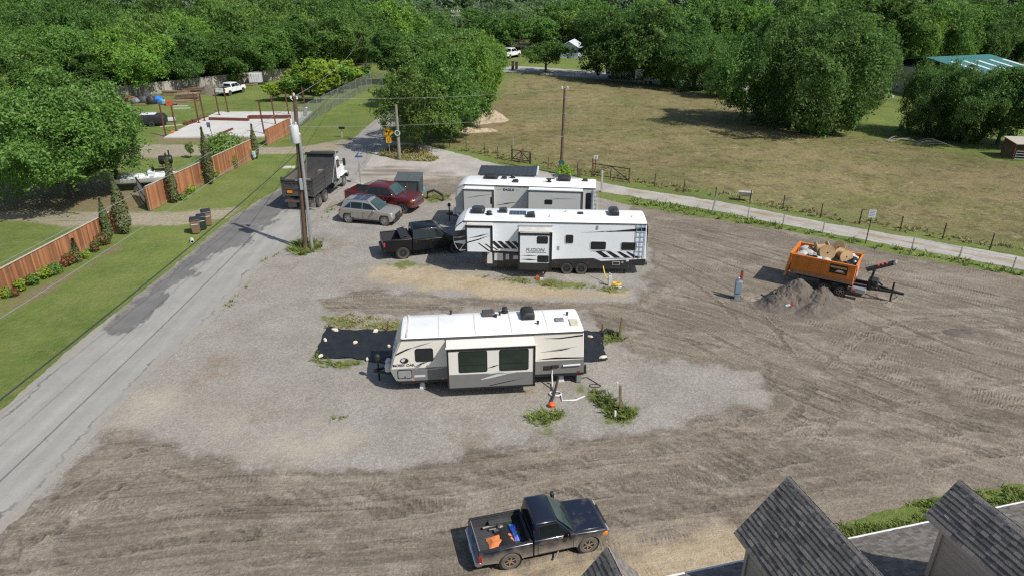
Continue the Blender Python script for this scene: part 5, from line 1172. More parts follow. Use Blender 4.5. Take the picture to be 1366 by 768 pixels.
def dump_truck():
    rr = at(428, 276); fr = at(458, 250); d = (fr-rr); rz = math.atan2(d.y, d.x); n = Vector((-math.sin(rz), math.cos(rz), 0)); S = 1.08
    t = thing('dump_truck', 'dump truck with battered black open bed and white cab, stopped on the road', 'dump truck', rr + n*1.15*S, rz); t.scale = (S,)*3
    BED = pm('battered_black_steel', (.052, .051, .051), .6, .2, .35, 2.5, dirt=((.17,.16,.15), .9, 2.4, .35), bump=.2); INN = pm('worn_bed_steel', (.17, .15, .13), .75, .2, .45, 1.2); WH = paint('truck_white', (.72,.73,.74), .7, 1.4, .3)
    h = 1.22; x0, x1 = -1.25, 4.0; z0, z1 = 1.32, 2.5
    fl = MB().box(x0+.1, x1, -h+.06, h-.06, z0-.05, z0+.02).build('bed_floor', INN, t)
    for s in (-1, 1):
        p = [(x0, z0-.12), (x1, z0-.12), (x1+.1, z1+.55), (x1-.35, z1+.15), (x0, z1-.02)]
        b = MB().prism(p, s*(h-.045), s*h).build('bed_side', BED, t); MB().prism([(q[0], q[1]) for q in p], s*(h-.049), s*(h-.06)).build('inner_liner', INN, b)
        rb = MB()
        for k in range(3): rb.box(x0+.12, x1-.1, s*h-.02 if s > 0 else s*h-.05, s*h+.05 if s > 0 else s*h+.02, z0+.22+k*.32, z0+.30+k*.32)
        for x in (x0+.08, x0+2.6, x1-.15): rb.box(x-.07, x+.07, s*h-.02 if s > 0 else s*h-.08, s*h+.08 if s > 0 else s*h+.02, z0-.1, z1 + (0 if x < 3 else .3))
        rb.build('side_ribs', BED, b)
        MB().bar((x0, s*(h-.02), z1+.02), (x1-.35, s*(h-.02), z1+.19), .12, .08).build('top_rail', BED, b)
        MB().box(x0-.1, x0+.12, s*h-.09, s*h+.09, z0-.15, z1+.22).build('corner_post', BED, t, .02)
        MB().tube([(x1-1.3, s*(h+.1), z0-.1), (x1+.15, s*(h+.1), z1+1.0)], .035, 6).build('tarp_arm', GALV, t)
    MB().loft([[(x1-.55, -h+.05, z0), (x1-.5, -h+.05, z0), (x1+.1, -h+.05, z1+.7), (x1+.05, -h+.05, z1+.7)], [(x1-.55, h-.05, z0), (x1-.5, h-.05, z0), (x1+.1, h-.05, z1+.7), (x1+.05, h-.05, z1+.7)]]).build('headboard', BED, t)
    MB().box(x1-.0, x1+1.2, -h+.02, h-.02, z1+.7, z1+.78).build('cab_shield', BED, t, .02); MB().tube([(x1-.05, -h, z1+.84), (x1-.05, h, z1+.84)], .1, 8).build('tarp_roll', PLAST, t)
    tg = MB().box(x0-.06, x0, -h+.08, h-.08, z0-.1, z1-.05).build('tailgate', BED, t); rb = MB()
    for z in (z0, z0+.5, z1-.16): rb.box(x0-.12, x0-.05, -h+.08, h-.08, z-.05, z+.07)
    for y in (-h+.16, -.42, .42, h-.16): rb.box(x0-.11, x0-.05, y-.06, y+.06, z0-.08, z1-.06)
    rb.build('gate_ribs', BED, tg); MB().box(x0-.135, x0-.115, h-.75, h-.35, z0+.16, z0+.38).build('warning_plate', AMB, tg)
    MB().tube([(x0-.15, -h-.05, z1+.05), (x0-.15, h+.05, z1+.05)], .05, 6).build('hinge_bar', BED, tg)
    # load and worn block inside the bed
    for k in range(2): pass
    lump = MB().box(x1-1.25, x1-.75, -.5, -.1, z0+.02, z0+.9).build('hoist_housing', INN, t, .02)
    MB().box(x0, 6.5, -.45, .45, .8, 1.02).build('frame', UNDER, t); MB().box(x0-.05, x0+.05, -h+.02, h-.02, .72, .9).build('rear_bumper', BED, t)
    for s in (-1, 1):
        MB().box(x0+.3, x0+.33, s*.78-.34, s*.78+.34, .22, .98).build('mud_flap', pm('grey_flap', (.20,.18,.165), .85, var=.3), t)
        for y in (.0,): MB().box(x0-.07, x0-.05, s*.62-.12, s*.62+.12, .75, .87).build('tail_light', REDL, t)
        for xx in (0., 1.35, 6.05):
            if xx < 3:
                for dy in (.95, .62): wheel(t, xx, s*dy*1.06, .52, .28, RIMG if dy > .9 else RIMD, s, None, 8, rimr=.55)
            else: wheel(t, xx, s*1.0, .52, .30, RIMG, s, None, 10, rimr=.55)
        MB().lathe([(0,-.65),(.3,-.65),(.32,-.6),(.32,.6),(.3,.65),(0,.65)], (3.9, s*.98, .85), 'x', 16).build('fuel_tank', CHROME, t, smooth=True)
        MB().box(5.3, 6.95, s*1.0-.22, s*1.0+.2, 1.08, 1.16).build('fender', WH, t, .04)
        MB().tube([(4.25, s*1.02, .9), (4.25, s*1.02, 3.35)], .075, 8).build('exhaust_stack', CHROME, t, smooth=True)
        a = MB().bar((5.55, s*1.0, 2.35), (5.6, s*1.42, 2.4), .05).build('mirror_arm', CHROME, t); MB().box(5.52, 5.66, s*1.46-.11, s*1.46+.11, 1.95, 2.6).build('mirror', PLAST, a, .03)
        MB().box(4.5, 5.3, s*1.0-.2, s*1.0+.16, .55, 1.0).build('step_box', CHROME, t, .02)
    MB().prism([(4.45,.95),(5.75,.95),(5.8,1.75),(5.55,2.75),(5.35,2.85),(4.5,2.85)], -1.05, 1.05).build('cab', WH, t, .06, segs=3)
    MB().prism([(5.75,.95),(7.2,.95),(7.25,1.5),(7.1,1.72),(5.8,1.86)], -.85, .85).build('hood', WH, t, .06, segs=3); MB().box(7.2,7.28,-.6,.6,.95,1.6).build('grille', CHROME, t, .03); MB().box(7.2,7.45,-1.15,1.15,.5,.85).build('front_bumper', CHROME, t, .04)
    for s in (-1, 1):
        MB().poly([(4.75, s*1.056, 1.9), (5.55, s*1.056, 1.9), (5.4, s*1.056, 2.6), (4.75, s*1.056, 2.6)]).build('side_glass', GLASS, t, norm=False); MB().box(7.1,7.22,s*.72-.12,s*.72+.12,1.2,1.45).build('headlight', LAMP, t, .03)
    MB().poly([(5.82,-.95,1.85),(5.82,.95,1.85),(5.58,.95,2.7),(5.58,-.95,2.7)]).build('windscreen', WSHIELD, t, norm=False)
    MB().poly([(4.445,-.6,2.0),(4.445,.6,2.0),(4.49,.6,2.55),(4.49,-.6,2.55)]).build('rear_glass', GLASS, t, norm=False)
dump_truck()
# ------------------------------------------------------------------ trailers (local: x along the near side, y away from the viewer, z up)
ROOFW = pm('white_roof_membrane', (.77, .78, .77), .45, var=.08, scale=.9)
RVW = pm('white_fibreglass', (.70, .735, .765), .3, var=.03, scale=.8, coat=.3); RVC = pm('cream_fibreglass', (.72, .695, .63), .35, var=.04, scale=.8, coat=.25)
RVG = pm('pale_grey_fibreglass', (.47,.475,.455), .35, var=.04, scale=.8, coat=.25); GREYB = pm('mid_grey_band', (.17, .172, .172), .4, var=.05); DGREY = pm('dark_grey_trim', (.06, .062, .065), .4)
SEAL = pm('roof_sealant', (.50, .49, .46), .8, var=.25); SILV = pm('silver_decal', (.36, .37, .38), .35, .4, var=.06); RVBLK = pm('black_fibreglass', (.022, .023, .026), .35, var=.1, coat=.3)
SKYL = pm('milky_skylight', (.55, .50, .38), .35, var=.12); BLUES = pm('blue_grey_ladder', (.35, .45, .58), .35, .5)
DIRTW = pm('grimy_white', (.55, .53, .49), .6, var=.2, scale=2)
def ac_unit(t, x0, x1, y0, y1, z, mat=PLAST, h=.34):
    o = MB().loft([[(x0,y0,z), (x1,y0,z), (x1,y1,z), (x0,y1,z)], [(x0+.04,y0+.02,z+h*.7), (x1-.03,y0+.02,z+h*.7), (x1-.03,y1-.02,z+h*.7), (x0+.04,y1-.02,z+h*.7)], [(x0+.22,y0+.1,z+h), (x1-.12,y0+.1,z+h), (x1-.12,y1-.1,z+h), (x0+.22,y1-.1,z+h)]]).build('air_conditioner', mat, t, .05, segs=2)
    m = MB(); 
    for k in range(4): m.box(x1-.06, x1+.006, y0+.12, y1-.12, z+.05+k*.05, z+.075+k*.05)
    for k in range(3): m.box(x0+.2, x1-.2, y0-.004, y0+.03, z+.06+k*.05, z+.085+k*.05)
    m.build('grille_slots', BLK, o); return o
def dome(t, x, y, r, z, mat=PLAST, name='roof_vent', h=.16): return MB().loft([[(x-r,y-r,z), (x+r,y-r,z), (x+r,y+r,z), (x-r,y+r,z)], [(x-r*.9,y-r*.9,z+h), (x+r*.7,y-r*.8,z+h*1.2), (x+r*.7,y+r*.8,z+h*1.2), (x-r*.9,y+r*.9,z+h)]]).build(name, mat, t, .03)
def fan(t, x, y, z, r=.2): return MB().lathe([(0,0),(r*1.2,0),(r*1.2,.05),(r*.7,.08),(r*.7,.16),(r,.18),(r*.8,.26),(0,.28)], (x,y,z), 'z', 14).build('roof_vent', PLAST, t, smooth=True)
def rv_win(t, x0, x1, z0, z1, y=0., glass=None, rad=.08, fr=BLK):
    f = pane(MB(), [(0,y,0),(1,y,0),(1,y,1),(0,y,1)], x0-.045, x1+.045, z0-.045, z1+.045, .02, rad+.03, .03).build('window', fr, t)
    pane(MB(), [(0,y,0),(1,y,0),(1,y,1),(0,y,1)], x0, x1, z0, z1, .026, rad).build('pane', glass or GLASS, f, norm=False); return f
def decal(t, polys, mat, y=-.006, name='decal'):
    m = MB()
    for p in polys: m.poly([(x, y, z) for x, z in p])
    return m.build(name, mat, t, norm=False)
def roof(t, x0, x1, W, z, crown=.06, mat=ROOFW, seams=0):
    R = []
    for x in (x0, x0+.1, x1-.1, x1):
        e = .04 if x in (x0, x1) else 0
        R.append([(x, -.02, z-.02-e)] + [(x, W*k/6, z + crown*math.sin(math.pi*k/6)-e) for k in range(7)] + [(x, W+.02, z-.02-e)])
    o = MB().loft(R).build('roof', mat, t, smooth=True)
    s = MB()
    for k in range(seams):
        xx = x0 + (x1-x0)*(k+1)/(seams+1); q = [(W*j/6, z + crown*math.sin(math.pi*j/6)+.004) for j in range(7)]
        for a, b in zip(q[:-1], q[1:]): s.add([(xx,a[0],a[1]),(xx+.05,a[0],a[1]),(xx+.05,b[0],b[1]),(xx,b[0],b[1])], [(0,1,2,3)])
    if seams: s.build('roof_seam', SEAL, o, norm=False)
    tr = MB().box(x0, x1, -.035, .0, z-.10, z-.02).build('edge_trim', DGREY, t); MB().box(x0, x1, W, W+.035, z-.10, z-.02).build('edge_trim', DGREY, t)
    return o
def axle_wheels(t, xs, W, r, rim, y=.16):
    for x in xs:
        for s, yy in ((-1, y), (1, W-y)): wheel(t, x, yy, r, .24, rim, s, None, 8, rimr=.6)
def hitch(t, x0, x1, W, z): 
    m = MB().bar((x0, W/2-.55, z), (x1, W/2, z-.02), .09, .11).bar((x0, W/2+.55, z), (x1, W/2, z-.02), .09, .11).build('tongue', DARKM, t)
    MB().tube([(x1+.25, W/2, .05), (x1+.25, W/2, z+.7)], .05, 8).build('jack', DARKM, m); MB().lathe([(0,0),(.13,0),(.13,.2),(.08,.26),(0,.26)], (x1+.25, W/2, z+.62), 'z', 12).build('jack_head', PLAST, m)
    for y in (-.22, .22): MB().lathe([(0,0),(.16,.02),(.17,.3),(.1,.42),(0,.45)], (x1+.75, W/2+y, z+.06), 'z', 12).build('gas_bottle', CERAM, m, smooth=True)
    MB().box(x0-.35, x0-.05, W/2-.2, W/2+.2, z+.05, z+.3).build('battery_box', PLAST, m)

def cream_trailer():
    hd = math.atan2(.75, 8); t = thing('travel_trailer', 'cream travel trailer with a big two-window slide-out, standing on black ground cloth', 'trailer', (-4.41, 27.89, 0), hd); W = 2.36; zt = 2.95
    prof = [(-1.02,.64),(-1.20,.9),(-1.36,1.3),(-1.15,2.05),(-.80,2.82),(-.7,2.9),(7.78,2.92),(7.86,2.8),(7.95,.60),(-.8,.60)]
    MB().prism(prof, 0, W).build('body', RVC, t, .035)
    decal(t, [[(-1.355,1.335),(7.91,1.40),(7.945,.66),(-1.01,.66),(-1.2,.9),(-1.345,1.26)]], GREYB, -.005, 'grey_band'); decal(t, [[(-1.0,.66),(7.945,.66),(7.95,.60),(-.95,.605)]], PLAST, -.007, 'skirt')
    decal(t, [[(-1.1,.69),(-.3,.69),(-.3,1.36),(-1.345,1.335),(-1.34,1.25),(-1.2,.9)]], SILV, -.007, 'nose_panel')
    decal(t, [[(-1.10,2.02),(-.55,2.30),(-.04,2.50),(-.5,2.40),(-.9,2.22),(-1.08,2.10)], [(5.9,2.62),(6.7,2.62),(7.82,2.74),(7.82,2.66),(6.7,2.56)], [(5.6,1.47),(6.5,1.56),(7.92,1.50),(7.93,1.44),(6.5,1.47)]], BLK, -.008)
    decal(t, [[(-.5,2.36),(.1,2.58),(.68,2.70),(.1,2.50)], [(5.7,1.86),(6.6,2.0),(7.6,2.12),(6.6,1.92)], [(-.25,1.32),(.1,1.62),(.9,1.86),(.2,1.58),(-.1,1.25)], [(-.1,1.18),(.9,1.32),(1.35,1.34),(.8,1.22)]], SILV, -.009)
    decal(t, [[(-.25,1.40),(.05,1.56),(.6,1.72),(.05,1.50)], [(6.3,1.9),(6.9,1.98),(7.3,2.02),(6.8,1.92)]], BLK, -.010)
    MB().prism([(-1.16,.72),(-.96,.64),(7.95,.60),(7.95,.50),(-.8,.50)], .02, W-.02).build('chassis', PLAST, t)
    # emblem and lettering on the nose
    text('MOSSY OAK', .19, t, BLK, facing((-.70,-.010,1.52)), bold=.002, sx=.98)
    m = MB(); m.poly([(-.66+.20*math.cos(RD(a)), -.010, 1.77+.15*math.sin(RD(a))) for a in range(0,360,20)]); e = m.build('emblem', BLK, t, norm=False)
    MB().poly([(-.75,-.013,1.70),(-.66,-.013,1.75),(-.60,-.013,1.86),(-.72,-.013,1.88),(-.83,-.013,1.80)]).build('emblem_leaf', CERAM, e, norm=False)
    decal(t, [[(-.24,.84),(.28,.84),(.28,.96),(-.24,.96)]], CERAM, -.009, 'sticker')
    f = pane(MB(), [(0,0,0),(1,0,0),(1,0,1),(0,0,1)], -1.03, -.33, .80, 1.29, .02, .09, .03).build('hatch', BLK, t); pane(MB(), [(0,0,0),(1,0,0),(1,0,1),(0,0,1)], -.99, -.37, .84, 1.25, .026, .07).build('hatch_door', SILV, f, norm=False); MB().box(-.70,-.64,-.045,-.02,.88,.93).build('latch', BLK, f)
    rv_win(t, -.10, .66, 1.73, 2.34)
    o = MB().prism([(-1.335,1.3),(-1.11,2.05),(-.76,2.84),(-.72,2.84),(-1.07,2.05),(-1.29,1.3)], -.012, W+.012).build('nose_cap', SILV, t)
    MB().poly([(-1.20,.3,1.85),(-1.20,W-.3,1.85),(-.92,W-.3,2.55),(-.92,.3,2.55)]).build('nose_glass', GLASS, t, norm=False)
    r = roof(t, -.76, 7.86, W, zt, .07, ROOFW, 4); z = zt+.045
    MB().box(-.52,-.44,.05,W-.05,zt+.03,zt+.075).build('front_seam', DIRTW, r)
    ac_unit(t, 5.0, 5.66, 1.15, 2.1, z+.02, PLAST, .38); dome(t, 3.45, 2.05, .33, z, pm('brown_vent_lid', (.07,.06,.06), .4), 'roof_vent', .14); fan(t, 4.27, 2.2, z, .15)
    MB().box(6.62, 7.05, .85, 1.22, z, z+.1).build('roof_hatch', pm('smoked_lid', (.2,.2,.21), .2), t, .03); MB().box(7.28, 7.7, .42, 1.08, z, z+.07).build('skylight', SKYL, t, .03)
    for x, y in ((5.75,.75),(7.3,1.55),(3.8,1.65),(1.6,2.25),(4.0,1.9)): MB().lathe([(.05,0),(.05,.14),(.07,.14),(.07,.18),(0,.2)], (x,y,z), 'z', 8).build('vent_pipe', PLAST, t)
    # slide-out
    d = .8; sx0, sx1, sz0, sz1 = 1.40, 5.38, .60, 2.64
    s = MB().box(sx0, sx1, -d, .02, sz0, sz1).build('slide_out', RVC, t, .012)
    fr = MB()
    for a in ((sx0-.06,sx0+.02,sz0-.05,sz1+.06),(sx1-.02,sx1+.07,sz0-.05,sz1+.06),(sx0-.06,sx1+.07,sz1-.03,sz1+.07),(sx0-.06,sx1+.07,sz0-.06,sz0+.02)): fr.box(a[0],a[1],-d-.03,-d+.03,a[2],a[3])
    fr.build('slide_frame', BLK, s)
    aw = MB().loft([[(sx0-.06,-d-.02,sz1+.07),(sx0-.06,-.02,sz1+.13),(sx0-.06,-.02,sz1+.16),(sx0-.06,-d-.02,sz1+.1)],[(sx1+.06,-d-.02,sz1+.07),(sx1+.06,-.02,sz1+.13),(sx1+.06,-.02,sz1+.16),(sx1+.06,-d-.02,sz1+.1)]]).build('slide_awning', pm('cream_vinyl', (.70,.68,.62), .55, var=.1, scale=1.2), s)
    MB().tube([(sx0-.1,-d-.02,sz1+.13),(sx1+.1,-d-.02,sz1+.13)], .055, 8).build('awning_roller', RVC, aw); MB().box(sx0-.1,sx1+.1,-.05,-.0,zt-.12,zt-.06).build('awning_rail', DGREY, aw)
    for a, b in ((1.92,3.16),(3.81,5.09)):
        w = rv_win(s, a, b, 1.50, 2.53, -d, pm('tinted_glass', (.02,.032,.026), .08, 0, .3, 1.2), .06); MB().box(a+.02,b-.02,-d-.034,-d-.028,1.83,1.86).build('window_bar', BLK, w)
    decal(s, [[(sx0+.03,1.36),(sx1-.03,1.33),(sx1-.03,sz0+.03),(sx0+.03,sz0+.03)]], GREYB, -d-.006, 'grey_band')
    decal(s, [[(2.9,1.06),(3.6,1.28),(4.7,1.36),(4.1,1.26),(3.4,1.10),(2.9,1.02)], [(3.2,1.30),(3.8,1.46),(4.5,1.48),(3.8,1.36)]], CERAM, -d-.010); decal(s, [[(3.3,.70),(4.1,.86),(5.0,1.02),(4.3,.86),(3.3,.66)], [(3.18,1.62),(3.5,1.75),(3.8,1.80),(3.5,1.68)]], BLK, -d-.011)
    for k in range(6): MB().box(3.1+k*.3,3.3+k*.3,-d+.05,-d+.3,sz0-.14,sz0-.04).build('slide_roller', PLAST, s)
    # service gear
    MB().box(5.95,6.36,-.03,.0,.88,1.12).build('service_panel', PLAST, t, .01); MB().tube([(6.9,-.05,1.1),(7.75,-.05,1.13)], .05, 8).build('sewer_tube', CERAM, t); MB().box(6.35,6.7,-.07,0,1.02,1.14).build('valve', PLAST, t)
    for x in (-.3, 1.1, 4.6): MB().box(x-.06,x+.06,-.012,-.0,.66,.72).build('marker_lamp', AMB, t)
    MB().box(7.6,7.75,-.012,0,.66,.76).build('marker_lamp', REDL, t)
    b = MB().box(7.95,8.1,.1,W-.1,.5,.62).build('rear_bumper', PLAST, t); MB().box(7.62,7.85,.05,.5,.06,.5).build('stabiliser', GALV, t); MB().box(8.0,8.08,.1,.25,.6,.95).build('plug_holder', PLAST, t)
    for x in (.1, 6.9): MB().loft([[(x-.15,.2,.02),(x+.15,.2,.02),(x+.15,.5,.02),(x-.15,.5,.02)],[(x-.06,.3,.5),(x+.06,.3,.5),(x+.06,.4,.5),(x-.06,.4,.5)]]).build('jack_stand', CERAM, t)
    axle_wheels(t, (3.3, 4.15), W, .34, RIMG, .2); hitch(t, -1.0, -2.3, W, .62)
cream_trailer()

def rack(t, xs, y, z0, z1, mat=BLUES, n=7):
    m = MB()
    for x in xs: m.tube([(x,y-.05,z0),(x,y-.05,z1)], .022, 6)
    for k in range(n): z = z0 + (z1-z0)*(k+.5)/n; m.tube([(xs[0],y-.05,z),(xs[-1],y-.05,z)], .02, 6)
    return m.build('ladder', mat, t)
def toy_hauler():
    t = thing('fifth_wheel_trailer', 'long white toy-hauler trailer with black stripes, hitched to the black pickup', 'trailer', (-1.43, 42.48, 0), RD(-3)); W = 2.66; zt = 3.66
    prof = [(-.40,.62),(-.64,1.50),(-1.62,1.56),(-2.05,1.48),(-2.30,1.68),(-2.44,2.02),(-2.50,2.62),(-2.26,3.2),(-1.95,3.5),(-1.7,3.6),(10.14,3.62),(10.2,3.5),(10.30,1.1),(10.30,.78),(9.2,.74),(9.2,.42),(-.2,.42)]
    MB().prism(prof, 0, W).build('body', RVW, t, .04)
    decal(t, [[(-.395,.62),(-.64,1.50),(3.0,1.36),(3.9,.99),(4.45,1.06),(6.85,1.17),(7.36,.98),(10.28,1.19),(10.29,.79),(9.19,.75),(9.19,.43),(-.2,.43)]], RVBLK, -.005, 'black_skirt')
    decal(t, [[(-2.48,2.62),(-2.42,2.18),(-1.62,2.30),(-1.62,3.0),(-1.75,2.98),(-2.4,2.92)]], RVBLK, -.006, 'nose_panel'); decal(t, [[(-2.40,2.08),(-2.12,1.55),(-1.80,2.0)], [(-2.0,1.62),(-1.62,1.62),(-1.62,2.1),(-1.85,1.85)], [(5.9,2.95),(8.0,3.10),(10.16,3.36),(10.18,3.12),(8.0,3.04)], [(-.6,1.47),(2.0,1.38),(2.0,1.50),(-.6,1.60)], [(6.55,1.66),(7.2,1.70),(8.0,1.72),(7.2,1.63)]], BLK, -.008)
    decal(t, [[(-2.47,2.45),(-2.0,2.52),(-1.6,2.62),(-2.0,2.44)], [(7.3,3.09),(7.9,3.16),(8.1,3.16),(7.5,3.03)]], CERAM, -.009)
    for x0 in (.0, .45, .95, 1.4): decal(t, [[(x0,2.25),(x0+.28,2.25),(x0+.85,1.72),(x0+.5,1.72)]], BLK, -.0075)
    for x0 in (-.5, -.05): decal(t, [[(x0,1.9),(x0+.1,1.9),(x0+.6,1.62),(x0+.45,1.62)]], BLK, -.0078)
    for k, x0 in enumerate((6.95, 7.65, 8.35, 8.95)): decal(t, [[(x0,1.66),(x0+.36-.07*k,1.68),(x0+1.0,1.25),(x0+.6,1.22)]], BLK, -.0079)
    decal(t, [[(6.9,1.12),(8.6,1.22),(9.9,1.28),(8.6,1.15)]], SILV, -.009)
    for a, b, c, e in ((-.24,.12,.64,1.46),(.24,.84,.88,1.40),(1.0,1.25,.95,1.35),(1.5,1.85,.98,1.25)): decal(t, [[(a,c),(b,c),(b-.02,e),(a+.02,e)]], CERAM, -.011, 'locker_door')
    r = roof(t, -1.75, 10.2, W, zt, .09, ROOFW, 0); z = zt+.05
    MB().loft([[(x, y, z_) for y, z_ in ((.0, zz), (W/2, zz+.07), (W, zz))] for x, zz in ((-1.68, zt-.01), (-2.0, zt-.17), (-2.34, zt-.52))], cap=False, closed=False).build('nose_roof', ROOFW, t, smooth=True, norm=False)
    MB().prism([(-1.76,3.575),(-2.26,3.19),(-2.50,2.6),(-2.52,2.61),(-2.28,3.22),(-1.78,3.62)], -.015, W+.015).build('nose_trim', DGREY, t)
    ac_unit(t, -1.42, -.5, 1.1, 2.1, z, RVBLK, .36); fan(t, -.15, 1.05, z, .2); ac_unit(t, 7.8, 8.5, 1.1, 2.2, z, RVBLK, .42)
    for x, y in ((.75,1.65),(2.65,.85)): dome(t, x, y, .30, z, RVBLK, 'roof_vent', .26)
    sp = MB().box(1.2,2.3,1.05,1.85,z+.02,z+.06).build('solar_panel', pm('solar_cells', (.012,.02,.05), .12, coat=.5), t); m = MB()
    for k in range(6): m.box(1.2+k*.22-.008,1.2+k*.22+.008,1.05,1.85,z+.06,z+.064)
    for k in range(4): m.box(1.2,2.3,1.05+k*.266-.008,1.05+k*.266+.008,z+.0605,z+.065)
    m.build('cell_grid', GALV, sp); MB().box(.3,1.0,.45,.85,z-.02,z+.012).build('warning_label', pm('pale_label', (.62,.68,.70), .5), t); dome(t, 5.95, 1.55, .22, z, RVBLK, 'roof_vent', .1)
    for x, y in ((3.9,.8),(5.0,1.9),(9.3,.9)): MB().lathe([(.05,0),(.05,.12),(.07,.16),(0,.18)], (x,y,z), 'z', 8).build('vent_pipe', CERAM, t)
    # bedroom slide
    d = .55; s = MB().box(-1.50,.16,-d,.02,1.68,3.42).build('bedroom_slide', RVW, t, .01); fr = MB()
    for a in ((-1.58,-1.48,1.66,3.5),(.06,.2,1.66,3.5),(-1.58,.2,3.36,3.5)): fr.box(a[0],a[1],-d-.03,-d+.03,a[2],a[3])
    fr.build('slide_frame', BLK, s); MB().box(-1.5,.16,-d,-.0,3.5,3.54).build('slide_roof', DIRTW, s)
    decal(s, [[(-1.48,2.60),(-.6,2.85),(.0,3.0),(-.6,2.76)], [(-1.48,2.36),(-.7,2.60),(.05,2.86),(-.7,2.52),(-1.48,2.28)], [(-.8,2.3),(-.7,2.3),(.05,1.74),(-.1,1.74)], [(-.35,2.25),(-.22,2.25),(.06,2.02),(.06,1.92)]], BLK, -d-.006)
    # main slide
    d = .9; s = MB().box(1.96,4.0,-d,.02,.62,3.2).build('main_slide', RVW, t, .01); fr = MB()
    for a in ((1.88,2.0,.6,3.24),(3.92,4.08,.6,3.24),(1.88,4.08,3.04,3.18)): fr.box(a[0],a[1],-d-.035,-d+.03,a[2],a[3])
    fr.build('slide_frame', BLK, s); MB().box(1.94,4.02,-d-.012,-d+.01,.62,1.12).build('slide_skirt', RVBLK, s)
    MB().box(1.9,4.05,-d,-.0,3.24,3.28).build('slide_awning', DIRTW, s); MB().box(1.85,4.1,-.06,-.01,3.38,3.42).build('awning_rail', SILV, s)
    rv_win(s, 3.14,3.76,2.52,2.92,-d,None,.04); rv_win(s, 3.19,3.82,1.22,1.60,-d,None,.04)
    text('FUZION', .30, s, SILV, facing((2.98,-d-.012,2.02)), bold=.008, shear=.2, sx=1.1); decal(s, [[(2.05,1.62),(2.6,1.66),(3.15,1.62),(2.6,1.60)], [(2.05,1.36),(2.6,1.40),(3.15,1.34),(2.6,1.30)], [(2.4,1.82),(3.7,1.84),(3.7,1.87),(2.4,1.85)]], BLK, -d-.008)
    rv_win(t, 4.96,5.46,2.20,2.78,0,None,.1,CERAM); rv_win(t, 6.63,7.62,1.80,2.34,0,None,.1,CERAM); rv_win(t, 8.63,9.62,1.79,2.33,0,None,.1,CERAM)
    for x, zz in ((7.0,3.32),(4.5,1.85)): MB().box(x-.07,x+.07,-.03,0,zz-.13,zz+.13).build('porch_light', pm('grey_plastic', (.25,.26,.27), .5), t)
    rack(t, (9.55,9.85,10.12), 0, 1.25, 3.62)
    MB().box(8.1,8.62,-.03,0,.72,.98).build('locker_frame', SILV, t, .01); MB().box(8.16,8.56,-.036,-.03,.77,.93).build('locker', PLAST, t); MB().box(9.0,9.2,-.012,0,.98,1.14).build('sticker', CERAM, t); MB().lathe([(0,-.02),(.08,-.02),(.08,0)], (8.78,0,.92), 'y', 12).build('inlet', SILV, t)
    for x in (6.5,-.3,4.35): MB().box(x-.05,x+.05,-.014,0,.82,.88).build('marker_lamp', REDL if x < 7 else AMB, t)
    [MB().lathe([(.47,-.02),(.47,1.0),(0,1.0)], (x,0,.42), 'y', 20, False).build('wheel_well', UNDER, t) for x in (5.1, 6.07)]
    fm = MB(); A = arch_pts(5.1,.42,.45,.50,14)+arch_pts(6.07,.42,.45,.50,14)
    for q in (arch_pts(5.1,.42,.45,.50,14), arch_pts(6.07,.42,.45,.50,14)):
        for a, b in zip(q[:-1], q[1:]): fm.bar((a[0],-.03,a[1]), (b[0],-.03,b[1]), .09, .05)
    fm.build('fender_skirt', PLAST, t); axle_wheels(t, (5.1, 6.07), W, .40, RIMD, .06)
    for x in (.1,6.85,9.0): MB().box(x-.05,x+.05,.2,.3,.0,.5).build('landing_leg', DARKM, t)
    MB().box(9.3,10.25,-.008,.04,.70,.80).build('bumper_trim', PLAST, t); MB().box(10.3,10.42,.1,W-.1,.72,.86).build('rear_bumper', PLAST, t); MB().box(10.30,10.315,.15,W-.15,.95,3.4).build('ramp_door', RVBLK, t)
    for y in (.3, W-.3): MB().box(10.3,10.33,y-.08,y+.08,.9,1.1).build('tail_light', REDL, t)
    MB().tube([(-1.5,W/2,1.6),(-1.5,W/2,1.15)], .1, 8).build('king_pin', DARKM, t)
toy_hauler()

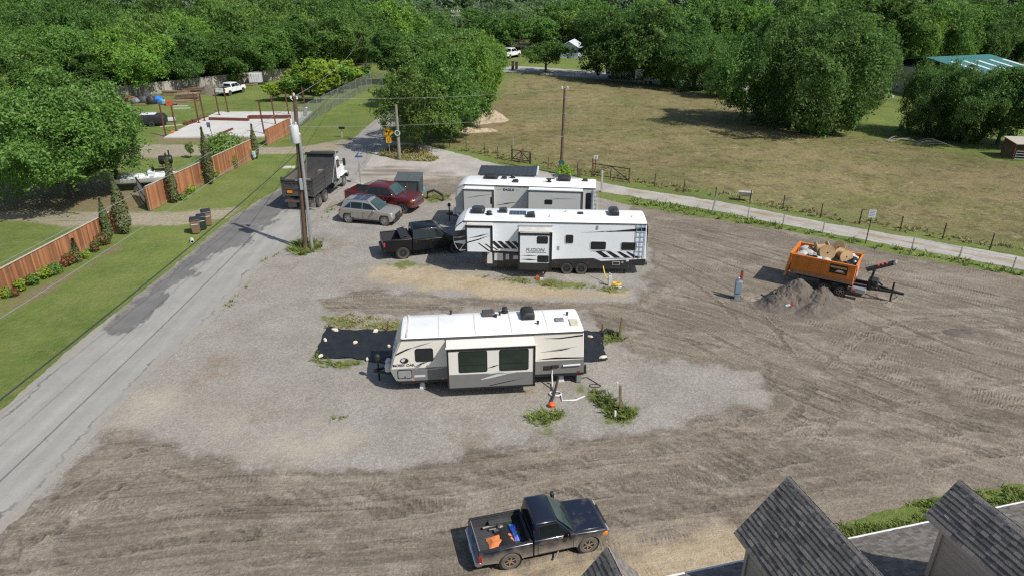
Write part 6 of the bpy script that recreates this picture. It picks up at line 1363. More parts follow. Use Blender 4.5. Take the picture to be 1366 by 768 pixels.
def grey_trailer():
    t = thing('travel_trailer', 'pale grey travel trailer with two slide-outs, parked behind the white toy-hauler', 'trailer', (-3.79, 51.6, 0), RD(-6.5)); W = 2.5; zt = 3.55
    prof = [(-.30,.72),(-.62,1.0),(-.66,2.3),(-.46,3.2),(-.2,3.42),(.1,3.5),(10.2,3.52),(10.25,3.4),(10.42,.72)]
    MB().prism(prof, 0, W).build('body', RVG, t, .04); decal(t, [[(-.28,.74),(10.41,.74),(10.38,1.2),(-.5,1.2)]], GREYB, -.005, 'grey_band')
    MB().prism([(-.02,3.47),(-.48,3.21),(-.69,2.28),(-.66,2.27),(-.45,3.16),(.0,3.42)], -.015, W+.015).build('nose_trim', SILV, t)
    MB().loft([[(x,y,z_) for y, z_ in ((0,zz),(W/2,zz+.05),(W,zz))] for x, zz in ((.1,zt-.02),(-.22,zt-.12),(-.5,zt-.36))], cap=False, closed=False).build('nose_roof', ROOFW, t, smooth=True, norm=False)
    r = roof(t, .05, 10.25, W, zt, .06, ROOFW, 0); z = zt+.04
    ac_unit(t, 1.4, 2.5, 1.3, 2.2, z, PLAST, .34); ac_unit(t, 7.25, 8.25, 1.3, 2.3, z, PLAST, .36)
    dome(t, 3.0, 1.7, .22, z, PLAST, 'roof_vent', .14); fan(t, 3.65, 1.95, z, .18); dome(t, 4.0, .85, .24, z, PLAST, 'roof_vent', .16); fan(t, 6.6, 1.1, z, .16); dome(t, 9.4, 1.7, .22, z, PLAST, 'roof_vent', .14)
    m = MB().tube([(6.7,1.0,z),(6.7,1.0,z+.3)], .03, 6).box(6.35,7.05,.95,1.05,z+.28,z+.33).build('antenna', PLAST, t)
    for x0, x1, z0, z1, d in ((.14,2.45,1.0,3.28,.75),(5.15,9.25,1.0,3.36,.75)):
        s = MB().box(x0,x1,-d,.02,z0,z1).build('slide_out', RVG, t, .01); fr = MB()
        for a in ((x0-.05,x0+.02,z0,z1+.06),(x1-.08,x1+.06,z0,z1+.06),(x0-.05,x1+.06,z1-.02,z1+.07)): fr.box(a[0],a[1],-d-.03,-d+.03,a[2],a[3])
        fr.build('slide_frame', DGREY, s); MB().box(x0,x1,-d,0,z1+.07,z1+.1).build('slide_awning', ROOFW, s); MB().tube([(x0-.04,-d+.0,z1+.1),(x1+.05,-d+.0,z1+.1)], .055, 8).build('awning_roller', CERAM, s)
        if x0 > 1:
            rv_win(s, 6.45,6.95,2.42,2.68,-d,None,.03); decal(s, [[(6.4,2.72),(7.4,2.88),(8.9,2.86),(7.4,2.80)]], SILV, -d-.006); decal(s, [[(5.2,1.62),(6.2,1.84),(7.1,1.9),(6.2,1.78)], [(8.1,1.45),(9.1,1.7),(9.1,1.55)]], BLK, -d-.007); MB().box(8.3,8.42,-d-.02,-d,1.6,1.75).build('outlet', PLAST, s)
        else:
            decal(s, [[(.2,2.6),(1.2,2.88),(2.3,3.0),(1.2,2.78)]], SILV, -d-.006); rv_win(s, 2.28,2.36,2.3,2.75,-d,None,.02)
    text('EAGLE', .24, t, BLK, facing((3.55,-.010,3.18)), bold=.006, sx=1.25); decal(t, [[(2.6,3.17),(2.95,3.185),(2.95,3.165)], [(4.12,3.17),(4.5,3.18),(4.12,3.155)], [(2.5,1.9),(3.4,2.12),(4.3,2.25),(3.4,2.04)], [(2.6,1.55),(4.0,1.56),(4.0,1.68),(2.6,1.68)]], BLK, -.008)
    rv_win(t, 9.56,9.88,1.9,3.1,0,None,.06); MB().tube([(10.1,-.08,.9),(10.1,-.08,3.45)], .04, 6).build('awning_arm', CERAM, t); rack(t, (10.22,10.42), -.02, .9, 3.5, CERAM, 8)
    MB().box(-.2,10.4,.05,W-.05,.5,.75).build('chassis', PLAST, t); axle_wheels(t, (5.6,6.5), W, .38, RIMG, .15); hitch(t, -.5, -1.7, W, .66)
    for x in (.3, 9.6): MB().box(x-.05,x+.05,.2,.3,0,.55).build('landing_leg', DARKM, t)
    MB().box(10.42,10.52,.1,W-.1,.55,.7).build('rear_bumper', PLAST, t)
grey_trailer()

# cargo trailer with dark roof behind the grey trailer
a, b, c, d_ = at(638,233,2.25), at(714.6,234.6,2.25), at(719.6,227,2.35), at(642,225,2.35)
t = thing('cargo_trailer', 'low shed-like trailer with a dark ribbed metal roof, hidden behind the grey trailer', 'trailer', a*1.0 - Vector((0,0,2.25)), math.atan2((b-a).y, (b-a).x))
L = (b-a).length; Wd = 2.6
MB().box(.12, L-.12, .12, Wd-.12, .55, 2.2).build('box', CERAM, t, .02); rf = MB().loft([[(-.05,0,2.22),(L+.05,0,2.22),(L+.05,0,2.28),(-.05,0,2.28)],[(-.05,Wd,2.36),(L+.05,Wd,2.36),(L+.05,Wd,2.42),(-.05,Wd,2.42)]]).build('roof', pm('charcoal_roof', (.045,.05,.058), .45, .2, var=.15), t)
m = MB(); x = .1
while x < L: m.add([(x,0,2.284),(x+.05,0,2.284),(x+.05,Wd,2.424),(x,Wd,2.424),(x,0,2.31),(x+.05,0,2.31),(x+.05,Wd,2.45),(x,Wd,2.45)], [(4,5,6,7),(0,1,5,4),(2,3,7,6),(1,2,6,5),(3,0,4,7)]); x += .42
m.build('roof_ribs', pm('charcoal_roof', ()), rf)
MB().prismx([(0,2.2),(Wd,2.34),(Wd,2.46),(0,2.32)], L+.05, L+.2).build('gable_trim', CERAM, t)
for x in (L*.45, L*.6):
    for s, y in ((-1,.05),(1,Wd-.05)): wheel(t, x, y, .34, .22, RIMG, s, None, 6)
# ------------------------------------------------------------------ orange dumpster on its trailer
def dumpster():
    ORG = pm('orange_enamel', (.62, .185, .022), .42, var=.12, scale=2, dirt=((.30,.20,.12), .8, 1.5, .5)); o3 = Vector((17.77, 40.26, 0)); rz = RD(-34)
    t = thing('roll_off_trailer', 'black tandem-axle trailer with a tongue and a sloping winch mast under the orange dumpster', 'trailer', o3, rz)
    MB().box(.3,4.7,.72,.86,.6,.82).build('frame_rail', DARKM, t); MB().box(.3,4.7,1.5,1.64,.6,.82).build('frame_rail', DARKM, t); x = MB()
    for q in (.5,1.5,2.5,3.5,4.5): x.box(q-.05,q+.05,.72,1.64,.62,.76)
    x.build('cross_members', DARKM, t)
    for q in (2.15,3.12):
        for s, y in ((-1,.28),(1,2.1)): wheel(t, q, y, .37, .25, RIMG, s, None, 6)
    for y in (.14,1.94): 
        f = MB(); A = arch_pts(2.15,.37,.5,.46,10)[:6] + arch_pts(3.12,.37,.5,.46,10)[5:]
        for p, q in zip(A[:-1], A[1:]): f.bar((p[0],y+.15,p[1]),(q[0],y+.15,q[1]),.30,.03)
        f.build('mudguard', DARKM, t)
    MB().box(3.7,4.5,.15,.55,.5,.78).build('tool_box', GALV, t, .02); MB().box(3.75,3.95,.1,.16,.55,.65).build('lamp', REDL, t)
    MB().bar((4.6,.79,.7),(6.2,1.2,.66),.11,.13).bar((4.6,1.57,.7),(6.2,1.2,.66),.11,.13).build('tongue', DARKM, t); MB().box(6.15,6.5,1.12,1.28,.58,.72).build('coupler', DARKM, t, .02)
    MB().bar((5.85,1.2,.05),(5.85,1.2,1.25),.1).build('jack', DARKM, t); MB().tube([(6.0,1.2,.6),(6.3,1.1,.15),(6.5,1.15,.4)], .025, 5).build('safety_chain', GALV, t); MB().tube([(5.0,.5,.55),(5.4,.3,.3),(5.9,.7,.25),(6.2,1.0,.5)], .02, 5).build('cable', PLAST, t)
    MB().box(4.45,5.0,.85,1.5,.78,1.25).build('power_unit', PLAST, t, .04)
    for y in (.8,1.56): MB().bar((4.55,y,.75),(4.55+.1,y,1.95),.10).bar((5.25,y,.75),(4.65,y,1.2),.08).build('mast_leg', DARKM, t)
    bm = MB().bar((4.2,1.18,1.72),(5.6,1.75,2.32),.34,.16).build('mast_beam', DARKM, t)
    for k in range(3): MB().ball((4.75+k*.2,1.40+k*.08,2.06+k*.09), .1,.1,.07,8,5).build('strap', REDG, bm)
    MB().lathe([(.09,-.3),(.09,.3)], (5.62,1.75,2.33), 'y', 10).build('roller', GALV, bm)
    b = thing('dumpster', 'bright orange open roll-off dumpster heaped with rubbish on the black trailer', 'dumpster', o3, rz); L, W, z0, z1 = 3.72, 2.42, .92, 2.2
    pr = [(.0,z0+.05),(.12,z1)]; 
    for s, (ya, yb) in ((0,(.0,.06)),(1,(W-.06,W))):
        MB().loft([[(0.,ya+.22*(1-s)-.22*s,z0),(L-.05,ya+.22*(1-s)-.22*s,z0),(L-.05,yb+.22*(1-s)-.22*s,z0),(0.,yb+.22*(1-s)-.22*s,z0)],[(0.,ya,z0+.38),(L,ya,z0+.38),(L,yb,z0+.38),(0.,yb,z0+.38)],[(0.,ya,z1),(L,ya,z1),(L,yb,z1),(0.,yb,z1)]]).build('side_wall', ORG, b)
        m = MB()
        for k in range(5): xx = .35+k*.75; m.box(xx-.035,xx+.035,ya-.03 if s == 0 else yb-.01,ya+.01 if s == 0 else yb+.03,z0+.42,z1-.1)
        m.box(-.05,L+.03,ya-.05 if s == 0 else ya-.02,yb+.02 if s == 0 else yb+.05,z1-.07,z1+.05); m.build('wall_ribs', ORG, b)
    MB().box(0,L,.2,W-.2,z0-.02,z0+.04).build('floor', ORG, b); MB().loft([[(L-.06,.2,z0),(L-.02,.2,z0),(L-.02,W-.2,z0),(L-.06,W-.2,z0)],[(L-.06,.05,z1),(L+.0,.05,z1),(L+.0,W-.05,z1),(L-.06,W-.05,z1)]]).build('front_wall', ORG, b)
    MB().box(L-.04,L+.05,-.02,W+.02,z1-.07,z1+.05).build('front_rim', ORG, b); dr = MB().loft([[(-.34,-.02,z0-.22),(-.2,-.02,z0-.22),(-.2,W+.02,z0-.22),(-.34,W+.02,z0-.22)],[(-.12,-.02,z1),(0.0,-.02,z1),(0.0,W+.02,z1),(-.12,W+.02,z1)]]).build('rear_door', ORG, b)
    MB().box(-.14,-.02,-.06,W+.06,z1-.04,z1+.08).build('door_rim', ORG, dr)
    # faded painted plate on the near side
    pl = MB().box(2.3,3.3,-.035,-.004,1.52,2.1).build('sign_plate', BLK, b); MB().box(2.34,3.26,-.042,-.034,1.88,2.0).box(2.62,3.2,-.042,-.034,1.62,1.66).build('sign_stripe', pm('tan_print', (.55,.32,.10), .6, var=.3), pl); MB().prism([(2.68,1.72),(2.86,1.80),(3.1,1.74),(3.1,1.68),(2.7,1.66)], -.043, -.036).build('truck_emblem', CERAM, pl)
    pl = MB().box(L+.02,L+.05,.55,1.05,1.1,2.1).build('notice_panel', CERAM, b); MB().box(L+.05,L+.06,.6,1.0,1.62,1.85).build('notice_print', ORG, pl); MB().box(L+.05,L+.06,.55,.95,1.0,1.3).build('notice_print', BLK, pl)
    M = Matrix.Translation(o3) @ Matrix.Rotation(rz, 4, 'Z'); rnd = random.Random(3)
    SP = pm('reel_plywood', (.46,.31,.165), .85, var=.22, scale=3, bump=.2); CBL = pm('reel_core', (.40,.25,.12), .85, var=.2)
    def spool(x, y, z, r, L_, d, label):
        q = thing('cable_reel', label, 'cable reel', M @ Vector((x, y, z))); d = Vector(d).normalized(); q.rotation_mode = 'QUATERNION'; q.rotation_quaternion = (M.to_3x3() @ d).to_track_quat('Y', 'Z')
        for s in (-1, 1):
            f = MB().lathe([(0,s*L_/2),(r,s*L_/2),(r,s*L_/2+s*.05),(0,s*L_/2+s*.05)], (0,0,0), 'y', 24).build('flange', SP, q); MB().lathe([(0,s*L_/2+s*.05),(.05,s*L_/2+s*.055),(0,s*L_/2+s*.056)], (0,0,0), 'y', 10).build('hub_hole', BLK, f)
        MB().lathe([(r*.55,-L_/2),(r*.55,L_/2)], (0,0,0), 'y', 20, False).build('core', CBL, q)
    spool(1.35,1.75,2.42,.34,.66,(.8,.5,.1),'small wooden cable reel at the rear end of the dumpster heap'); spool(1.85,.98,2.40,.46,.22,(.25,-1,.25),'wooden cable reel with round face turned to the viewer, mid-heap'); spool(2.35,1.98,2.50,.42,.22,(-.3,-1,.45),'wooden cable reel highest at the far wall of the dumpster'); spool(2.75,1.18,2.34,.40,.8,(.55,-.8,.15),'big wooden cable reel lying on its side near the front of the heap')
    BAGB = pm('black_bag', (.014,.015,.017), .3, var=.3); BAGW = pm('white_rubbish', (.46,.45,.43), .6, var=.25); CRD = pm('cardboard', (.36,.27,.17), .85, var=.2); BLU = pm('pale_blue_plastic', (.42,.52,.62), .5, var=.2)
    MB_ = [(.45,.6,BAGW,.34),(.75,1.3,BAGW,.4),(.35,1.7,BAGW,.3),(1.15,.65,BAGW,.34),(1.0,1.9,CRD,.34),(1.5,.48,BLU,.3),(2.0,.45,BAGW,.28),(.62,.45,BAGB,.28),(1.2,.42,BAGB,.26),(2.6,.5,BAGB,.32),(3.12,.58,BAGB,.38),(3.3,1.1,BAGB,.4),(3.35,1.75,BAGW,.34),(3.1,2.05,BAGW,.3),(2.95,1.5,CRD,.3),(1.6,2.1,BAGB,.32),(2.2,2.15,CRD,.28),(1.45,1.05,CRD,.26),(.85,.85,CRD,.22),(3.0,.95,BLU,.26)]
    nm = {BAGB: ('black', 'trash_bag'), BAGW: ('white', 'trash_bag'), CRD: ('brown cardboard', 'cardboard_box'), BLU: ('pale blue plastic', 'plastic_sheet')}
    for k, (x, y, m_, r) in enumerate(MB_):
        kd, n_ = nm[m_]; mb = MB()
        if m_ is CRD: mb.obox((0,0,0), Vector((1,.2,.1)).normalized(), Vector((-.2,1,0)).normalized(), Vector((-.1,0,1)).normalized(), r*1.5, r*1.2, r*.8)
        else: mb.ball((0,0,0), r*1.15, r, r*.7, 11, 7, .16, rnd)
        o = mb.build(n_, m_, smooth=m_ is not CRD); o.location = M @ Vector((x, y, 1.95 + rnd.uniform(-.02,.14))); o.rotation_euler = (rnd.uniform(-.3,.3), rnd.uniform(-.3,.3), rnd.uniform(0,6))
        tag(o, '%s rubbish heaped among the reels in the orange dumpster' % kd, {'trash_bag': 'trash bag', 'cardboard_box': 'box', 'plastic_sheet': 'plastic sheet'}[n_], 'rubbish heaped in the orange dumpster')
    tag(MB().prism([(.2,z0+.05),(3.6,z0+.05),(3.6,1.82),(2.,1.95),(.3,1.85)], .12, W-.12).build('rubbish', pm('mixed_rubbish', (.26,.24,.21), .85, var=.5, scale=9, bump=.6)), 'loose mixed rubbish filling the orange dumpster under the bags', 'rubbish', None, 'stuff').matrix_world = M
dumpster()
# soil heap
def heap(name, px, py, rx, ry, h, mat, label, seed, peaks, rz=0, cat='dirt heap', n=130, bump=.2):
    g = at(px, py); V = []; m = MB(); idx = {}
    for i in range(n+1):
        for j in range(n+1):
            u, v = i/n*2-1, j/n*2-1; z = 0
            for (a, b, s, k) in peaks: q = math.hypot((u-a)/s, (v-b)/s*1.0); z = max(z, k*max(0, 1-q**1.5)**1.35)
            e = max(0, 1-math.hypot(u, v)**4); q = Vector((u*rx*.9+seed, v*ry*.9, 0)); z = (z*h + bump*(mnoise.noise(q*1.1)+.5*mnoise.noise(q*3)+.4*mnoise.noise(q*7)+.35*mnoise.noise(q*16))*min(1, z*3))*e - .03*(1-e) - .012
            V.append((u*rx, v*ry, z))
    F = [(i*(n+1)+j, (i+1)*(n+1)+j, (i+1)*(n+1)+j+1, i*(n+1)+j+1) for i in range(n) for j in range(n) if max(V[q][2] for q in (i*(n+1)+j, (i+1)*(n+1)+j+1)) > -.02]
    m.add(V, F); o = m.build(name, mat, smooth=True); o.location = g; o.rotation_euler = (0, 0, rz); return tag(o, label, cat)
SOIL = pm('dug_soil', (.118, .100, .083), .95, var=.4, scale=2.2, bump=1., bscale=14)
heap('dirt_heap', 1070, 406, 3.4, 2.5, 1.5, SOIL, 'grey-brown heap of dug earth in front of the orange dumpster', 2, [(-.08,.2,.62,1.),(.28,-.05,.55,.72),(-.45,.0,.5,.5),(.6,-.1,.4,.3),(.1,-.4,.45,.35)], .1)
heap('dirt_heap', 1285, 446, 1.5, .8, .16, pm('dark_soil', (.125,.104,.084), .95, var=.3, scale=2, bump=.8, bscale=9), 'low dark smear of earth on the right of the dirt lot', 5, [(-.3,0,.7,.8),(.3,.1,.6,1.)], -.2, n=30, bump=.06)
SANDM = pm('pale_spoil', (.35, .285, .195), .95, var=.45, scale=2.2, bump=1., bscale=9)
heap('sand_heap', 648, 160, 4.6, 4.2, 1.5, SANDM, 'pale heap of spoil beside the tree row at the corner of the pasture', 7, [(-.1,.3,.5,1.),(.2,-.15,.5,.7),(-.35,-.3,.45,.5),(.4,.45,.4,.6),(-.5,.3,.4,.5)], .4, n=80, bump=.38)
heap('sand_heap', 634, 176, 3.4, 1.6, .55, SANDM, 'lower tongue of pale spoil spreading toward the gravel lane', 8, [(-.3,0,.6,1.),(.35,.2,.6,.8)], .1, n=60, bump=.22)
def pipe(l, r, mat, name, label, cat): tag(MB().tube(l, r, 8).build(name, mat, smooth=True), label, cat)
q = at(1049, 414); pipe([q+Vector((-.1,0,.3)), q+Vector((.22,-.05,.42))], .08, CERAM, 'pvc_pipe', 'stub of white pipe with a red end sticking out of the earth heap', 'pipe')
tag(MB().tube([q+Vector((.18,-.04,.42)), q+Vector((.3,-.06,.47))], .095, 8).build('stopper', REDG), 'red cap beside the white pipe stub in the earth heap', 'cap')
q = at(1040, 408); pipe([q+Vector((-.9,.9,.35)), q+Vector((-.3,.35,.25)), q+Vector((.4,-.1,.25))], .05, PLAST, 'black_pipe', 'black pipe lying on the flank of the earth heap', 'pipe')

# ------------------------------------------------------------------ hookups, posts, hoses, ground cloth
g = at(982.5, 399); t = thing('utility_pedestal', 'grey electrical pedestal with a timber post, alone on the dirt lot', 'pedestal', g, RD(-10)); PG = pm('pedestal_grey', (.23,.30,.36), .5, .2, var=.12)
MB().box(-.16,.16,-.12,.12,0,.36).build('base', PG, t, .02); MB().box(-.2,.2,-.14,.14,.40,1.25).build('cabinet', PG, t, .02); MB().box(-.17,.17,-.155,-.14,.46,1.18).build('door', pm('pedestal_door', (.20,.27,.33), .5), t, .01); MB().box(-.14,.02,-.1,.1,1.25,1.5).build('meter_head', GALV, t, .03)
MB().box(.06,.2,.15,.27,-.1,1.85).build('timber', POSTW, t); MB().box(.08,.2,.135,.15,1.4,1.72).build('red_tag', REDG, t); MB().prismz([(-.35,-.3),(.35,-.3),(.35,.3),(-.35,.3)], 0, .04).build('pad', SOIL, t)
t = thing('hookup_post', 'white service post with coiled yellow hose, below the rear of the toy-hauler', 'post', at(813, 381), 0); MB().box(-.09,.09,-.09,.09,-.1,.72).build('post', CERAM, t, .02); MB().tube([(0,-.02,.6),(-.02,.1,.85),(.1,-.05,.75)], .04, 6).build('tap', DIRTW, t)
YH = pm('yellow_hose', (.70,.46,.03), .5, var=.1)
g = at(813, 381); e = at(804.5, 355, .95); tag(MB().tube(bez(g+Vector((0,-.05,.5)), (e.x, e.y, .95), .35, 14), .035, 6).build('yellow_hose', YH, smooth=True), 'yellow hose curving from the white service post up to the toy-hauler', 'hose')
pth = [g+Vector((.45+.35*math.cos(k*.55)*(1-.01*k), .05+.18*math.sin(k*.55), .05+.004*k)) for k in range(34)]; tag(MB().tube(pth, .03, 6).build('yellow_hose_coil', YH, smooth=True), 'coil of yellow hose lying beside the white service post', 'hose')
o = MB().ball((0,0,.06),.22,.12,.07,9,5).build('white_bag', CERAM, smooth=True); o.location = at(825, 384); tag(o, 'white scrap lying right of the yellow hose coil', 'bag')
g = at(722, 372); t = thing('hose_reel', 'black and orange hose gear on the ground below the toy-hauler slide-out', 'hose', g); MB().tube([(-.3,0,.08),(.1,.15,.15),(.35,.3,.5)], .05, 6).build('pipe', PLAST, t); MB().box(.32,.46,.26,.38,.45,.62).build('plug', pm('orange_plastic', ()), t); MB().box(-.35,-.15,-.1,.08,.0,.2).build('plug', pm('orange_plastic', ()), t); MB().box(-.1,.1,-.2,-.05,.0,.12).build('fitting', CERAM, t)
WOODP = pm('weathered_post', (.22,.16,.105), .9, var=.25, bump=.3)
stake(827.5, 548, 827.3, 513, .07, 'brown timber post among tall weeds right of the cream trailer', WOODP); o = at(825, 516, 1.0); tag(MB().box(o.x-.09,o.x-.02,o.y-.06,o.y+.06,.98,1.25).build('tag', CERAM), 'small white tag on the side of the timber post in the weeds', 'tag')
stake(826, 449, 830.5, 423, .075, 'leaning timber stake behind the rear corner of the cream trailer', WOODP); stake(803, 446, 803.5, 432, .04, 'thin dark stake beside the leaning timber stake', RUST); stake(517, 441, 517.5, 427, .03, 'thin rusty rod in the grass behind the black ground cloth', RUST, 'steel_rod', 'rod')
o = MB().tube([(-.35,0,.06),(-.1,.15,.22),(.2,.0,.16),(.45,-.2,.05)], .11, 8).build('black_pipe', PLAST, smooth=True); o.location = at(812, 446); tag(o, 'short curl of fat black pipe beside the leaning stake', 'pipe')
# white water hose with loops, black cables, sewer riser
a = at(737, 487, 1.05); b = at(741, 527); pt = [Vector((a.x, a.y, 1.05)), Vector((a.x-.02, a.y-.2, .6)), Vector((b.x-.12, b.y+.55, .12)), Vector((b.x-.05, b.y+.25, .05))] + [b+Vector((.0+.28*math.cos(k*.6+1.6), .05+.2*math.sin(k*.6+1.6), .04+.003*k)) for k in range(20)] + [at(750, 534, .04), at(768, 533, .04), at(780, 528, .05)]
tag(MB().tube(pt, .036, 7).build('white_hose', CERAM, smooth=True), 'looped white water hose hanging from the cream trailer to the gravel', 'hose')
a = at(744, 506, .4); b = at(735, 540); pipe([Vector((a.x,a.y,.62)), a, b+Vector((.15,.6,.1)), b+Vector((0,.1,.08))], .06, PLAST, 'sewer_hose', 'black sewer hose running from the cream trailer to the orange fitting', 'hose')
o = MB().lathe([(0,0),(.14,0),(.16,.16),(.1,.22),(0,.22)], (0,0,0), 'z', 12).build('sewer_fitting', pm('orange_plastic', ()), smooth=True); o.location = at(736, 542); tag(o, 'orange sewer fitting in the weeds at the end of the black hose', 'fitting')
c0 = at(762, 500); pipe([c0 + Vector((.9*k/12, -.25*math.sin(k/2.2)-.05*k, .03)) for k in range(13)] + [at(795, 520, .03)+Vector((.28*math.cos(k*.5), .4+.15*math.sin(k*.5), 0)) for k in range(14)], .02, PLAST, 'power_cord', 'thin black power cord looping over the gravel behind the timber post', 'cord')
o = MB().lathe([(0,0),(.07,0),(.06,.35),(.03,.4),(0,.42)], (0,0,0), 'z', 9).build('white_bottle', CERAM, smooth=True); o.location = at(820, 557); tag(o, 'white spigot standing in the weeds in front of the timber post', 'spigot')
CLOTH = pm('black_ground_cloth', (.014,.015,.018), .55, var=.35, scale=2, bump=.5, bscale=6)
def ground_cloth(name, poly, label, seed):
    def hf(V): return np.array([.07 + .08*(mnoise.noise(Vector((a*1.1, b*1.1, seed)))) + .06*mnoise.noise(Vector((a*3.4, b*2.2, seed))) for a, b in V])
    sheet(name, pts(poly), .01, CLOTH, .22, .2, .10, .9, {}, None, hf, label, 'ground cloth')
ground_cloth('ground_cloth', [(418,478),(437,436),(452,440),(500,441),(560,444),(640,450),(640,498),(520,485),(470,479)], 'black ground cloth held down by pale stones, left of the cream trailer', 3)
ground_cloth('ground_cloth', [(740,442),(803,441),(806,470),(811,481),(790,483),(740,480)], 'black ground cloth sticking out behind the rear of the cream trailer', 8)
STN = pm('limestone', (.62,.55,.44), .9, var=.15, scale=4, bump=.4)
for k, (px, py, r) in enumerate(((447,442,.22),(434,455.5,.17),(474,459,.14),(428,477,.14),(501,443.5,.17),(519,464,.09),(505,479,.07),(490,481,.13),(787,451.5,.16),(804,478.5,.22))):
    rnd = random.Random(k); r *= .85; o = MB().ball((0,0,.06), r*1.25, r*.7, .10, 9, 6, .2, rnd).build('stone', STN); o.location = at(px, py); o.location.z = .05; o.rotation_euler = (0,0,rnd.uniform(0,3)); tag(o, 'pale stone weighing down the black ground cloth by the cream trailer', 'stone', 'stones on the black ground cloth')
# bins and dumpster by the road
def bin_(px, py, label, mat, s=1., rz=0.):
    g = at(px, py); t = thing('wheelie_bin', label, 'wheelie bin', g, rz); t.scale = (s,)*3
    MB().loft([[(-.24,-.27,.06),(.24,-.27,.06),(.24,.24,.06),(-.24,.24,.06)],[(-.31,-.38,1.0),(.31,-.38,1.0),(.31,.34,1.0),(-.31,.34,1.0)]]).build('body', mat, t, .03)
    l = MB().loft([[(-.34,-.42,1.0),(.34,-.42,1.0),(.34,.38,1.0),(-.34,.38,1.0)],[(-.30,-.36,1.09),(.30,-.36,1.09),(.30,.34,1.12),(-.30,.34,1.12)]]).build('lid', pm('bin_lid', (.022,.024,.030), .5, var=.15), t, .03); MB().tube([(-.25,.42,1.03),(.25,.42,1.03)], .025, 6).build('handle', PLAST, l)
    for x in (-.24,.24): o = MB().lathe([(0,-.04),(.13,-.04),(.13,.04),(0,.04)], (0,0,0), 'x', 14).build('wheel', PLAST, t); o.location = (x,.27,.13)
    MB().box(-.2,.2,-.352,-.33,.72,.82).build('label_plate', pm('pale_label', ()), t)
BRN = pm('tan_plastic', (.20,.125,.075), .6, var=.12); bin_(262.5, 311, 'tan wheelie bin with black lid, nearest of the three at the drive', BRN, 1.12, RD(20)); bin_(271, 306, 'dark green wheelie bin between the two tan bins', pm('dark_green_plastic', (.02,.035,.032), .55), 1.08, RD(25)); bin_(277.5, 300.5, 'tan wheelie bin with lid slightly raised, farthest of the three at the drive', BRN, 1.15, RD(28))
o = MB().lathe([(.1,-.3),(.14,-.3),(.14,.3),(.1,.3)], (0,0,0), 'y', 14, False).build('culvert_pipe', CONC); o.location = at(256, 321, .1); o.rotation_euler = (0,0,.5); tag(o, 'end of a small drain pipe in the verge in front of the bins', 'pipe')
g = at(524, 263); t = thing('trash_dumpster', 'big dark grey metal dumpster with flat lids behind the maroon pickup', 'dumpster', g + Vector((.2,.2,0)), RD(-4)); DG = pm('dumpster_steel', (.060,.075,.078), .6, .2, var=.2, dirt=((.14,.12,.10), 0, .8, .4))
MB().loft([[(0,0,.12),(2.3,0,.12),(2.3,1.5,.12),(0,1.5,.12)],[(0,-.1,1.45),(2.3,-.1,1.45),(2.3,1.7,1.75),(0,1.7,1.75)]]).build('body', DG, t, .015)
for a, b in ((-.04,1.14),(1.16,2.34)): MB().loft([[(a,-.16,1.46),(b,-.16,1.46),(b,1.74,1.78),(a,1.74,1.78)],[(a,-.16,1.50),(b,-.16,1.50),(b,1.74,1.82),(a,1.74,1.82)]]).build('lid', pm('dumpster_lid', (.085,.10,.105), .5, .1, var=.15), t, .01)
m = MB()
for x in (.1,1.15,2.2): m.box(x-.05,x+.05,-.14,-.06,.3,1.4)
m.build('ribs', DG, t); MB().box(-.12,0,.4,1.2,.8,1.0).build('fork_pocket', DG, t)
g = at(583, 266); tag(MB().tube([g+Vector((-.9,.1,.05)), g+Vector((-.85,.15,.6)), g+Vector((-.3,.1,.8)), g+Vector((.2,.0,.6)), g+Vector((.55,-.3,.45)), g+Vector((.6,-.6,.1))], .11, 8).build('black_pipe', PLAST, smooth=True), 'bent fat black pipe arching over weeds beside the dark dumpster', 'pipe')
o = MB().obox((0,0,.12), Vector((1,0,0)), Vector((0,1,0)), Vector((0,0,1)), .7,.4,.2).build('blue_crate', pm('light_blue_plastic', (.10,.38,.62), .5)); o.location = at(562, 254); tag(o, 'small light blue crate on the ground beside the dark dumpster', 'crate')
# ------------------------------------------------------------------ the house in front
SHING = pm('roof_shingles', (.185, .166, .150), .92, var=.12, scale=3, bump=.5, bscale=60, tint=.30, spec=.2); SIDING = pm('beige_siding', (.52, .44, .355), .8, var=.06, scale=2, bump=.15, bscale=12); TRIM = pm('white_trim', (.72,.71,.68), .5, var=.05); RIDGE = pm('ridge_shingles', (.34,.30,.265), .92, var=.12, scale=4, tint=.25, bump=.5, bscale=60)
def shingles(m, O, U, V, lu, lv, rnd, exp=.112, clip=None):
    """overlapping tabs over a slope: O corner at the eave, U along, V up the slope (unit vectors)"""
    O, U, V = Vector(O), Vector(U), Vector(V); N = U.cross(V)
    if N.z < 0: N = -N
    k = 0; v = 0.
    while v < lv - .01:
        u = -rnd.uniform(0, .2); v1 = min(v + exp*1.25, lv)
        while u < lu:
            w = rnd.choice((.10,.12,.15,.18,.24)); a, b = max(0, u), min(lu, u+w-.004); u += w
            if b - a < .02 or (clip and not clip((a+b)/2, v)): continue
            m.tint(rnd.random()); th = rnd.choice((.012,.012,.018)); lo = v - rnd.choice((0,0,.008))
            P = lambda uu, vv, n: O + U*uu + V*vv + N*n
            m.add([P(a,lo,.004), P(b,lo,.004), P(b,v1,.0), P(a,v1,.0), P(a,lo,.012+th), P(b,lo,.012+th), P(b,v1,.008), P(a,v1,.008)], [(4,5,6,7),(0,1,5,4),(1,2,6,5),(3,0,4,7)])
        v += exp; k += 1
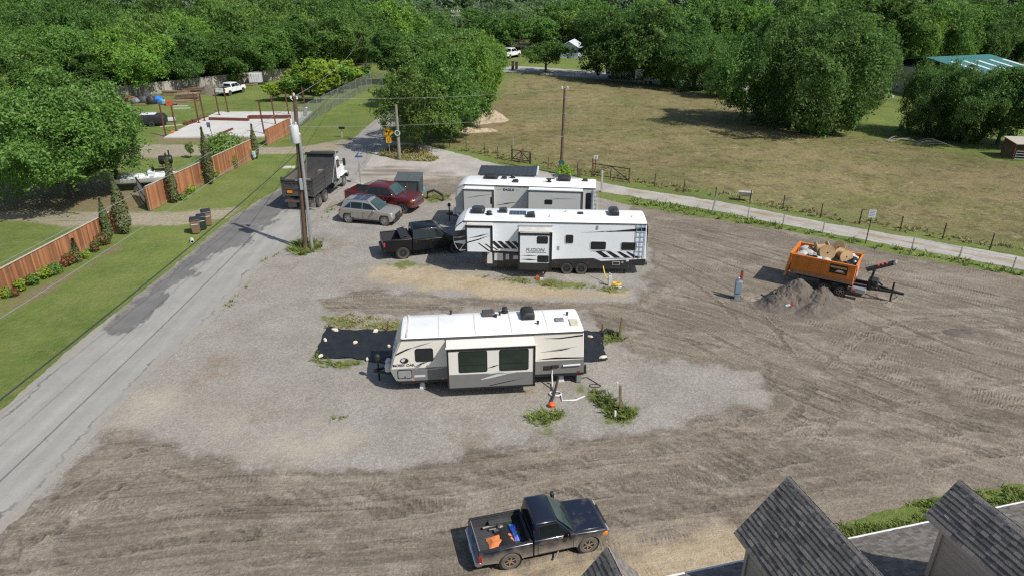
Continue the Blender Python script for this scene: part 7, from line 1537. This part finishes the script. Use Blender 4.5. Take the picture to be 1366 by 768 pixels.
def house():
    hd = RD(14); o = at(985, 752, 5.6); o.z = 0; t = thing('house', 'house seen from above with grey shingle roof and three gabled dormers', 'house', o, hd); rnd = random.Random(8)
    Mi = (Matrix.Translation(o) @ Matrix.Rotation(hd, 4, 'Z')).inverted()
    ze, sl = 5.6, .5; X0, X1 = -11., 16.; Dp = 8.; cs = 1/math.sqrt(1+sl*sl)
    deck = MB().loft([[(X0,0,ze-.16),(X0,-Dp,ze-.16+sl*Dp),(X0,-2*Dp,ze-.16),(X0,-2*Dp,ze-.02),(X0,-Dp,ze-.02+sl*Dp),(X0,0,ze-.02)],[(X1,0,ze-.16),(X1,-Dp,ze-.16+sl*Dp),(X1,-2*Dp,ze-.16),(X1,-2*Dp,ze-.02),(X1,-Dp,ze-.02+sl*Dp),(X1,0,ze-.02)]]).build('roof', pm('roof_deck', (.10,.095,.09), .9), t)
    m = MB(); shingles(m, (X0,.03,ze-.015), (1,0,0), (0,-cs,sl*cs), X1-X0, 5.2, rnd); shingles(m, (X0,-5.2*cs+.03,ze-.015+5.2*sl*cs), (1,0,0), (0,-cs,sl*cs), X1-X0, Dp/cs-5.2, rnd, .3); m.build('shingles', SHING, deck, norm=False)
    MB().box(X0,X1,.0,.05,ze-.2,ze-.035).box(X0,X1,.0,.11,ze-.035,ze-.012).build('fascia', TRIM, deck)
    MB().box(X0+.4,X1-.4,-2*Dp+.5,-.5,0,ze-.2).build('wall', SIDING, t)
    for i in range(6):
        x = X0+2.2+i*4.3; f = MB().box(x,x+1.3,-.52,-.44,1.0,2.5).build('window', TRIM, t); MB().box(x+.08,x+1.22,-.44,-.43,1.08,2.42).build('pane', GLASS, f)
    for nm, px, py, za, hw, drop, back in (('big',1053,635.6,8.33,1.10,1.34,.30),('right',1281,641,8.86,.61,.77,.30),('left',811,731,8.86,.61,.77,.30)):
        A = Mi @ at(px, py, za); hw2 = hw; th = math.atan2(drop, hw); yb = -(za-ze)/sl; L = A.y - yb
        d = MB(); sw = hw-.17; yw = A.y-back; zw = za - drop*(sw/hw)
        # walls: front gable and two sides running back into the roof
        d.poly([(A.x-sw,yw,ze+.0),(A.x+sw,yw,ze+.0),(A.x+sw,yw,zw),(A.x,yw,za-.03),(A.x-sw,yw,zw)])
        for s in (-1, 1): d.poly([(A.x+s*sw,yw,ze),(A.x+s*sw,-(zw-ze)/sl,zw),(A.x+s*sw,yw,zw)])
        w = d.build('dormer', SIDING, t)
        lp = MB(); zz = ze+.3
        while zz < zw-.05:
            for s in (-1, 1):
                yb2 = min(yw-.02, -(zz-ze)/sl)
                if yb2 < yw-.1: lp.box(A.x+s*sw-.012, A.x+s*sw+.012, yb2, yw-.07, zz, zz+.012)
            zz += .18
        lp.build('lap_lines', SIDING, w)
        for s in (-1, 1): MB().box(A.x+s*sw-.04, A.x+s*sw+.03, yw-.06, yw+.03, ze+.2, zw).build('corner_trim', SIDING, w)
        f = MB().box(A.x-.42*hw,A.x+.42*hw,yw,yw+.03,zw-.95,zw-.12).build('window', TRIM, w); MB().box(A.x-.34*hw,A.x+.34*hw,yw+.03,yw+.04,zw-.88,zw-.2).build('pane', GLASS, f)
        r = MB()
        for s in (-1, 1):
            V = Vector((-s*math.cos(th), 0, math.sin(th))); O = Vector((A.x+s*hw, A.y, za-drop)); lv = hw/math.cos(th)
            r.loft([[O, O+V*lv, O+V*lv-Vector((0,0,.07)), O-Vector((0,0,.07))], [O+Vector((0,-L,0)), O+V*lv+Vector((0,-L,0)), O+V*lv-Vector((0,L,.07)), O-Vector((0,L,.07))]])
        ro = r.build('dormer_roof', SIDING, t); m = MB()
        for s in (-1, 1):
            V = Vector((-s*math.cos(th), 0, math.sin(th))); N = Vector((s*math.sin(th), 0, math.cos(th))); O = Vector((A.x+s*hw, A.y+.02, za-drop)) + N*.004
            shingles(m, O, (0,-1,0), V, L, hw/math.cos(th), rnd, .112, lambda u, v, A=A: True)
        m.build('shingles', SHING, ro, norm=False); rc = MB(); y = A.y+.03
        while y > yb-.1:
            rc.tint(rnd.random())
            for s in (-1, 1):
                V = Vector((s*math.cos(th), 0, -math.sin(th))); N = Vector((s*math.sin(th), 0, math.cos(th))); T = Vector((A.x, 0, za+.012)); q = [T+N*.014+Vector((0,y,.004)), T+V*.2+N*.014+Vector((0,y,0)), T+V*.2+N*.007+Vector((0,y-.2,0)), T+N*.007+Vector((0,y-.2,0))]
                rc.add(q, [(0,1,2,3)])
            y -= .16
        rc.build('ridge_cap', RIDGE, ro, norm=False)
        rk = MB()
        for s in (-1, 1): rk.bar((A.x, A.y+.015, za-.045), (A.x+s*hw, A.y+.015, za-drop-.045), .03, .09)
        rk.build('rake_trim', SIDING, ro)
house()
# ------------------------------------------------------------------ yard and background things
def px_box(name, px, py, sx, sy, sz, mat, label, cat, rz=0, bev=.03, z=0):
    o = MB().box(-sx/2,sx/2,-sy/2,sy/2,0,sz).build(name, mat, bevel=bev); o.location = at(px, py, z); o.rotation_euler = (0,0,rz); return tag(o, label, cat)
TIM = pm('stacked_timber', (.25,.175,.115), .9, var=.25, tint=.5); rnd = random.Random(12)
def timber(px, py, L, n, rows, label, rz=0, name='timber_stack'):
    m = MB()
    for r in range(rows):
        for k in range(n - (r//2)):
            m.tint(rnd.random()); l = L*rnd.uniform(.8,1.05); y = (k-n/2)*.3+rnd.uniform(-.04,.04); a = rnd.uniform(-.05,.05); m.bar((-l/2,y,.12+r*.24),(l/2,y+a*l,.12+r*.24+rnd.uniform(0,.05)),.24,.19)
    o = m.build(name, TIM); o.location = at(px, py); o.rotation_euler = (0,0,rz); return tag(o, label, 'timber stack')
timber(252,136,3.6,5,6,'tall square stack of brown timber in front of the scrap in the yard',.15); timber(236,127,4.5,5,3,'long low stack of weathered boards behind the tall timber stack',-.1); timber(262,122,4.2,6,3,'grey board pile against the weathered plank fence',.1); timber(243,131,2.2,3,3,'short pile of mixed planks left of the tall timber stack',.5); timber(326,114.5,4.0,4,1,'pale logs lying beside the white container',.05,'log_pile'); timber(341,113,.9,2,1,'two short logs in front of the white container',.4,'log_pile')
heap('dirt_heap', 279, 125.5, 2.2, 1.6, 1.5, pm('dark_soil', ()), 'dark earth pile between the board pile and the white pickup', 15, [(0,0,.9,1.)], 0, n=24)
heap('dirt_heap', 267, 122, 1.8, 1.2, .9, pm('grey_rubble', (.20,.18,.165), .95, var=.3, bump=.6), 'low grey rubble pile beside the grey board pile', 16, [(0,0,.9,1.)], 0, n=20)
def tarp(px, py, w, d, h, mat, label, seed, name='tarp'):
    r = random.Random(seed); o = MB().ball((0,0,h*.35), w/2, d/2, h*.62, 12, 8, .14, r).build(name, mat, smooth=True); o.location = at(px, py); return tag(o, label, 'tarp')
tarp(211,138,1.9,1.5,1.2,pm('blue_tarp', (.02,.14,.46), .5, var=.2),'bright blue tarp over a heap of scrap in the yard',3); tarp(203,139,1.6,1.4,1.3,PLAST,'black plastic heap left of the blue tarp',4); tarp(181,138,1.5,1.2,.9,pm('grey_scrap', (.16,.16,.165), .6, var=.5, scale=6),'grey scrap heap between the quad bike and the dark heap',9,'scrap_heap'); tarp(231,140.5,1.3,1.0,.6,pm('brown_scrap', (.14,.085,.055), .8, var=.5, scale=6),'low brown scrap heap right of the orange crate',11,'scrap_heap'); tarp(197,134,1.6,1.2,1.3,pm('dark_scrap', (.05,.05,.055), .6, var=.5, scale=6),'dark scrap heap against the plank fence behind the black plastic heap',13,'scrap_heap'); tarp(191,137,1.9,1.4,1.1,pm('dark_scrap', (.05,.05,.055), .6, var=.5, scale=6),'dark scrap heap in front, just left of the black plastic heap',5,'scrap_heap')
def quad(px, py, label, mat, rz):
    t = thing('quad_bike', label, 'quad bike', at(px, py), rz); MB().prism([(-.8,.55),(.8,.55),(.85,.75),(.3,.85),(.1,1.0),(-.3,.95),(-.85,.8)], -.3, .3).build('body', mat, t, .06); MB().bar((.35,-.35,1.1),(.35,.35,1.1),.04).build('handlebar', PLAST, t)
    for x in (-.6,.6):
        for s in (-1,1): wheel(t, x, s*.45, .3, .25, RIMD, s, None, 4)
quad(174,136,'old quad bike leftmost among the scrap in the yard',pm('faded_red', (.18,.04,.035), .5),.4)
px_box('plastic_drum',219,140,.6,.6,.8,pm('teal_plastic', (.16,.36,.40), .5),'pale teal drum between the blue tarp and the orange crate','drum',.2,.15); px_box('crate',226,141,.9,.7,.75,pm('rusty_orange', (.40,.075,.03), .7, var=.3),'rusty orange crate in front of the timber stacks','crate',.3); px_box('board',241,142,2.2,.3,.07,CERAM,'white board lying on the yard grass, farther of two','board',.1,.01); px_box('board',243,145,2.4,.3,.07,CERAM,'white board lying on the yard grass, nearer of two','board',.15,.01); px_box('board',187,141,2.6,.35,.08,RUST,'rust-brown board lying on the yard grass left of the scrap','board',.05,.01); px_box('board',232,168,3.4,.3,.08,CAPW,'pale timber lying beside the rusty beams','board',.55,.01); px_box('cooler',229,162,1.0,.55,.5,CERAM,'white cooler on the grass behind the leftmost steel columns','cooler',.3,.08)
t = thing('storage_box', 'white box container on a black base standing by the plank fence', 'container', at(342,112.5), .1); MB().box(-1.1,1.1,-.7,.7,.35,2.0).build('box', CERAM, t, .05); MB().box(-1.5,1.7,-.8,.8,.05,.35).build('base', PLAST, t, .03); m = MB()
for k in range(5): m.box(-.95+k*.42,-.9+k*.42,-.712,-.70,.5,1.85)
m.build('side_ribs', GALV, t)
t = thing('covered_trailer', 'small trailer under a black tarp with a white top, half hidden by the huge tree', 'trailer', at(205,168), .25)
MB().loft([[(-1.7,-.85,.35),(1.7,-.85,.35),(1.7,.85,.35),(-1.7,.85,.35)],[(-1.75,-.9,1.1),(1.75,-.9,1.1),(1.75,.9,1.1),(-1.75,.9,1.1)],[(-1.3,-.7,1.55),(1.4,-.7,1.55),(1.4,.7,1.55),(-1.3,.7,1.55)]]).build('cover', CLOTH, t, .08); MB().loft([[(-1.5,-.7,1.56),(.6,-.72,1.56),(.6,.72,1.56),(-1.5,.7,1.56)],[(-1.3,-.5,1.7),(.4,-.5,1.7),(.4,.5,1.7),(-1.3,.5,1.7)]]).build('white_top', CERAM, t, .04)
for s in (-1,1): wheel(t, 0, s*.86, .32, .2, RIMD, s, None, 5)
MB().bar((1.7,0,.45),(2.9,0,.45),.09).build('tongue', DARKM, t)
# boat behind the fence
t = thing('motorboat', 'white open motorboat with black outboard motor on a trailer behind the middle plank fence', 'boat', at(198,252), RD(12)); WHB = pm('boat_white', (.70,.72,.72), .35, var=.06)
def hull(x): return (1.05*min(1, (3.2-x)/1.6)**.6 if x > 1.6 else 1.05)
R = []
for x in (-2.4,-1,0.5,1.6,2.4,2.9,3.15): b = max(.06, hull(x)); R.append([(x,-b,1.25+.05*max(0,x)),(x,-b*.85,.85),(x,0,.55+.12*max(0,x-1)),(x,b*.85,.85),(x,b,1.25+.05*max(0,x)),(x,b*.8,1.22+.05*max(0,x)),(x,b*.65,.95+.09*max(0,x-1)),(x,-b*.65,.95+.09*max(0,x-1)),(x,-b*.8,1.22+.05*max(0,x))])
MB().loft(R).build('hull', WHB, t, .02)
for x in (-1.2,.2,1.3): MB().box(x-.2,x+.2,-.75,.75,1.0,1.28).build('bench', WHB, t, .03)
MB().box(.3,.8,-.35,.35,1.2,1.75).build('console', WHB, t, .05); MB().poly([(.85,-.4,1.7),(.85,.4,1.7),(.7,.38,2.05),(.7,-.38,2.05)]).build('windshield', GLASS, t, norm=False)
q = MB().loft([[(-2.75,-.2,1.35),(-2.35,-.2,1.35),(-2.35,.2,1.35),(-2.75,.2,1.35)],[(-2.9,-.24,1.8),(-2.3,-.24,1.85),(-2.3,.24,1.85),(-2.9,.24,1.8)],[(-2.8,-.16,2.0),(-2.4,-.16,2.05),(-2.4,.16,2.05),(-2.8,.16,2.0)]]).build('outboard_motor', BLK, t, .04); MB().box(-2.7,-2.5,-.08,.08,.4,1.4).build('shaft', BLK, q)
rl = MB()
for s in (-1,1): rl.tube([(-1.5,s*.98,1.28),(-1.5,s*.98,1.6),(1.8,s*.95,1.7),(2.6,s*.5,1.65),(2.6,s*.5,1.35)], .022, 5)
rl.build('hand_rail', GALV, t); MB().bar((-2.3,-.5,.5),(3.2,0,.5),.1).bar((-2.3,.5,.5),(3.2,0,.5),.1).bar((3.1,0,.5),(4.4,0,.5),.1).build('trailer_frame', DARKM, t)
for s in (-1,1): wheel(t, -.6, s*1.1, .32, .2, RIMG, s, None, 5)
t = thing('barrel_smoker', 'black barrel smoker grill on the grass behind the middle plank fence', 'grill', at(224,228), .3); MB().lathe([(0,-.6),(.42,-.6),(.45,-.5),(.45,.5),(.42,.6),(0,.6)], (0,0,1.15), 'x', 16).build('barrel', BLK, t, smooth=True); MB().tube([(.4,0,1.5),(.4,0,2.1)], .07, 7).build('chimney', BLK, t)
for x in (-.4,.4):
    for y in (-.25,.25): MB().bar((x,y,0),(x,y,.9),.06).build('leg', DARKM, t)
MB().box(-.7,-.3,-.7,-.45,.55,.62).build('shelf', pm('faded_red', ()), t)
t = thing('water_meter', 'small pale blue-grey meter box by the end of the middle plank fence', 'meter box', at(340,214), 0); MB().box(-.16,.16,-.1,.1,.3,1.0).build('box', pm('meter_blue', (.45,.52,.58), .5), t, .03); MB().bar((0,0,-.1),(0,0,.3),.06).build('post', GALV, t)
tag(MB().prismz([(-.6,-.35),(.6,-.3),(.5,.4),(-.5,.35)], 0, .1).build('manhole_cover', CONC), 'pale concrete cover in the verge left of the dump truck', 'cover').location = at(386,224)
t = thing('feed_trough', 'small rusty white metal box by the pasture fence', 'trough', at(993,268), -.3); MB().loft([[(-.5,-.2,.45),(.5,-.2,.45),(.5,.2,.45),(-.5,.2,.45)],[(-.6,-.3,.85),(.6,-.3,.85),(.6,.3,.85),(-.6,.3,.85)]]).build('trough', pm('rusty_white', (.40,.36,.32), .7, var=.4), t)
for x in (-.45,.45):
    for y in (-.2,.2): MB().bar((x,y,0),(x,y,.5),.05).build('leg', DARKM, t)
# fallen branches at the pasture edge
BR = pm('bleached_branch', (.27,.24,.20), .9, var=.2)
def branch(px, py, L, seed, label, rz=0):
    r = random.Random(seed); m = MB()
    for k in range(5):
        a = r.uniform(-.6,.6); l = L*r.uniform(.5,1); h = r.uniform(.15,.8); m.tube([(-l*.4,k*.35-.8,.1),(-l*.1,k*.35-.8+a*.5,h*.8),(l*.2,k*.35-.8+a,h),(l*.6,k*.35-.8+a*1.6,.1)], [.06,.05,.04,.02], 6)
    o = m.build('fallen_branch', BR, smooth=True); o.location = at(px, py); o.rotation_euler = (0,0,rz); tag(o, label, 'branch')
branch(1196,189,3.6,1,'bleached fallen branches arching over the pasture edge, left heap',.1); branch(1238,193,4.2,2,'bleached fallen branches lying low under the dark trees, right heap',-.2)
# livestock shed
t = thing('livestock_shed', 'small open livestock shed with pale flat roof at the right frame edge', 'shed', at(1350,214), RD(-8)); t.scale = (.75,.75,.8); MB().loft([[(-.2,-.3,2.2),(5.2,-.3,2.2),(5.2,-.3,2.28),(-.2,-.3,2.28)],[(-.2,3.6,2.5),(5.2,3.6,2.5),(5.2,3.6,2.58),(-.2,3.6,2.58)]]).build('roof', CAPW, t)
for x in (0,5.0):
    for y in (0,3.3): MB().bar((x,y,-.1),(x,y,2.3+y*.06),.12).build('post', RUST, t)
MB().box(0,5,3.3,3.36,0,2.3).build('back_wall', POSTW, t); m = MB()
for z in (.3,.65,1.0,1.35): m.tube([(0,-.5,z),(4.6,-.6,z)], .03, 6)
for x in (0,1.5,3,4.6): m.tube([(x,-.5-.02*x,.2),(x,-.5-.02*x,1.4)], .03, 6)
m.build('corral_panel', pm('painted_tube', (.30,.36,.42), .5, .3), t)
# green-roofed metal building
GRN = pm('green_metal_roof', (.045,.17,.155), .45, .1, var=.08)
a, b = at(1236,73,6.6), at(1318,69.5,6.6); d = (b-a); L = d.length*1.05; t = thing('metal_building', 'metal building with green roof and pale skylight strips behind the dark trees', 'building', (a.x, a.y, 0), math.atan2(d.y, d.x)); Wd = 12.
MB().box(.3,L-.3,-Wd+.4,Wd-.4,0,4.3).build('wall', pm('tan_metal', (.46,.42,.36), .6), t)
rf = MB().loft([[(0,-Wd,4.3),(0,0,6.2),(0,Wd,4.3),(0,Wd,4.2),(0,0,6.08),(0,-Wd,4.2)],[(L,-Wd,4.3),(L,0,6.2),(L,Wd,4.3),(L,Wd,4.2),(L,0,6.08),(L,-Wd,4.2)]]).build('roof', GRN, t)
for k in range(5):
    x = L*(.12+.2*k); MB().loft([[(x,-Wd*.25,6.2-1.9*.25+.03),(x+.75,-Wd*.25,6.2-1.9*.25+.03)],[(x,-Wd*.72,6.2-1.9*.72+.03),(x+.75,-Wd*.72,6.2-1.9*.72+.03)]], cap=False, closed=False).build('skylight', pm('skylight_strip', (.60,.66,.64), .4), rf, norm=False)
t = thing('billboard', 'big leaning white panel standing behind the green metal roof', 'panel', at(1343,76), RD(8)); MB().loft([[(-1.2,0,1.0),(1.0,0,1.0),(1.0,.15,1.0),(-1.2,.15,1.0)],[(-1.9,.6,6.2),(1.9,.6,6.2),(1.9,.75,6.2),(-1.9,.75,6.2)]]).build('sheet', CERAM, t)
for x in (-.8,.7): MB().bar((x,.5,0),(x,.5,4.),.18).build('leg', GALV, t)
# far corner of the yard beyond the pasture gap
t = thing('pipe_corral', 'pale pipe corral seen through the gap between the pasture trees', 'fence', at(1178,118), .15); m = MB()
for r in range(3):
    for z in (.6,1.2,1.8): m.tube([(0,r*5,z),(9,r*5,z)], .07, 5)
    for x in range(0,10,3): m.tube([(x,r*5,0),(x,r*5,1.9)], .08, 5)
m.build('pipes', CERAM, t)
o = MB().lathe([(0,0),(.5,0),(.6,.4),(.6,1.1),(.4,1.35),(0,1.4)], (0,0,0), 'z', 14).build('water_tank', CERAM, smooth=True); o.location = at(1182,116); tag(o, 'white round water tank beside the pale pipe corral', 'tank')
px_box('mineral_tub',1188,131,.7,.7,.6,CERAM,'tiny white tub on the grass in the gap between the pasture trees','tub',0,.1); px_box('tool_shed',966,82,3.,2.5,2.6,pm('tan_shed', (.46,.33,.25), .8),'pinkish tan shed peeping between the trees beyond the pasture','shed',.2)
# road beyond the pasture, with house and vehicles
sheet('far_road', pts([(640,89),(672,89),(700,89),(740,91.6),(800,96),(910,107),(1010,117),(1010,124),(905,115.5),(800,106),(740,101),(700,97.6),(672,96.6),(640,96)]), .012, bpy.data.materials['pale_gravel'], 1.2, .8, .3, .2, dict(mid=lambda V: np.full(len(V), 9.), trk=lambda V: np.full(len(V), 9.)))
for i, (px, py) in enumerate(((684,93.5),(689,93))): 
    t = thing('gate_pillar', 'dark brick gate pillar by the far road, %s of the pair' % ('left' if i == 0 else 'right'), 'pillar', at(px, py), 0); MB().box(-.3,.3,-.3,.3,0,1.7-.2*i).build('shaft', pm('dark_brick', (.05,.045,.042), .9, var=.3), t, .02); MB().box(-.38,.38,-.38,.38,1.72-.2*i,1.82-.2*i).build('cap', POSTW, t)
def small_house(px, py, w, d, h, rh, wall, roofm, label, rz):
    t = thing('house', label, 'house', at(px, py), rz); MB().prismx([(-d/2,0),(d/2,0),(d/2,h),(0,h+rh),(-d/2,h)], -w/2, w/2).build('wall', wall, t); rf = MB()
    for s in (-1,1): rf.loft([[(-w/2-.4,0,h+rh+.1),(-w/2-.4,s*(d/2+.4),h-.15),(-w/2-.4,s*(d/2+.4),h-.02),(-w/2-.4,0,h+rh+.24)],[(w/2+.4,0,h+rh+.1),(w/2+.4,s*(d/2+.4),h-.15),(w/2+.4,s*(d/2+.4),h-.02),(w/2+.4,0,h+rh+.24)]])
    rf.build('roof', roofm, t)
    for s in (-1,1): f = MB().box(-w/2-.05,-w/2,s*d*.22-.5,s*d*.22+.5,1.2,2.4).build('window', TRIM, t); MB().box(-w/2-.06,-w/2-.05,s*d*.22-.42,s*d*.22+.42,1.28,2.32).build('pane', GLASS, f)
    for k in range(3): x = -w*.3+k*w*.3; f = MB().box(x-.5,x+.5,-d/2-.05,-d/2,1.1,2.3).build('window', TRIM, t); MB().box(x-.42,x+.42,-d/2-.06,-d/2-.05,1.18,2.22).build('pane', GLASS, f)
small_house(762,76,7,4.5,2.4,1.3,pm('pale_blue_wall', (.38,.44,.50), .7),pm('pale_roof', (.50,.52,.54), .7),'pale blue gabled house far away between the trees beyond the far road',RD(75))
small_house(1322,21,22,12,5,4,pm('tan_wall', (.40,.34,.30), .8),pm('grey_far_roof', (.16,.16,.19), .9),'grey-roofed distant house at the top right corner, left of two',RD(8)); small_house(1358,18,20,12,5,4,pm('tan_wall', ()),pm('grey_far_roof', ()),'grey-roofed distant house at the top right corner, right of two',RD(-6))
pickup('pickup_truck','white pickup parked by trees left of the pale blue house',at(681,77.5),RD(60),1.2,paintm=WHITEP,rim=RIMG,**kw); pickup('pickup_truck','white pickup half hidden by a dark trunk beside the far road',at(829,104),RD(200),1.1,paintm=WHITEP,rim=RIMG,**kw)
t = thing('box_trailer', 'white enclosed trailer parked in the shade of the big pasture-edge tree', 'trailer', at(861,112), RD(-10)); MB().box(-2,2,-1.1,1.1,.6,2.7).build('box', RVW, t, .08); MB().bar((-2,0,.6),(-3.4,0,.55),.12).build('tongue', DARKM, t); MB().box(-1.9,1.9,-1.115,-1.1,2.45,2.55).build('trim', GALV, t)
for x in (-.4,.45):
    for s in (-1,1): wheel(t, x, s*1.12, .36, .22, RIMG, s, None, 6)
